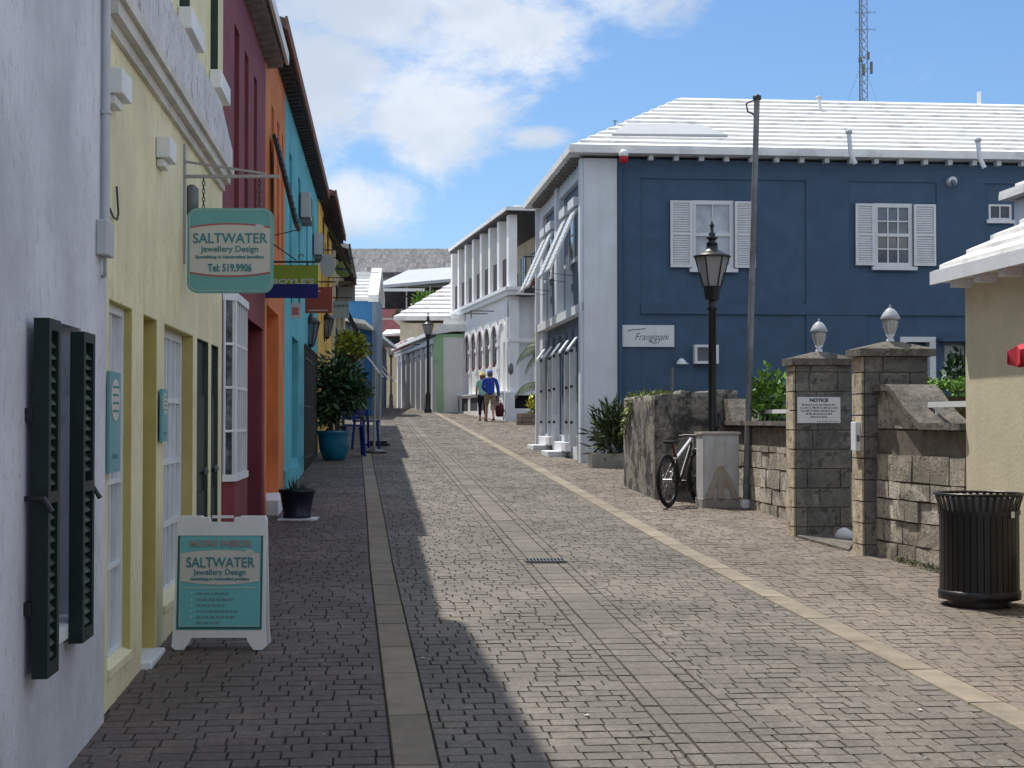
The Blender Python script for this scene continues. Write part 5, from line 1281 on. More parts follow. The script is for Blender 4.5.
for k in range(38):
    q = 2*math.pi*k/38; d = Vector((math.cos(q), math.sin(q), 0)); t_ = Vector((-d.y, d.x, 0))
    path = [(rb, .06), (rb, Hb-.16), (rb+.003, Hb-.12), (rb+.014, Hb-.07), (rb+.03, Hb-.025), (rt-.012, Hb-.004)]
    for (r0, z0_), (r1, z1_) in zip(path, path[1:]):
        w = .021 if z0_ < Hb-.13 else .012
        p = [cb+d*(r0-.008)-t_*w+Vector((0,0,z0_)), cb+d*(r0-.008)+t_*w+Vector((0,0,z0_)), cb+d*r0+t_*w+Vector((0,0,z0_)), cb+d*r0-t_*w+Vector((0,0,z0_))]
        w = .021 if z1_ < Hb-.13 else .012
        p += [cb+d*(r1-.008)-t_*w+Vector((0,0,z1_)), cb+d*(r1-.008)+t_*w+Vector((0,0,z1_)), cb+d*r1+t_*w+Vector((0,0,z1_)), cb+d*r1-t_*w+Vector((0,0,z1_))]
        mb.hexa(p)
mb.build('slats', black_metal, LB)
mb = MB()
for k in range(40):
    a, b = 2*math.pi*k/40, 2*math.pi*(k+1)/40; mb.tube([cb+Vector((rt*math.cos(a), rt*math.sin(a), Hb-.002)), cb+Vector((rt*math.cos(b), rt*math.sin(b), Hb-.002))], .011, 6, caps=False)
mb.build('rim', black_metal, LB)
mb = MB(); ring(mb, .06, Hb-.17, rb-.05, rb-.035, 32); mb.build('liner', M('black_plastic', (.008,.008,.009), .5), LB)
mb = MB(); ring(mb, Hb-.17, Hb-.03, rb-.06, rb-.05, 32); mb.build('liner_lip', grey_metal, LB)
mb = MB(); q = -1.15; d = Vector((math.cos(q+.2), math.sin(q+.2), 0)); p = cb+d*(rb+.014)+Vector((0,0,Hb-.17)); t_ = Vector((-d.y, d.x, 0)); mb.hexa([p-t_*.02, p+t_*.02, p+t_*.02+d*.003, p-t_*.02+d*.003]+[v+Vector((0,0,.045)) for v in (p-t_*.02, p+t_*.02, p+t_*.02+d*.003, p-t_*.02+d*.003)]); mb.build('sticker', white_paint, LB)

# ------------------------------------------------------------------ cabinet, lamp posts, tall pole
pc = G(703, 508); ac_, bc_ = ab(pc); fc = Fr(tuple(sv(ac_, bc_)), SV, 1); wC_ = fc.hit(739, 480)[0]; zT = fc.hit(715, 432)[1]; zg = gz(pc.x, pc.y)
CA = thing('utility_cabinet', 'rusty white metal utility cabinet on a concrete plinth beside the bicycle', 'cabinet', tuple(pc))
cab_m = M('aged_white_cabinet', (.50,.51,.52), .6, var=.1, vscale=3, streak=.45, dirt=(.30,.27,.22), dirt_amt=.22)
mb = MB(); fc.box(mb, -.01, wC_+.02, -.42, .015, zg-.1, zg+.12); mb.build('plinth', M('pale_concrete', (.32,.31,.28), .9, var=.15, bump=.4), CA, bevel=.01)
mb = MB(); fc.box(mb, 0, wC_, -.40, 0, zg+.12, zT-.03); mb.build('casing', cab_m, CA, bevel=.006)
mb = MB(); fc.box(mb, -.015, wC_+.02, -.43, .02, zT-.03, zT); mb.build('lid', M('rust_stained_lid', (.42,.38,.34), .7, var=.2, dirt=(.16,.10,.07), dirt_amt=.7), CA)
mb = MB(); fc.box(mb, .02, wC_-.02, .0, .008, zg+.17, zT-.06); mb.build('door', cab_m, CA)
mb = MB()     # concrete splash mound
P = fc.pt; m_ = wC_*.5
for (x0, x1, xt) in ((.02,.10,m_-.05), (m_-.05,m_+.03,m_-.01), (wC_-.09,wC_-.01,m_+.06)): mb.hexa([P(x0,.008,zg+.12),P(x1,.008,zg+.12),P(x1,.045,zg+.12),P(x0,.045,zg+.12),P(xt-.03,.008,zg+.45),P(xt+.03,.008,zg+.45),P(xt+.03,.02,zg+.45),P(xt-.03,.02,zg+.45)])
mb.extrude([P(m_-.10,.009,zg+.38),P(m_-.05,.009,zg+.52),P(m_+.03,.009,zg+.54),P(m_+.09,.009,zg+.38),P(m_+.14,.009,zg+.26),P(m_-.14,.009,zg+.26)], fc.N.to_3d()*.012)
mb.build('cement_patch', M('cement_stain', (.33,.30,.25), .9, var=.15), CA)
def lamp_post(x, y, h, label, s=1, arms=False):
    z = gz(x, y); c = Vector((x, y, z)); t_ = thing('street_lamp', label, 'street lamp', tuple(c), 'black lantern street lamps'); k = s
    hb = h-1.0*k
    mb = MB(); mb.lathe(c, [(.15*k,0),(.15*k,.12),(.11*k,.16),(.10*k,.7*k),(.075*k,.78*k),(.06*k,.82*k),(.055*k,hb*.6),(.048*k,hb-.12),(.07*k,hb-.1),(.05*k,hb-.06),(.05*k,hb)], 14); mb.build('post', black_metal, t_)
    l = c+Vector((0,0,hb)); 
    mb = MB(); mb.lathe(l, [(.05*k,0),(.09*k,.02*k),(.115*k,.19*k),(.12*k,.20*k)], 8, smooth=False)
    mb.lathe(l, [(.245*k,.585*k),(.25*k,.60*k),(.24*k,.61*k),(.15*k,.65*k),(.085*k,.69*k),(.07*k,.75*k),(.085*k,.76*k),(.04*k,.80*k),(.055*k,.82*k),(.085*k,.845*k),(.035*k,.86*k),(.05*k,.89*k),(.022*k,.92*k),(.018*k,.98*k),(.035*k,1.01*k),(.015*k,1.03*k),(.01*k,1.06*k)], 12, rot=R(30))
    for q in range(6): a = R(60*q); mb.tube([l+Vector((.118*k*math.cos(a), .118*k*math.sin(a), .19*k)), l+Vector((.225*k*math.cos(a), .225*k*math.sin(a), .59*k))], .010*k, 5)
    head = mb.build('lantern', black_metal, t_)
    mb = MB(); mb.lathe(l, [(.105*k,.195*k),(.212*k,.585*k)], 6, smooth=False); mb.build('glass', M('frosted_lamp_glass', (.30,.30,.30), .35) if 'frosted_lamp_glass' not in bpy.data.materials else bpy.data.materials['frosted_lamp_glass'], head)
    return t_
Yl = pc.y+.62; xl = at(712.5, 400, Yl).x; lamp_post(xl, Yl, at(0, 226, Yl).z-gz(xl, Yl), 'tall black street lamp with tapered lantern behind the utility cabinet')
# tall bare pole
p0 = G(746, 508); p1 = at(757, 96, p0.y)
TP = thing('tall_pole', 'tall bare grey steel pole leaning slightly right of the cabinet', 'pole', tuple(p0))
mb = MB(); mb.tube([p0, p0+(p1-p0)*.42, p1], [.044,.04,.037], 12); mb.build('pole', M('weathered_steel_pole', (.19,.20,.21), .55, .2, var=.3, vscale=4), TP)
mb = MB(); mb.lathe(p0, [(.06,0),(.06,.10),(.05,.11)], 12); mb.build('base_sleeve', white_paint, TP)
mb = MB(); mb.lathe(p1, [(.055,-.05),(.055,.0),(.02,.02)], 10); mb.tube([p1+Vector((-.04,0,-.05)), p1+Vector((-.14,0,-.1)), p1+Vector((-.12,0,-.2)), p1+Vector((-.04,0,-.24))], .012, 6); mb.build('top_hook', black_metal, TP)

# ------------------------------------------------------------------ bicycle
pw = G(669, 507.5); wr = .345
hd = Vector((math.sin(R(27)), math.cos(R(27)), 0)); sdv = Vector((hd.y, -hd.x, 0))
BK = thing('bicycle', 'black and white mountain bike parked behind the utility cabinet, rear wheel towards us', 'bicycle', tuple(pw)); lean = .06
def B(x, z, y=0):      # x forward from rear axle, z up, y sideways
    p = pw + hd*x + sdv*(y+lean*z*-1) ; return Vector((p.x, p.y, gz(pw.x+hd.x*x, pw.y+hd.y*x)*1+z))
bw_m = M('white_bike_frame', (.65,.66,.70), .3, spec=.6); bk_m = M('black_bike_parts', (.012,.012,.014), .35, spec=.5); rub = M('tyre_rubber', (.014,.013,.013), .8); rim_m = M('wheel_rim', (.05,.05,.055), .35, .6)
def wheel(x):
    def circ(r, y=0, n=32): return [B(x+r*math.cos(2*math.pi*k/n), wr+r*math.sin(2*math.pi*k/n), y) for k in range(n+1)]
    mb = MB(); mb.tube(circ(wr-.026), .027, 8, caps=False); w_ = mb.build('wheel', rub, BK)
    mb = MB(); mb.tube(circ(wr-.055), .012, 6, caps=False); mb.build('rim', rim_m, w_)
    mb = MB()
    for k in range(20): a = 2*math.pi*k/20; mb.tube([B(x+.02*math.cos(a+.5), wr+.02*math.sin(a+.5), .03*(-1)**k), B(x+(wr-.06)*math.cos(a), wr+(wr-.06)*math.sin(a))], .0017, 3, caps=False)
    mb.tube([B(x, wr, -.06), B(x, wr, .06)], .022, 8); mb.build('spokes', pole_m, w_)
    mb = MB(); mb.tube(circ(.085, -.035), .004, 4, caps=False); mb.build('brake_disc', pole_m, w_)
wheel(0); wheel(1.10)
bb = (.43, .31); st_ = (.30, .78); ht = (.93, .78); hb2 = (.99, .70); 
mb = MB(); mb.tube([B(*bb), B(*ht)], .026, 8); mb.tube([B(bb[0], bb[1]), B(st_[0]+.03, st_[1]-.1)], .02, 8); mb.build('frame', bk_m, BK)
mb = MB(); mb.tube([B(.28,.60), B(.40,.63), B(.93,.84)], .022, 8); mb.tube([B(*hb2), B(.93,.87)], .024, 8)
mb.build('top_tube', bw_m, BK); mb = MB()
for y in (-.05, .05): mb.tube([B(0,wr,y), B(.30,.60,y*.4)], .010, 6); mb.tube([B(0,wr,y), B(bb[0],bb[1],y*.6)], .010, 6)
mb.build('rear_stays', bk_m, BK)
mb = MB()
for y in (-.06, .06): mb.tube([B(1.10,wr,y), B(1.0,.70,y)], .016, 6)
mb.tube([B(1.0,.70,-.06), B(1.0,.70,.06)], .018, 6); mb.build('fork', bk_m, BK)
mb = MB(); mb.tube([B(.32,.60), B(.26,.82)], .014, 8); mb.build('seat_post', M('red_anodised_post', (.12,.015,.02), .35, .3), BK)
mb = MB(); mb.extrude([B(.10,.81,-.07), B(.16,.81,-.075), B(.26,.81,-.03), B(.40,.80,-.016), B(.40,.80,.016), B(.26,.81,.03), B(.16,.81,.075), B(.10,.81,.07)], (0,0,.035)); mb.build('saddle', bk_m, BK, bevel=.006)
mb = MB(); mb.tube([B(.93,.88,-.16), B(.94,.89,-.1), B(.94,.89,.1), B(.93,.88,.25)], .014, 8); mb.tube([B(.93,.86), B(.94,.89)], .018, 6); mb.build('handlebar', bk_m, BK)
mb = MB()
for k in range(25):
    a, b = 2*math.pi*k/24, 2*math.pi*(k+1)/24; mb.tube([B(bb[0]+.085*math.cos(a), bb[1]+.085*math.sin(a), .05), B(bb[0]+.085*math.cos(b), bb[1]+.085*math.sin(b), .05)], .006, 4, caps=False)
mb.tube([B(*bb,-.09), B(*bb,.09)], .02, 8); mb.tube([B(*bb,.08), B(bb[0]+.1,bb[1]-.13,.08)], .011, 5); mb.tube([B(*bb,-.08), B(bb[0]-.1,bb[1]+.13,-.08)], .011, 5)
mb.tube([B(bb[0]+.06,bb[1]-.13,.11), B(bb[0]+.14,bb[1]-.13,.11)], .014, 5); mb.tube([B(bb[0],bb[1]+.085,.05), B(0,wr+.045,.05)], .004, 4); mb.tube([B(bb[0],bb[1]-.085,.05), B(0,wr-.1,.05), B(-.02,wr-.03,.05)], .004, 4)
mb.build('crank_and_chain', bk_m, BK)

# ------------------------------------------------------------------ plants on the right
c0_ = G(610, 465); 
PL = thing('planter', 'low concrete planter at the foot of the white corner pilaster', 'planter', tuple(c0_)); fp_ = Fr(tuple(sv(*ab(G(592, 468)))), SV, 1)
zp0 = gz(*fp_.O); e1 = fp_.hit(632, 462)[0]
mb = MB(); fp_.box(mb, 0, e1+1.2, -.10, 0, zp0-.1, zp0+.26); fp_.box(mb, 0, .12, -.5, -.1, zp0-.1, zp0+.26); fp_.box(mb, .12, e1+1.2, -.5, -.1, zp0-.1, zp0+.2); mb.build('trough', M('mossy_concrete', (.26,.25,.21), .9, var=.2, dirt=(.08,.08,.06), dirt_amt=.6, bump=.4), PL)
SH = thing('shrub', 'dark spiky shrub in the concrete planter beside the white pilaster', 'shrub', fp_.pt(.4, -.4, zp0+.2))
mb = MB(); leaves(mb, fp_.pt(.42, -.25, zp0+.66), (.38,.3,.56), 1300, .24, .1, .35, 7, 11); leaves(mb, fp_.pt(.85, -.25, zp0+.6), (.38,.3,.55), 700, .22, .1, .3, 7, 12); mb.build('foliage', olive_leaf, SH)
mb = MB(); mb.tube([fp_.pt(.4,-.4,zp0+.1), fp_.pt(.4,-.4,zp0+.9)], .02, 6); mb.build('stem', stem_m, SH)
def shrub(name, label, cat, c, rad, n, size, mat, seed, asp=1.8):
    t_ = thing(name, label, cat, (c[0], c[1], gz(c[0], c[1]))); mb = MB(); leaves(mb, c, rad, n, size, .35, .3, asp, seed); mb.build('foliage', mat, t_)
    mb = MB(); mb.tube([Vector((c[0], c[1], gz(c[0], c[1]))), Vector(c)], .03, 6); mb.build('stem', stem_m, t_); return t_
c = at(768, 400, 20.6); shrub('hedge_bush', 'bright green bush behind the low wall left of the notice pillar', 'bush', c, (.27,.35,.42), 900, .085, bright_leaf, 21)
c = at(957, 401, 18.2); t_ = thing('hedge', 'clipped bright green hedge behind the right stone wall', 'hedge', (c.x, c.y, gz(c.x, c.y)))
mb = MB(); rn = random.Random(22)
for _ in range(3600):
    p = Vector((c.x+rn.uniform(-.75, .6), c.y+rn.uniform(-.3, .5), c.z+rn.uniform(-.9, .21)+.03*math.sin(rn.random()*6)))
    if rn.random() < .45: p.z = c.z+.18+rn.gauss(0, .03)
    d = Vector((rn.gauss(0,1), rn.gauss(0,1), rn.gauss(.4,1))).normalized(); sd = d.cross(Vector((rn.gauss(0,1), rn.gauss(0,1), rn.gauss(0,1)))).normalized(); L = rn.uniform(.035, .075)
    mb.face([p, p+d*L*.5+sd*L*.28, p+d*L, p+d*L*.5-sd*L*.28])
mb.build('foliage', bright_leaf, t_)
mb = MB(); mb.box(c.x-.6, c.x+.5, c.y-.1, c.y+.4, gz(c.x,c.y), c.z+.05); mb.build('branches', stem_m, t_)
c = at(962, 374, 24); shrub('shrub', 'dark dusty shrub in front of the louvred vent of the navy building', 'shrub', c, (.30,.3,.30), 400, .12, dark_leaf, 24)
mb = MB(); c = Vector(fC.pt(.02, -.6, zC1-.02))
for k in range(9): leaves(mb, fC.pt(random.uniform(-.05,.30), -random.uniform(.2,2.4), zC1-.05), (.11,.2,.06), 70, .06, .1, .8, 3, 30+k)
for k in range(5): leaves(mb, fC.pt(-.02, -1.9-.15*k, zC1-.15-.1*k), (.06,.12,.14), 60, .07, .2, -.2, 3, 40+k)
tag(mb.build('wall_plants', leaf_mat('moss_green', (.16,.22,.05)), None, loc=c), 'green weeds growing along the top left of the blackened wall', 'weeds', kind='stuff')
# low weeds along the wall foot
mb = MB()
for k in range(26): leaves(mb, fw_.pt(.35+k*.045, .03, gz(*fw_.pt(.35+k*.045,0,0).xy)+.02), (.04,.03,.035), 12, .035, .1, 1, 3, 60+k)
tag(mb.build('wall_weeds', leaf_mat('dry_weeds', (.12,.13,.05)), None, loc=fw_.pt(1, 0, .4)), 'thin weeds along the foot of the right stone wall', 'weeds', kind='stuff')

# litter
mb = MB(); rn = random.Random(77)
for _ in range(70):
    b = rn.uniform(6, 26); a = rn.choice((rn.uniform(-1.6, aL(b)), rn.uniform(aL(b), aR(b)), rn.uniform(aR(b), aR(b)+1.5))); p = sv(a, b); z = gz(p.x, p.y)+.006; r = rn.uniform(.006, .016); q = rn.random()*3
    mb.face([(p.x+r*math.cos(q+k*1.57), p.y+r*1.4*math.sin(q+k*1.57), z+.003*(k % 2)) for k in range(4)])
tag(mb.build('litter', M('pale_litter', (.55,.52,.45), .9), None, loc=(0, 8, .3)), 'tiny pale scraps and dry leaf bits scattered over the paving', 'litter', kind='stuff')
# ------------------------------------------------------------------ white arcaded building
cA = G(509, 420.5); Ya = cA.y; Xa = cA.x; UB = Vector((-.186, 1)).normalized(); VB = Vector((UB.y, -UB.x))
AW = Fr((Xa, Ya), UB, -1); AS = Fr((Xa, Ya), VB, 1)
AB = thing('colonnaded_building', 'white two storey building with arched windows and tall balcony columns', 'building', (Xa+1, Ya+1, cA.z))
bright_white = M('bright_white_render', (.82,.82,.82), .7, var=.04, bump=.2); LA = 13.1; za = cA.z
zpl = AW.hit(503, 393)[1]; zim = AW.hit(503, 342)[1]; zfl = AW.hit(503, 294)[1]; zev = AW.hit(506, 217)[1]; zfl1 = AW.hit(506, 287)[1]
op = [(1.0+i*1.62, 2.15+i*1.62) for i in range(8)]
back = 1.55        # wall stands behind the terrace
holes = [(a, b, zpl+1.0, zim+.75) for a, b in op[1:6]]+[(0.9, 1.5, zpl, zim)]
arch_o = -.06
mb = MB(); AW.wall(mb, 0.02, LA, za-.6, zfl-.15, arch_o, .25, holes); AS.box(mb, .9, 9, -.3, -.02, za-.5, zfl-.16); mb.build('wall', bright_white, AB)
mb = MB(); AW.box(mb, .3, LA, -8, arch_o-.26, za-.6, zfl-.17); mb.build('rear_walls', white_paint, AB)
# arched surrounds
def arch(fr, mb, s0, s1, zs, o0, o1, n=10, r=.12):
    c = (s0+s1)/2; R0 = (s1-s0)/2
    for i in range(n):
        a, b = math.pi*i/n, math.pi*(i+1)/n; q = []
        for o in (o0, o1):
            for (rr, g) in ((R0, a), (R0, b), (R0+r, b), (R0+r, a)): q.append(fr.pt(c-rr*math.cos(g), o, zs+rr*math.sin(g)))
        mb.hexa([q[0],q[1],q[5],q[4],q[3],q[2],q[6],q[7]])
for k, (a, b) in enumerate(op[1:6]):
    window(AW, AB, a, b, zpl+1.0, zim+.75, .03, 2, 4, M('dark_red_frames', (.16,.02,.02), .5) if 'dark_red_frames' not in bpy.data.materials else bpy.data.materials['dark_red_frames'], pane_dark, o=arch_o, th=.02, fw=.12)
for k, (a, b) in enumerate(op[:7]):
    mb = MB(); arch(AW, mb, a-.12, b+.12, zim+.0, arch_o+.002, arch_o+.055, 10, .22)
    AW.box(mb, b+.10, b+.10+.30, arch_o+.002, arch_o+.055, zpl, zim); AW.box(mb, b+.04, b+.46, arch_o+.001, arch_o+.085, zim-.12, zim+.02); AW.box(mb, b+.04, b+.46, arch_o+.001, arch_o+.085, zpl+.9, zpl+1.05)
    mb.build('arch_and_column', bright_white, AB)
mb = MB(); AW.box(mb, .02, .75, arch_o+.002, .0, zpl, zfl-.15); AS.box(mb, 0, .35, -.35, .06, zpl, zfl-.15); AS.box(mb, -.06, 9, -.04, .10, zim-.05, zim+.08); mb.build('corner_pier', white_paint, AB)
LT = 16.2; AWh = [(AW.hit(b_, 400, .22)[0], AW.hit(a_, 400, .22)[0], za+.37, zpl-.09) for a_, b_ in ((441, 445.5), (447.5, 453.5), (455, 459.5), (461.5, 468), (470, 477.5), (480, 488), (490.5, 499))]
mb = MB(); AW.wall(mb, -.02, LT, za-.8, zpl-.02, .22, .02, AWh); mb.build('terrace_wall', bright_white, AB)
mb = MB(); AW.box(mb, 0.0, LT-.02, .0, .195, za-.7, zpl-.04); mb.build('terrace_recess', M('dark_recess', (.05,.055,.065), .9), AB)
ow = (.15, 4.2, za+.42, zpl-.1)
mb = MB(); AS.wall(mb, -.2, 9, za-.6, zpl-.01, .3, .25, [(ow[0], ow[1], ow[2], ow[3])]); mb.build('terrace_end_wall', cool_white, AB)
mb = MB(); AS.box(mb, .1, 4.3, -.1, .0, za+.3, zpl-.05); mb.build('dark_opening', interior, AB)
mb = MB(); AW.box(mb, -.05, LT, -.9, .26, zpl-.01, zpl+.05); mb.build('terrace_floor', white_paint, AB)
wn = rect(AS, 532.5, 540, 350, 361)
window(AS, AB, wn[0], wn[1]+.3, wn[2], wn[3], .005, 1, 1, grey_metal, pane_dark, o=.03, fw=.03)
mb = MB(); mb.lathe(AS.pt(.05, .08, zim-1.0), [(.03,-.2),(.09,-.1),(.09,.1),(.03,.2)], 10); mb.build('oval_plaque', grey_metal, AB)
# balcony level
mb = MB(); AW.box(mb, -.35, LA, -3, .12, zfl-.14, zfl+.02); AW.box(mb, -.42, LA+.02, -3, .20, zfl+.02, zfl+.14); AS.box(mb, .2, 9, -.05, .40, zfl-.14, zfl+.139); mb.build('balcony_slab', white_paint, AB)
zc = zfl+.14
for i in range(8):
    s = -.1+i*1.93; mb = MB(); AW.box(mb, s, s+.42, -.27, .03, zc, zev); mb.build('balcony_column', bright_white, AB)
mb = MB(); AS.box(mb, .31, .33, -.05, .05, zc, zc+.5); mb.build('rail_post', black_metal, AB)
mb = MB(); AW.box(mb, .6, LA, -8, -2.2, zc, zev); mb.build('upper_wall', cream, AB)
for i in range(5): window(AW, AB, 1.5+i*2.2, 2.5+i*2.2, zc+.05, zc+2.0, .01, 2, 3, white_wood, pane_dark, o=-2.17)
for i in range(7):
    s = -.1+i*1.93+.45; mb = MB(); AW.box(mb, s+.5, s+1.2, -.08, -.05, zc+.02, zc+1.1); mb.build('balcony_screen', M('maroon_screen', (.035,.015,.018), .6) if i == 0 else bpy.data.materials['maroon_screen'], AB)
mb = MB(); AS.box(mb, .5, 6, .10, .14, zc+1.05, zc+1.1); AS.box(mb, .5, 6, .10, .14, zc+.12, zc+.15)
for i in range(24): AS.box(mb, .55+i*.22, .57+i*.22, .11, .13, zc+.15, zc+1.05)
mb.build('balcony_rail', black_metal, AB)
mb = MB(); AW.box(mb, -.6, LA+.2, -8.5, .22, zev+.09, zev+.21); stp = 8
f_ = mb.build('eave', white_roof, AB)
mb = MB(); AW.box(mb, -.5, LA+.1, -8.4, .16, zev, zev+.088); mb.build('soffit', dark_rafters, AB)
stepped_hip(AS, AB, .3, 9, -.6, -LA, zev+.36, 1.3, 7, 4, 4)
mb = MB(); P = AW.pt
for s in (8.5, 11.2):
    pass
mb.tube([P(11.2,.3,zpl+.05), P(11.2,.3,zpl+1.0), P(13.6,.3,zpl+.75), P(13.6,.3,zpl-.2)], .025, 6)
for i in range(5): mb.tube([P(11.5+i*.45,.3,zpl-.1), P(11.5+i*.45,.3,zpl+.97-i*.05)], .018, 5)
mb.build('stair_rail', black_metal, AB)
mb = MB()
for s in (1.2, 2.6): mb.bar(P(s,.32,zfl-.62), P(s,1.2,zfl-.62), .04, .04); mb.tube([P(s,1.15,zfl-.9), P(s,1.15,zfl-.62)], .02, 5)
mb.bar(P(1.2,1.15,zfl-.62), P(2.6,1.15,zfl-.62), .03, .03); mb.build('hanging_bracket', grey_metal, AB)
fb = AS.pt(4.3, .15, zc)
bx = thing('window_box', 'balcony planter with reddish flowers behind the raised white shutters', 'planter', at(535, 290, 54.5)); q = at(534, 287, 54.8)
mb = MB(); mb.box(q.x-.35, q.x+.5, q.y-.1, q.y+.15, q.z-.2, q.z-.02); mb.build('trough', black_metal, bx); mb = MB(); leaves(mb, q+Vector((.05,0,.12)), (.42,.15,.18), 260, .1, .2, .5, 1.8, 71); mb.build('flowers', leaf_mat('rusty_flowers', (.25,.08,.05)), bx)

# palm beside it
def palm(c, h, fronds, label):
    z = gz(c[0], c[1]); t_ = thing('palm', label, 'palm', (c[0], c[1], z))
    mb = MB(); mb.tube([Vector((c[0], c[1], z)), Vector((c[0]+.05, c[1], z+h*.5)), Vector((c[0], c[1], z+h))], [.16, .12, .10], 10); mb.build('trunk', stem_m, t_)
    rn = random.Random(5); mb = MB()
    for (ang, L, droop, el) in fronds:
        d = Vector((math.cos(ang), math.sin(ang), 0)); pts = []; b = Vector((c[0], c[1], z+h))
        for i in range(15): q = i/14; pts.append(b+d*(L*q*(1-.18*q*q)) + Vector((0,0, L*(el*q-droop*q*q))))
        mb.tube(pts, [.022*(1-i/18) for i in range(15)], 4, caps=False)
        for i in range(1, 15):
            for k in (0, 1.5):
                p = pts[i-1].lerp(pts[i], k/3); tn = (pts[i]-pts[i-1]).normalized(); sd = tn.cross(Vector((0,0,1))).normalized()
                for s in (-1, 1):
                    ln = .55*(1-abs(i/14-.45)*.9)*rn.uniform(.8, 1.1); e = p+(sd*s*.5+tn*.5+Vector((0,0,-.62))).normalized()*ln; mb.face([p, p+tn*.04, e+tn*.01, e])
    mb.build('fronds', leaf_mat('palm_green', (.055,.085,.035), .3), t_)
pq = at(545, 372, 50); zg = gz(pq.x, pq.y)
palm((at(552, 380, 50).x, 50), at(0, 352, 50).z-gz(1.2, 50), [(R(178), 1.35, 1.0, .75), (R(150), 1.2, .8, .9), (R(120), 1.0, .4, 1.1), (R(200), 1.1, .9, .3), (R(60), 1.2, .5, .9), (R(20), 1.3, .8, .6), (R(-40), 1.2, .8, .6), (R(-100), .7, .9, .8)], 'palm with drooping fronds between the navy and white buildings')
palm((at(556, 400, 49).x, 49), at(0, 388, 49).z-gz(1.2, 49), [(R(175), 1.5, .75, .62), (R(140), .9, .6, .9), (R(40), .9, .6, .9), (R(-60), .8, .8, .7)], 'short palm with one low arching frond beside the taller palm')
# stone planter with lime plant
g = G(526, 425); SPn = thing('planter', 'low stacked stone planter with a lime yellow plant near the walkers', 'planter', tuple(g)); fp2 = Fr((g.x-.32, g.y), (1, 0), 1); courses_m = pill_m
mb = MB(); courses(mb, fp2, -.0, .95, g.z-.05, g.z+.38, -.5, 0, .14, .25, .4, .015, .015); mb.build('stonework', M('reddish_stone', (.32,.25,.2), .9, island=.2, var=.2), SPn)
mb = MB(); fp2.box(mb, .02, .93, -.48, -.02, g.z, g.z+.33); mb.build('soil', stem_m, SPn)
mb = MB(); leaves(mb, fp2.pt(.62, -.25, g.z+.62), (.26,.2,.33), 260, .16, .2, .5, 2.2, 81); mb.build('plant', leaf_mat('lime_yellow_leaves', (.42,.42,.04)), SPn)
# link wall so nothing shows between the buildings
# ------------------------------------------------------------------ green trimmed building and shop row
gq = G(437, 412.5); Yg = min(gq.y, 71.5); Xg = at(436, 412, Yg).x; zg = gz(Xg, Yg)
GS = Fr((Xg, Yg), (1, 0), 1); GW = Fr((Xg, Yg), (-.18, 1), -1)
GB = thing('shop_building', 'white shop building with green corner post and red lettered fascia', 'building', (Xg+1, Yg+.5, zg))
ze = at(0, 334, Yg).z
mint = M('mint_green_paint', (.38,.58,.38), .7, var=.08)
mb = MB(); GS.box(mb, .0, 3.5, -8, 0, zg-.6, ze-.1); mb.build('wall', bright_white, GB)
mb = MB(); GS.box(mb, -.02, .30, .002, .10, zg-.4, ze); GS.box(mb, .30, 3.2, .002, .05, at(0, 337, Yg).z, ze); GS.box(mb, -.1, .12, .1, .14, at(0,361,Yg).z, at(0, 337, Yg).z); mb.build('green_trim', mint, GB)
mb = MB(); GW.wall(mb, .01, 14.5, zg-.6, ze-.1, .0, .3, [(1.0+i*1.9, 2.3+i*1.9, zg-.6, zg+2.6) for i in range(7)]); mb.build('street_wall', white_paint, GB)
mb = MB(); GW.box(mb, .5, 14.3, -.12, -.06, zg-.5, zg+2.7); mb.build('door', M('brown_grey_doors', (.24,.19,.16), .7, var=.3, vscale=2), GB)
for i in range(8): 
    mb = MB(); GW.box(mb, .42+i*1.9, .88+i*1.9, .003, .10, zg-.5, zg+2.85); mb.build('column', white_paint, GB)
mb = MB(); GW.box(mb, -.1, 14.6, .003, .16, zg+2.86, zg+3.0); GW.box(mb, 7.2, 14.5, .01, .2, zg+3.05, zg+3.5)
mb.build('fascia', white_paint, GB)
for i in range(26): pass
redl = M('red_fascia_letters', (.30,.04,.05), .6)
mb = MB(); rn = random.Random(9); s = 7.4
while s < 14.3:
    k = rn.uniform(.14, .32); GW.box(mb, s, s+k, .201, .23, zg+3.12, zg+3.12+rn.choice((.22,.3,.34))); s += k+.07
mb.build('fascia_lettering', redl, GB)
mb = MB(); P = GW.pt
mb.hexa([P(-.3,.3,ze-.05),P(14.8,.3,ze-.05),P(14.8,-2.5,ze+.35),P(-.3,-2.5,ze+.35),P(-.3,.3,ze+.1),P(14.8,.3,ze+.1),P(14.8,-2.5,ze+.55),P(-.3,-2.5,ze+.55)]); mb.build('roof', white_roof, GB)
mb = MB()
for k, d in enumerate((0, .25, .5)): GS.box(mb, 0+d*1.2, 3.4, -5, .22-d, ze+.1+d*.9, ze+.1+d*.9+.28)
mb.build('stepped_gable', white_roof, GB)
# hanging white shop sign in front of the row
c0 = at(417, 362, 72); c1 = at(426, 346, 72)
HS2 = thing('hanging_sign', 'small white hanging shop sign with dark emblem beside the far right street lamp', 'sign', ((c0.x+c1.x)/2, 72, c0.z))
mb = MB(); mb.box(c0.x, c1.x, 72, 72.04, c0.z, c1.z); mb.build('board', white_paint, HS2)
mb = MB(); mb.lathe(((c0.x+c1.x)/2, 71.99, (c0.z+c1.z)/2-.1), [(.02,-.1),(.13,-.04),(.15,.04),(.02,.1)], 8); mb.build('emblem', ink, HS2)
mb = MB(); z = at(0, 344.5, 72).z; mb.bar((c0.x-.1, 72.02, z), (at(436, 344, 72).x, 72.02, z), .04, .04); mb.build('bracket', black_metal, HS2)
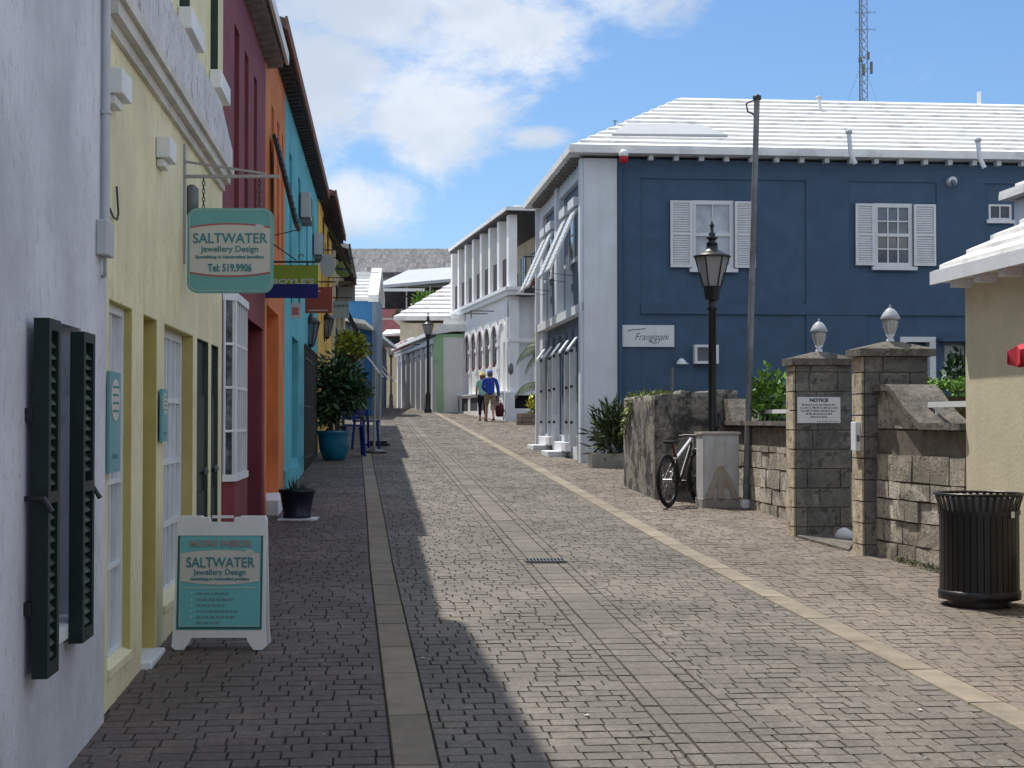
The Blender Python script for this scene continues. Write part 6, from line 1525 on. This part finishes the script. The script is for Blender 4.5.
# far street lamps
q = at(428, 409, 66); lamp_post(q.x, 66, at(0, 314, 66).z-gz(q.x, 66), 'black street lamp in front of the far shop row, nearer of the far pair', 1.05)
q = at(391, 408, 88); lamp_post(q.x, 88, at(0, 340, 88).z-gz(q.x, 88), 'black street lamp in front of the cream wall, farthest of all', 1.0)
# cream building with pyramid roof behind the shops
Yc = 90; xa, xb = at(400, 325, Yc).x, at(500, 325, Yc).x; zg = gz(0, Yc); fcm = Fr((xa, Yc), (1, 0), 1); zz = at(0, 323, Yc).z
CR = thing('house', 'cream house with steep white stepped pyramid roof behind the shop row', 'house', (xa+3, Yc+2, zg))
mb = MB(); fcm.box(mb, 0, xb-xa, -9, 0, zg-.5, zz); mb.build('wall', cream, CR)
stepped_hip(fcm, CR, -.35, xb-xa+3, .35, -9.3, zz+.3, 4.8, 19, 7.2, 3, th=.16, lipf=.3)
Yd = 96; xa, xb = at(386, 345, Yd).x, at(401, 345, Yd).x; fcd = Fr((xa, Yd), (1, 0), 1); zz = at(0, 345, Yd).z
CR2 = thing('house', 'narrow cream building with dark porch roof left of the shop row', 'house', (xa+.4, Yd+1, zg))
mb = MB(); fcd.box(mb, 0, xb-xa, -5, 0, zg-.5, zz); mb.build('wall', cream, CR2)
mb = MB(); fcd.box(mb, -.1, xb-xa, .003, .5, zz, zz+.5); mb.build('porch', black_wood, CR2)
mb = MB(); P = fcd.pt; mb.hexa([P(-.2,.7,zz+.5),P(xb-xa+.1,.7,zz+.55),P(xb-xa+.1,-3,zz+.9),P(-.2,-3,zz+.9),P(-.2,.7,zz+.62),P(xb-xa+.1,.7,zz+.7),P(xb-xa+.1,-3,zz+1.1),P(-.2,-3,zz+1.1)]); fcd.box(mb, .55, .95, .01, .3, zg+1.6, zg+1.75); mb.build('roof', white_roof, CR2)
# red flag
g = at(384, 372, 80); FL = thing('flag', 'small red flag on the wall at the far end of the street', 'flag', tuple(g))
mb = MB(); mb.extrude([g+Vector((.15,0,.3)), g+Vector((-.2,0,.05)), g+Vector((-.1,0,-.05)), g+Vector((.15,0,-.4))], (0,.03,0)); mb.build('cloth', red, FL)
mb = MB(); mb.tube([g+Vector((.17,.02,.35)), g+Vector((.17,.02,-.45))], .015, 5); mb.build('staff', white_paint, FL)
# pink house with dark veranda and white canopy roof
Yp = 115; xa, xb = at(378, 300, Yp).x, at(462, 300, Yp).x; fpk = Fr((xa, Yp), (1, 0), 1); zg = gz(0, Yp)
PK = thing('house', 'pink house with dark upper veranda under a pale grey hipped roof', 'house', (xa+3, Yp+1, zg))
z1, z2 = at(0, 309, Yp).z, at(0, 290, Yp).z
mb = MB(); fpk.box(mb, 0, xb-xa, -6, 0, zg-.5, z1); mb.build('lower_wall', M('dusty_pink_paint', (.42,.16,.18), .8, var=.1), PK)
mb = MB(); fpk.box(mb, .1, xb-xa, -6, -1.2, z1, z2+.3); mb.build('veranda_wall', M('dark_veranda', (.05,.055,.06), .8, var=.4, vscale=2), PK)
mb = MB(); fpk.box(mb, 0, xb-xa, -.1, 0.0, z1+.85, z1+.95)
for i in range(40): fpk.box(mb, i*.15, i*.15+.03, -.07, -.04, z1, z1+.85)
mb.build('railing', black_metal, PK)
mb = MB()
for x in (.05, 2.0, 3.7, 4.6, 5.4): fpk.box(mb, x, x+.1, -.1, -.0, z1, z2+.3)
mb.build('veranda_posts', grey_paint, PK)
mb = MB(); fpk.box(mb, 1.6, 2.0, .003, .06, z1-1.0, z1-.05); fpk.box(mb, -.05, 3, .003, .05, z1-.75, z1-.68); mb.build('white_trim', white_paint, PK)
zr = at(0, 264.5, Yp+4).z; P = fpk.pt; mb = MB()
a_, b_ = P(-.2,1,z2+.0), P(xb-xa+.8,1,z2+.65); r1, r2 = at(445, 265, Yp+4), at(470, 266, Yp+4); r0 = at(408, 270, Yp+4)
mb.hexa([a_,b_,r2+Vector((0,0,-.25)),r0+Vector((0,0,-.25)), a_+Vector((0,0,.22)),b_+Vector((0,0,.22)),r2,r0]); mb.hexa([r0-Vector((0,0,.25)), r2-Vector((0,0,.25)), P(xb-xa,-8,z2), P(-.2,-8,z2), r0, r2, P(xb-xa,-8,z2+.2), P(-.2,-8,z2+.2)])
mb.build('roof', M('pale_metal_roof', (.40,.43,.47), .6, var=.08, vscale=1), PK)
mb = MB(); fpk.box(mb, -.2, 3.4, .9, 1.15, z2-.18, z2+.02); mb.build('awning_edge', white_paint, PK)
c = at(425, 305, 108); shrub('tree', 'small leafy tree in front of the pink house veranda', 'tree', c, (1.0,.8,.9), 700, .28, bright_leaf, 91)
c = at(404, 318, 106); shrub('bush', 'dark bush below the small tree by the pink house', 'bush', c, (.7,.6,.5), 300, .25, dark_leaf, 92)
# big slate roof on the skyline
Yr = 150; a, b = at(318, 300, Yr), at(560, 300, Yr); zg = gz(0, Yr); frf = Fr((a.x, Yr), (1, 0), 1); Wd = b.x-a.x
SR = thing('large_building', 'long building with weathered grey slate roof closing the view at the end of the street', 'building', (a.x+8, Yr+2, zg))
zeR = at(0, 276, Yr).z; zrR = at(0, 247.5, Yr+4).z
mb = MB(); frf.box(mb, 0, Wd, -12, 0, zg-.5, zeR+.3); mb.build('wall', M('pale_grey_wall', (.40,.43,.46), .8, var=.1), SR)
m = bpy.data.materials.new('old_slate_roof'); m.use_nodes = True; t = NT(m.node_tree); p = m.node_tree.nodes['Principled BSDF']; p.inputs['Roughness'].default_value = .85
g_ = t.coord(); br = t.new('ShaderNodeTexBrick'); mp_ = t.new('ShaderNodeMapping'); mp_.inputs['Rotation'].default_value = (R(90), 0, R(0)); t.l.new(g_, mp_.inputs[0]); t.l.new(mp_.outputs[0], br.inputs[0])
br.inputs['Scale'].default_value = 1; br.inputs['Brick Width'].default_value = .34; br.inputs['Row Height'].default_value = .5; br.inputs['Mortar Size'].default_value = .03
br.inputs['Color1'].default_value = (.06,.065,.075,1); br.inputs['Color2'].default_value = (.20,.20,.215,1); br.inputs['Mortar'].default_value = (.07,.07,.08,1)
n_ = t.noise(g_, .8, 7, .7); sep_ = t.new('ShaderNodeMix', data_type='RGBA'); c_ = t.mix(t.maprange(n_, .4, .6, 0, .75), br.outputs[0], (.12,.12,.13)); n2_ = t.noise(t.coord(scale=(2.5,1,.5)), 1.5, 6, .7); c_ = t.mix(t.maprange(n2_, .5, .7, 0, .6), c_, (.25,.25,.265)); t.put(p.inputs['Base Color'], c_)
mb = MB(); P = frf.pt; mb.hexa([P(-.5,.6,zeR),P(Wd,.6,zeR),P(Wd,-5,zrR-.3),P(-.5,-5,zrR-.3),P(-.5,.6,zeR+.3),P(Wd,.6,zeR+.3),P(Wd,-5,zrR),P(-.5,-5,zrR)]); mb.hexa([P(-.5,-5,zrR-.3),P(Wd,-5,zrR-.3),P(Wd,-11,zeR),P(-.5,-11,zeR),P(-.5,-5,zrR),P(Wd,-5,zrR),P(Wd,-11,zeR+.3),P(-.5,-11,zeR+.3)]); mb.build('roof', m, SR)
# far left blue houses
Yk = 62; a, b = at(338, 340, Yk), at(377, 340, Yk); fk = Fr((a.x, Yk), (1, 0), 1); zg = gz(a.x, Yk); Wk = b.x-a.x; zk = at(0, 300, Yk).z
BH = thing('house', 'bright blue house with steep white stepped gable roof on the far left', 'house', (a.x+.8, Yk+1, zg))
sky_blue = M('mid_blue_paint', (.05,.20,.42), .7, var=.08); pale_bg = M('pale_blue_grey_paint', (.20,.27,.36), .75, var=.08)
mb = MB(); fk.box(mb, 0, Wk-.2, -2.6, 0, zg-.4, zk); mb.build('wall', sky_blue, BH)
mb = MB(); fk.box(mb, Wk-.2, Wk, -2.6, .05, zg-.4, zk+.0); mb.build('corner_trim', pale_bg, BH)
mb = MB(); zt_2 = at(0, 273, Yk+1.3).z; P = fk.pt; n = 8
for k in range(n):
    z0_, z1_ = zk+(zt_2-zk)*k/n, zk+(zt_2-zk)*(k+1)/n; o0_, o1_ = .3-1.6*k/n, .3-1.6*(k+1)/n
    mb.extrude([P(-.3,o0_,z0_-.05),P(-.3,o0_,z0_+.1),P(-.3,o1_,z1_+.02),P(-.3,o1_,z0_-.05)], P(Wk+.0,0,0)-P(-.3,0,0))
    mb.extrude([P(-.3,-2.3-o0_,z0_-.05),P(-.3,-2.3-o0_,z0_+.1),P(-.3,-2.3-o1_,z1_+.02),P(-.3,-2.3-o1_,z0_-.05)], P(Wk+.0,0,0)-P(-.3,0,0))
mb.extrude([P(Wk-.32,.36,zk-.1),P(Wk-.32,.36,zk+.18),P(Wk-.32,-1.3,zt_2+.2),P(Wk-.32,-2.8,zk+.18),P(Wk-.32,-2.8,zk-.1),P(Wk-.32,-1.3,zt_2-.1)], P(.40,0,0)-P(0,0,0))
mb.build('roof', white_roof, BH)
q1, q2 = at(352, 400, 58), at(386.5, 400, 78); fz = Fr((q1.x, q1.y), ((q2.x-q1.x)/20, 1), 1); zg = gz(q1.x, 60); zk2 = at(0, 328, 60).z
GH = thing('shop_building', 'grey blue shop building with white slanting awning frames on the far left', 'building', (q1.x-1, q1.y+2, zg))
slate_blue = M('slate_blue_wall', (.13,.19,.28), .8, var=.12, vscale=1.5)
mb = MB(); fz.box(mb, 0, 20, -5, 0, zg-.5, zk2); mb.build('wall', slate_blue, GH)
for i in range(6):
    window(fz, GH, 1.2+i*3.1, 2.6+i*3.1, zg+.4, zg+2.2, .0, 2, 2, pale_bg, pane_dark, o=.06); mb = MB(); fz.box(mb, .6+i*3.1, .8+i*3.1, .003, .12, zg-.3, zk2-.1); mb.build('pilaster', pale_bg, GH)
for s in (1.5, 5, 9): 
    mb = MB(); P = fz.pt
    for d in (0, .5): mb.bar(P(s+d, .05, zk2-.6), P(s+d+1.5, .9, zk2-1.8), .035, .03)
    mb.build('awning_frame', white_paint, GH)
mb = MB(); P = fz.pt; mb.hexa([P(-.5,.5,zk2),P(20,.5,zk2),P(20,-5,zk2+.9),P(-.5,-5,zk2+.9),P(-.5,.5,zk2+.14),P(20,.5,zk2+.14),P(20,-5,zk2+1.1),P(-.5,-5,zk2+1.1)]); mb.build('roof', white_roof, GH)
q = at(378, 409, 66); WPl = MB(); WPl.tube([Vector((q.x, 66, gz(q.x, 66))), Vector((q.x, 66, at(0, 312, 66).z))], .05, 8); WPl.lathe((q.x, 66, at(0,312,66).z), [(.06,0),(.07,.05),(.02,.1)], 8)
tag(WPl.build('flag_pole', cool_white, None, loc=(q.x, 66, gz(q.x, 66))), 'slender white pole standing before the grey blue shop building', 'pole')

# ------------------------------------------------------------------ people
def skin_mesh(nodes, edges, sub=2, root=0):
    me = bpy.data.meshes.new('t'); me.from_pydata([n[0] for n in nodes], edges, []); ob = bpy.data.objects.new('t', me); C.objects.link(ob)
    sm = ob.modifiers.new('s', 'SKIN'); sm.use_smooth_shade = True
    for i, n in enumerate(nodes):
        r = n[1] if isinstance(n[1], tuple) else (n[1], n[1]); me.skin_vertices[0].data[i].radius = r; me.skin_vertices[0].data[i].use_root = (i == root)
    ob.modifiers.new('u', 'SUBSURF').levels = sub; ob.modifiers['u'].render_levels = sub
    bpy.context.view_layer.update(); r = bpy.data.meshes.new_from_object(ob.evaluated_get(bpy.context.evaluated_depsgraph_get())); bpy.data.objects.remove(ob); return r
def link(name, me, mat, par, W):
    for v in me.vertices: v.co = W(v.co)-wloc(par)
    me.materials.clear(); me.materials.append(mat); me.name = name; [setattr(p, 'use_smooth', True) for p in me.polygons]
    o = bpy.data.objects.new(name, me); C.objects.link(o); o.parent = par; return o
skin_m = M('skin', (.42,.24,.17), .6)
def person(g, label, S, rz, man, stride):
    t_ = thing('person', label, 'person', tuple(g), 'walkers')
    Rm = Matrix.Rotation(rz, 3, 'Z')
    def W(v): return Vector(g)+Rm @ (Vector(v)*S)
    # local: +y forward (away from camera), x right; sole at z=0; height 1.75
    hip = .92; sh = 1.42; hw = .10; sw = .19 if man else .165
    fy = stride
    Lk, Rk = Vector((-hw*.95, fy*.55+.06, .50)), Vector((hw*.95, -fy*.1+.05, .50)); La, Ra = Vector((-hw*.9, fy*.9, .09)), Vector((hw*.9, -fy*.95, .13))
    if man: Lh, Rh = Vector((-.10, .16, 1.02)), Vector((.30, .02, .80)); Le, Re = Vector((-.25, -.02, 1.15)), Vector((.27, -.03, 1.11))
    else: Lh, Rh = Vector((-.22, .12, .92)), Vector((.2, .08, .9)); Le, Re = Vector((-.22, -.02, 1.14)), Vector((.2, -.01, 1.13))
    nd = [((0,0,hip),(.15,.11)), ((0,.0,1.12),(.135,.10)), ((0,.0,1.32),(.165,.11)), ((0,.0,1.44),(.09,.075)), ((0,.01,1.52),(.055,.055)), ((0,.02,1.60),(.085,.095)), ((0,.02,1.68),(.078,.09)),
          ((-sw,0,sh-.02),(.055,.055)), (tuple(Le),.042), (tuple(Lh),.03), ((sw,0,sh-.02),(.055,.055)), (tuple(Re),.042), (tuple(Rh),.03),
          ((-hw,0,hip-.08),(.085,.085)), (tuple(Lk),.058), (tuple(La),.036), ((hw,0,hip-.08),(.085,.085)), (tuple(Rk),.058), (tuple(Ra),.036),
          (tuple(La+Vector((-.01,.13,-.06))),.03), (tuple(Ra+Vector((.01,.13,-.07))),.03)]
    ed = [(0,1),(1,2),(2,3),(3,4),(4,5),(5,6),(3,7),(7,8),(8,9),(3,10),(10,11),(11,12),(0,13),(13,14),(14,15),(0,16),(16,17),(17,18),(15,19),(18,20)]
    # calves get their swell through an extra joint
    link('body', skin_mesh(nd, ed), skin_m, t_, W)
    for (h, e, s) in ((Lh, Le, -1), (Rh, Re, 1)):     # hands with curled fingers
        d = (h-e).normalized(); sd = d.cross(Vector((0,1,0))).normalized(); mbh = MB()
        for k in range(4):
            b = h+d*.05+Vector((0,1,0))*(-.03+.02*k); L = (.07,.08,.075,.055)[k]; mbh.tube([W(h+Vector((0,-.015+.01*k,0))), W(b), W(b+d*L*.5+sd*s*.008), W(b+d*L+sd*s*-.03)], [.012*S,.011*S,.009*S,.006*S], 5)
        mbh.tube([W(h+Vector((0,.02,0))), W(h+d*.03+Vector((0,.045,0))), W(h+d*.07+Vector((0,.05,0)))], [.012*S,.011*S,.007*S], 5)
        mbh.build('hand', skin_m, t_)
    top_m = M('royal_blue_shirt', (.02,.06,.35), .85, var=.15, vscale=5) if man else M('pale_aqua_shirt', (.28,.50,.46), .85, var=.1, vscale=5)
    nd2 = [((0,0,.84 if man else .80),(.175,.14)), ((0,0,1.10),(.165,.125)), ((0,0,1.32),(.185,.125)), ((0,0,1.455),(.09,.08)), ((-sw-.01,0,sh-.01),(.075,.07)), (tuple(Vector((-sw-.01,0,sh-.01)).lerp(Le,1.0 if man else .8)),.065), ((sw+.01,0,sh-.01),(.075,.07)), (tuple(Vector((sw+.01,0,sh-.01)).lerp(Re,1.0 if man else .8)),.065)]
    ed2 = [(0,1),(1,2),(2,3),(3,4),(4,5),(3,6),(6,7)]
    if man:
        nd2 += [(tuple(Le.lerp(Lh,.85)),.045), (tuple(Re.lerp(Rh,.85)),.045)]; ed2 += [(5,8),(7,9)]
    link('shirt', skin_mesh(nd2, ed2), top_m, t_, W)
    kx = .80 if man else 1.0
    nd3 = [((0,0,1.03),(.165,.13)), ((-hw,0,hip-.1),(.11,.11)), (tuple(Vector((-hw,0,hip-.1)).lerp(Lk, kx)), .085 if man else .07), ((hw,0,hip-.1),(.11,.11)), (tuple(Vector((hw,0,hip-.1)).lerp(Rk, kx)), .085 if man else .07)]
    ed3 = [(0,1),(1,2),(0,3),(3,4)]
    if not man: nd3 += [(tuple(Lk.lerp(La,.75)),.055), (tuple(Rk.lerp(Ra,.75)),.055)]; ed3 += [(2,5),(4,6)]
    link('shorts' if man else 'trousers', skin_mesh(nd3, ed3), M('khaki_shorts', (.26,.19,.13), .85) if man else M('black_trousers', (.012,.012,.018), .85), t_, W)
    # shoes
    for a in (La, Ra):
        b = Vector((a.x, a.y, a.z)); mb = MB(); y = b.y-.05; mb.hexa([W((a.x-.045,y,a.z-.09)),W((a.x+.045,y,a.z-.09)),W((a.x+.05,y+.26,a.z-.09)),W((a.x-.05,y+.26,a.z-.09)),W((a.x-.04,y,a.z-.02)),W((a.x+.04,y,a.z-.02)),W((a.x+.04,y+.24,a.z-.05)),W((a.x-.04,y+.24,a.z-.05))]); mb.build('shoe', M('dark_shoes', (.07,.035,.03), .7) if 'dark_shoes' not in bpy.data.materials else bpy.data.materials['dark_shoes'], t_, bevel=.012)
    # face details (turned away from the camera)
    mb = MB(); mb.lathe(W((0,.118,1.60)), [(.004,-.02*S),(.015*S,0),(.004,.02*S)], 6); mb.build('nose', skin_m, t_)
    for s in (-1, 1): mb = MB(); mb.lathe(W((s*.035,.105,1.635)), [(.002,-.009),(.012,0),(.002,.009)], 6); mb.build('eye', ink, t_); mb = MB(); mb.lathe(W((s*.088,.015,1.60)), [(.004,-.03),(.016,0),(.004,.03)], 6); mb.build('ear', skin_m, t_)
    hair = M('grey_brown_hair' if man else 'dark_blonde_hair', (.10,.08,.07) if man else (.20,.12,.05), .9)
    mb = MB(); c = W((0,.0,1.60)); mb.lathe(c, [(.03*S,-.08*S),(.082*S,-.05*S),(.094*S,.02*S),(.09*S,.06*S),(.02*S,.10*S)] if man else [(.04*S,-.14*S),(.10*S,-.08*S),(.108*S,.0),(.10*S,.06*S),(.02*S,.10*S)], 12); mb.build('hair', hair, t_)
    mb = MB(); c = W((0,.02,1.665))
    if man: mb.lathe(c, [(.094*S,-.02*S),(.098*S,.0),(.09*S,.05*S),(.05*S,.085*S),(.005,.095*S)], 14); mb.hexa([W((-.06,.10,1.655)),W((.06,.10,1.655)),W((.045,.19,1.64)),W((-.045,.19,1.64)),W((-.06,.10,1.667)),W((.06,.10,1.667)),W((.045,.19,1.65)),W((-.045,.19,1.65))])
    else: mb.lathe(c, [(.165*S,-.035*S),(.17*S,-.025*S),(.10*S,-.0),(.098*S,.05*S),(.06*S,.085*S),(.005,.09*S)], 16)
    mb.build('cap' if man else 'sun_hat', M('light_blue_cap', (.16,.26,.55), .8) if man else M('straw_yellow_hat', (.62,.50,.22), .85), t_)
    return t_, W, Rh
gm = G(490, 421.8); s_ = 52.5*gm.y/FOC/1.77
tm, Wm, Rh = person(gm, 'man in royal blue shirt, khaki shorts and light blue cap carrying a dark red bag', s_, R(6), True, .36)
gw = G(482.5, 421.3); person(gw+Vector((0,.35,.005)), 'woman in pale aqua shirt, black trousers and straw hat walking beside the man', s_*.96, R(2), False, .27)
hb_ = Wm(Rh+Vector((.0,.02,-.06)))
BGr = thing('bag', 'dark red backpack hanging from the right hand of the man in blue', 'bag', tuple(hb_))
mb = MB(); c = hb_+Vector((.03,0,-.30)); mb.lathe(c, [(.06,-.28),(.13,-.25),(.155,-.08),(.14,.08),(.09,.18),(.03,.21)], 12); mb.build('bag_body', M('dark_red_nylon', (.07,.012,.018), .8), BGr)
mb = MB(); mb.tube([c+Vector((-.05,0,.20)), hb_+Vector((-.01,0,.0)), hb_+Vector((.03,0,.0)), c+Vector((.06,0,.20))], .012, 5); mb.tube([c+Vector((.12,0,.05)), c+Vector((.20,0,-.15)), c+Vector((.13,0,-.38)), c+Vector((.10,0,-.24))], .012, 5); mb.build('straps', black_metal, BGr)
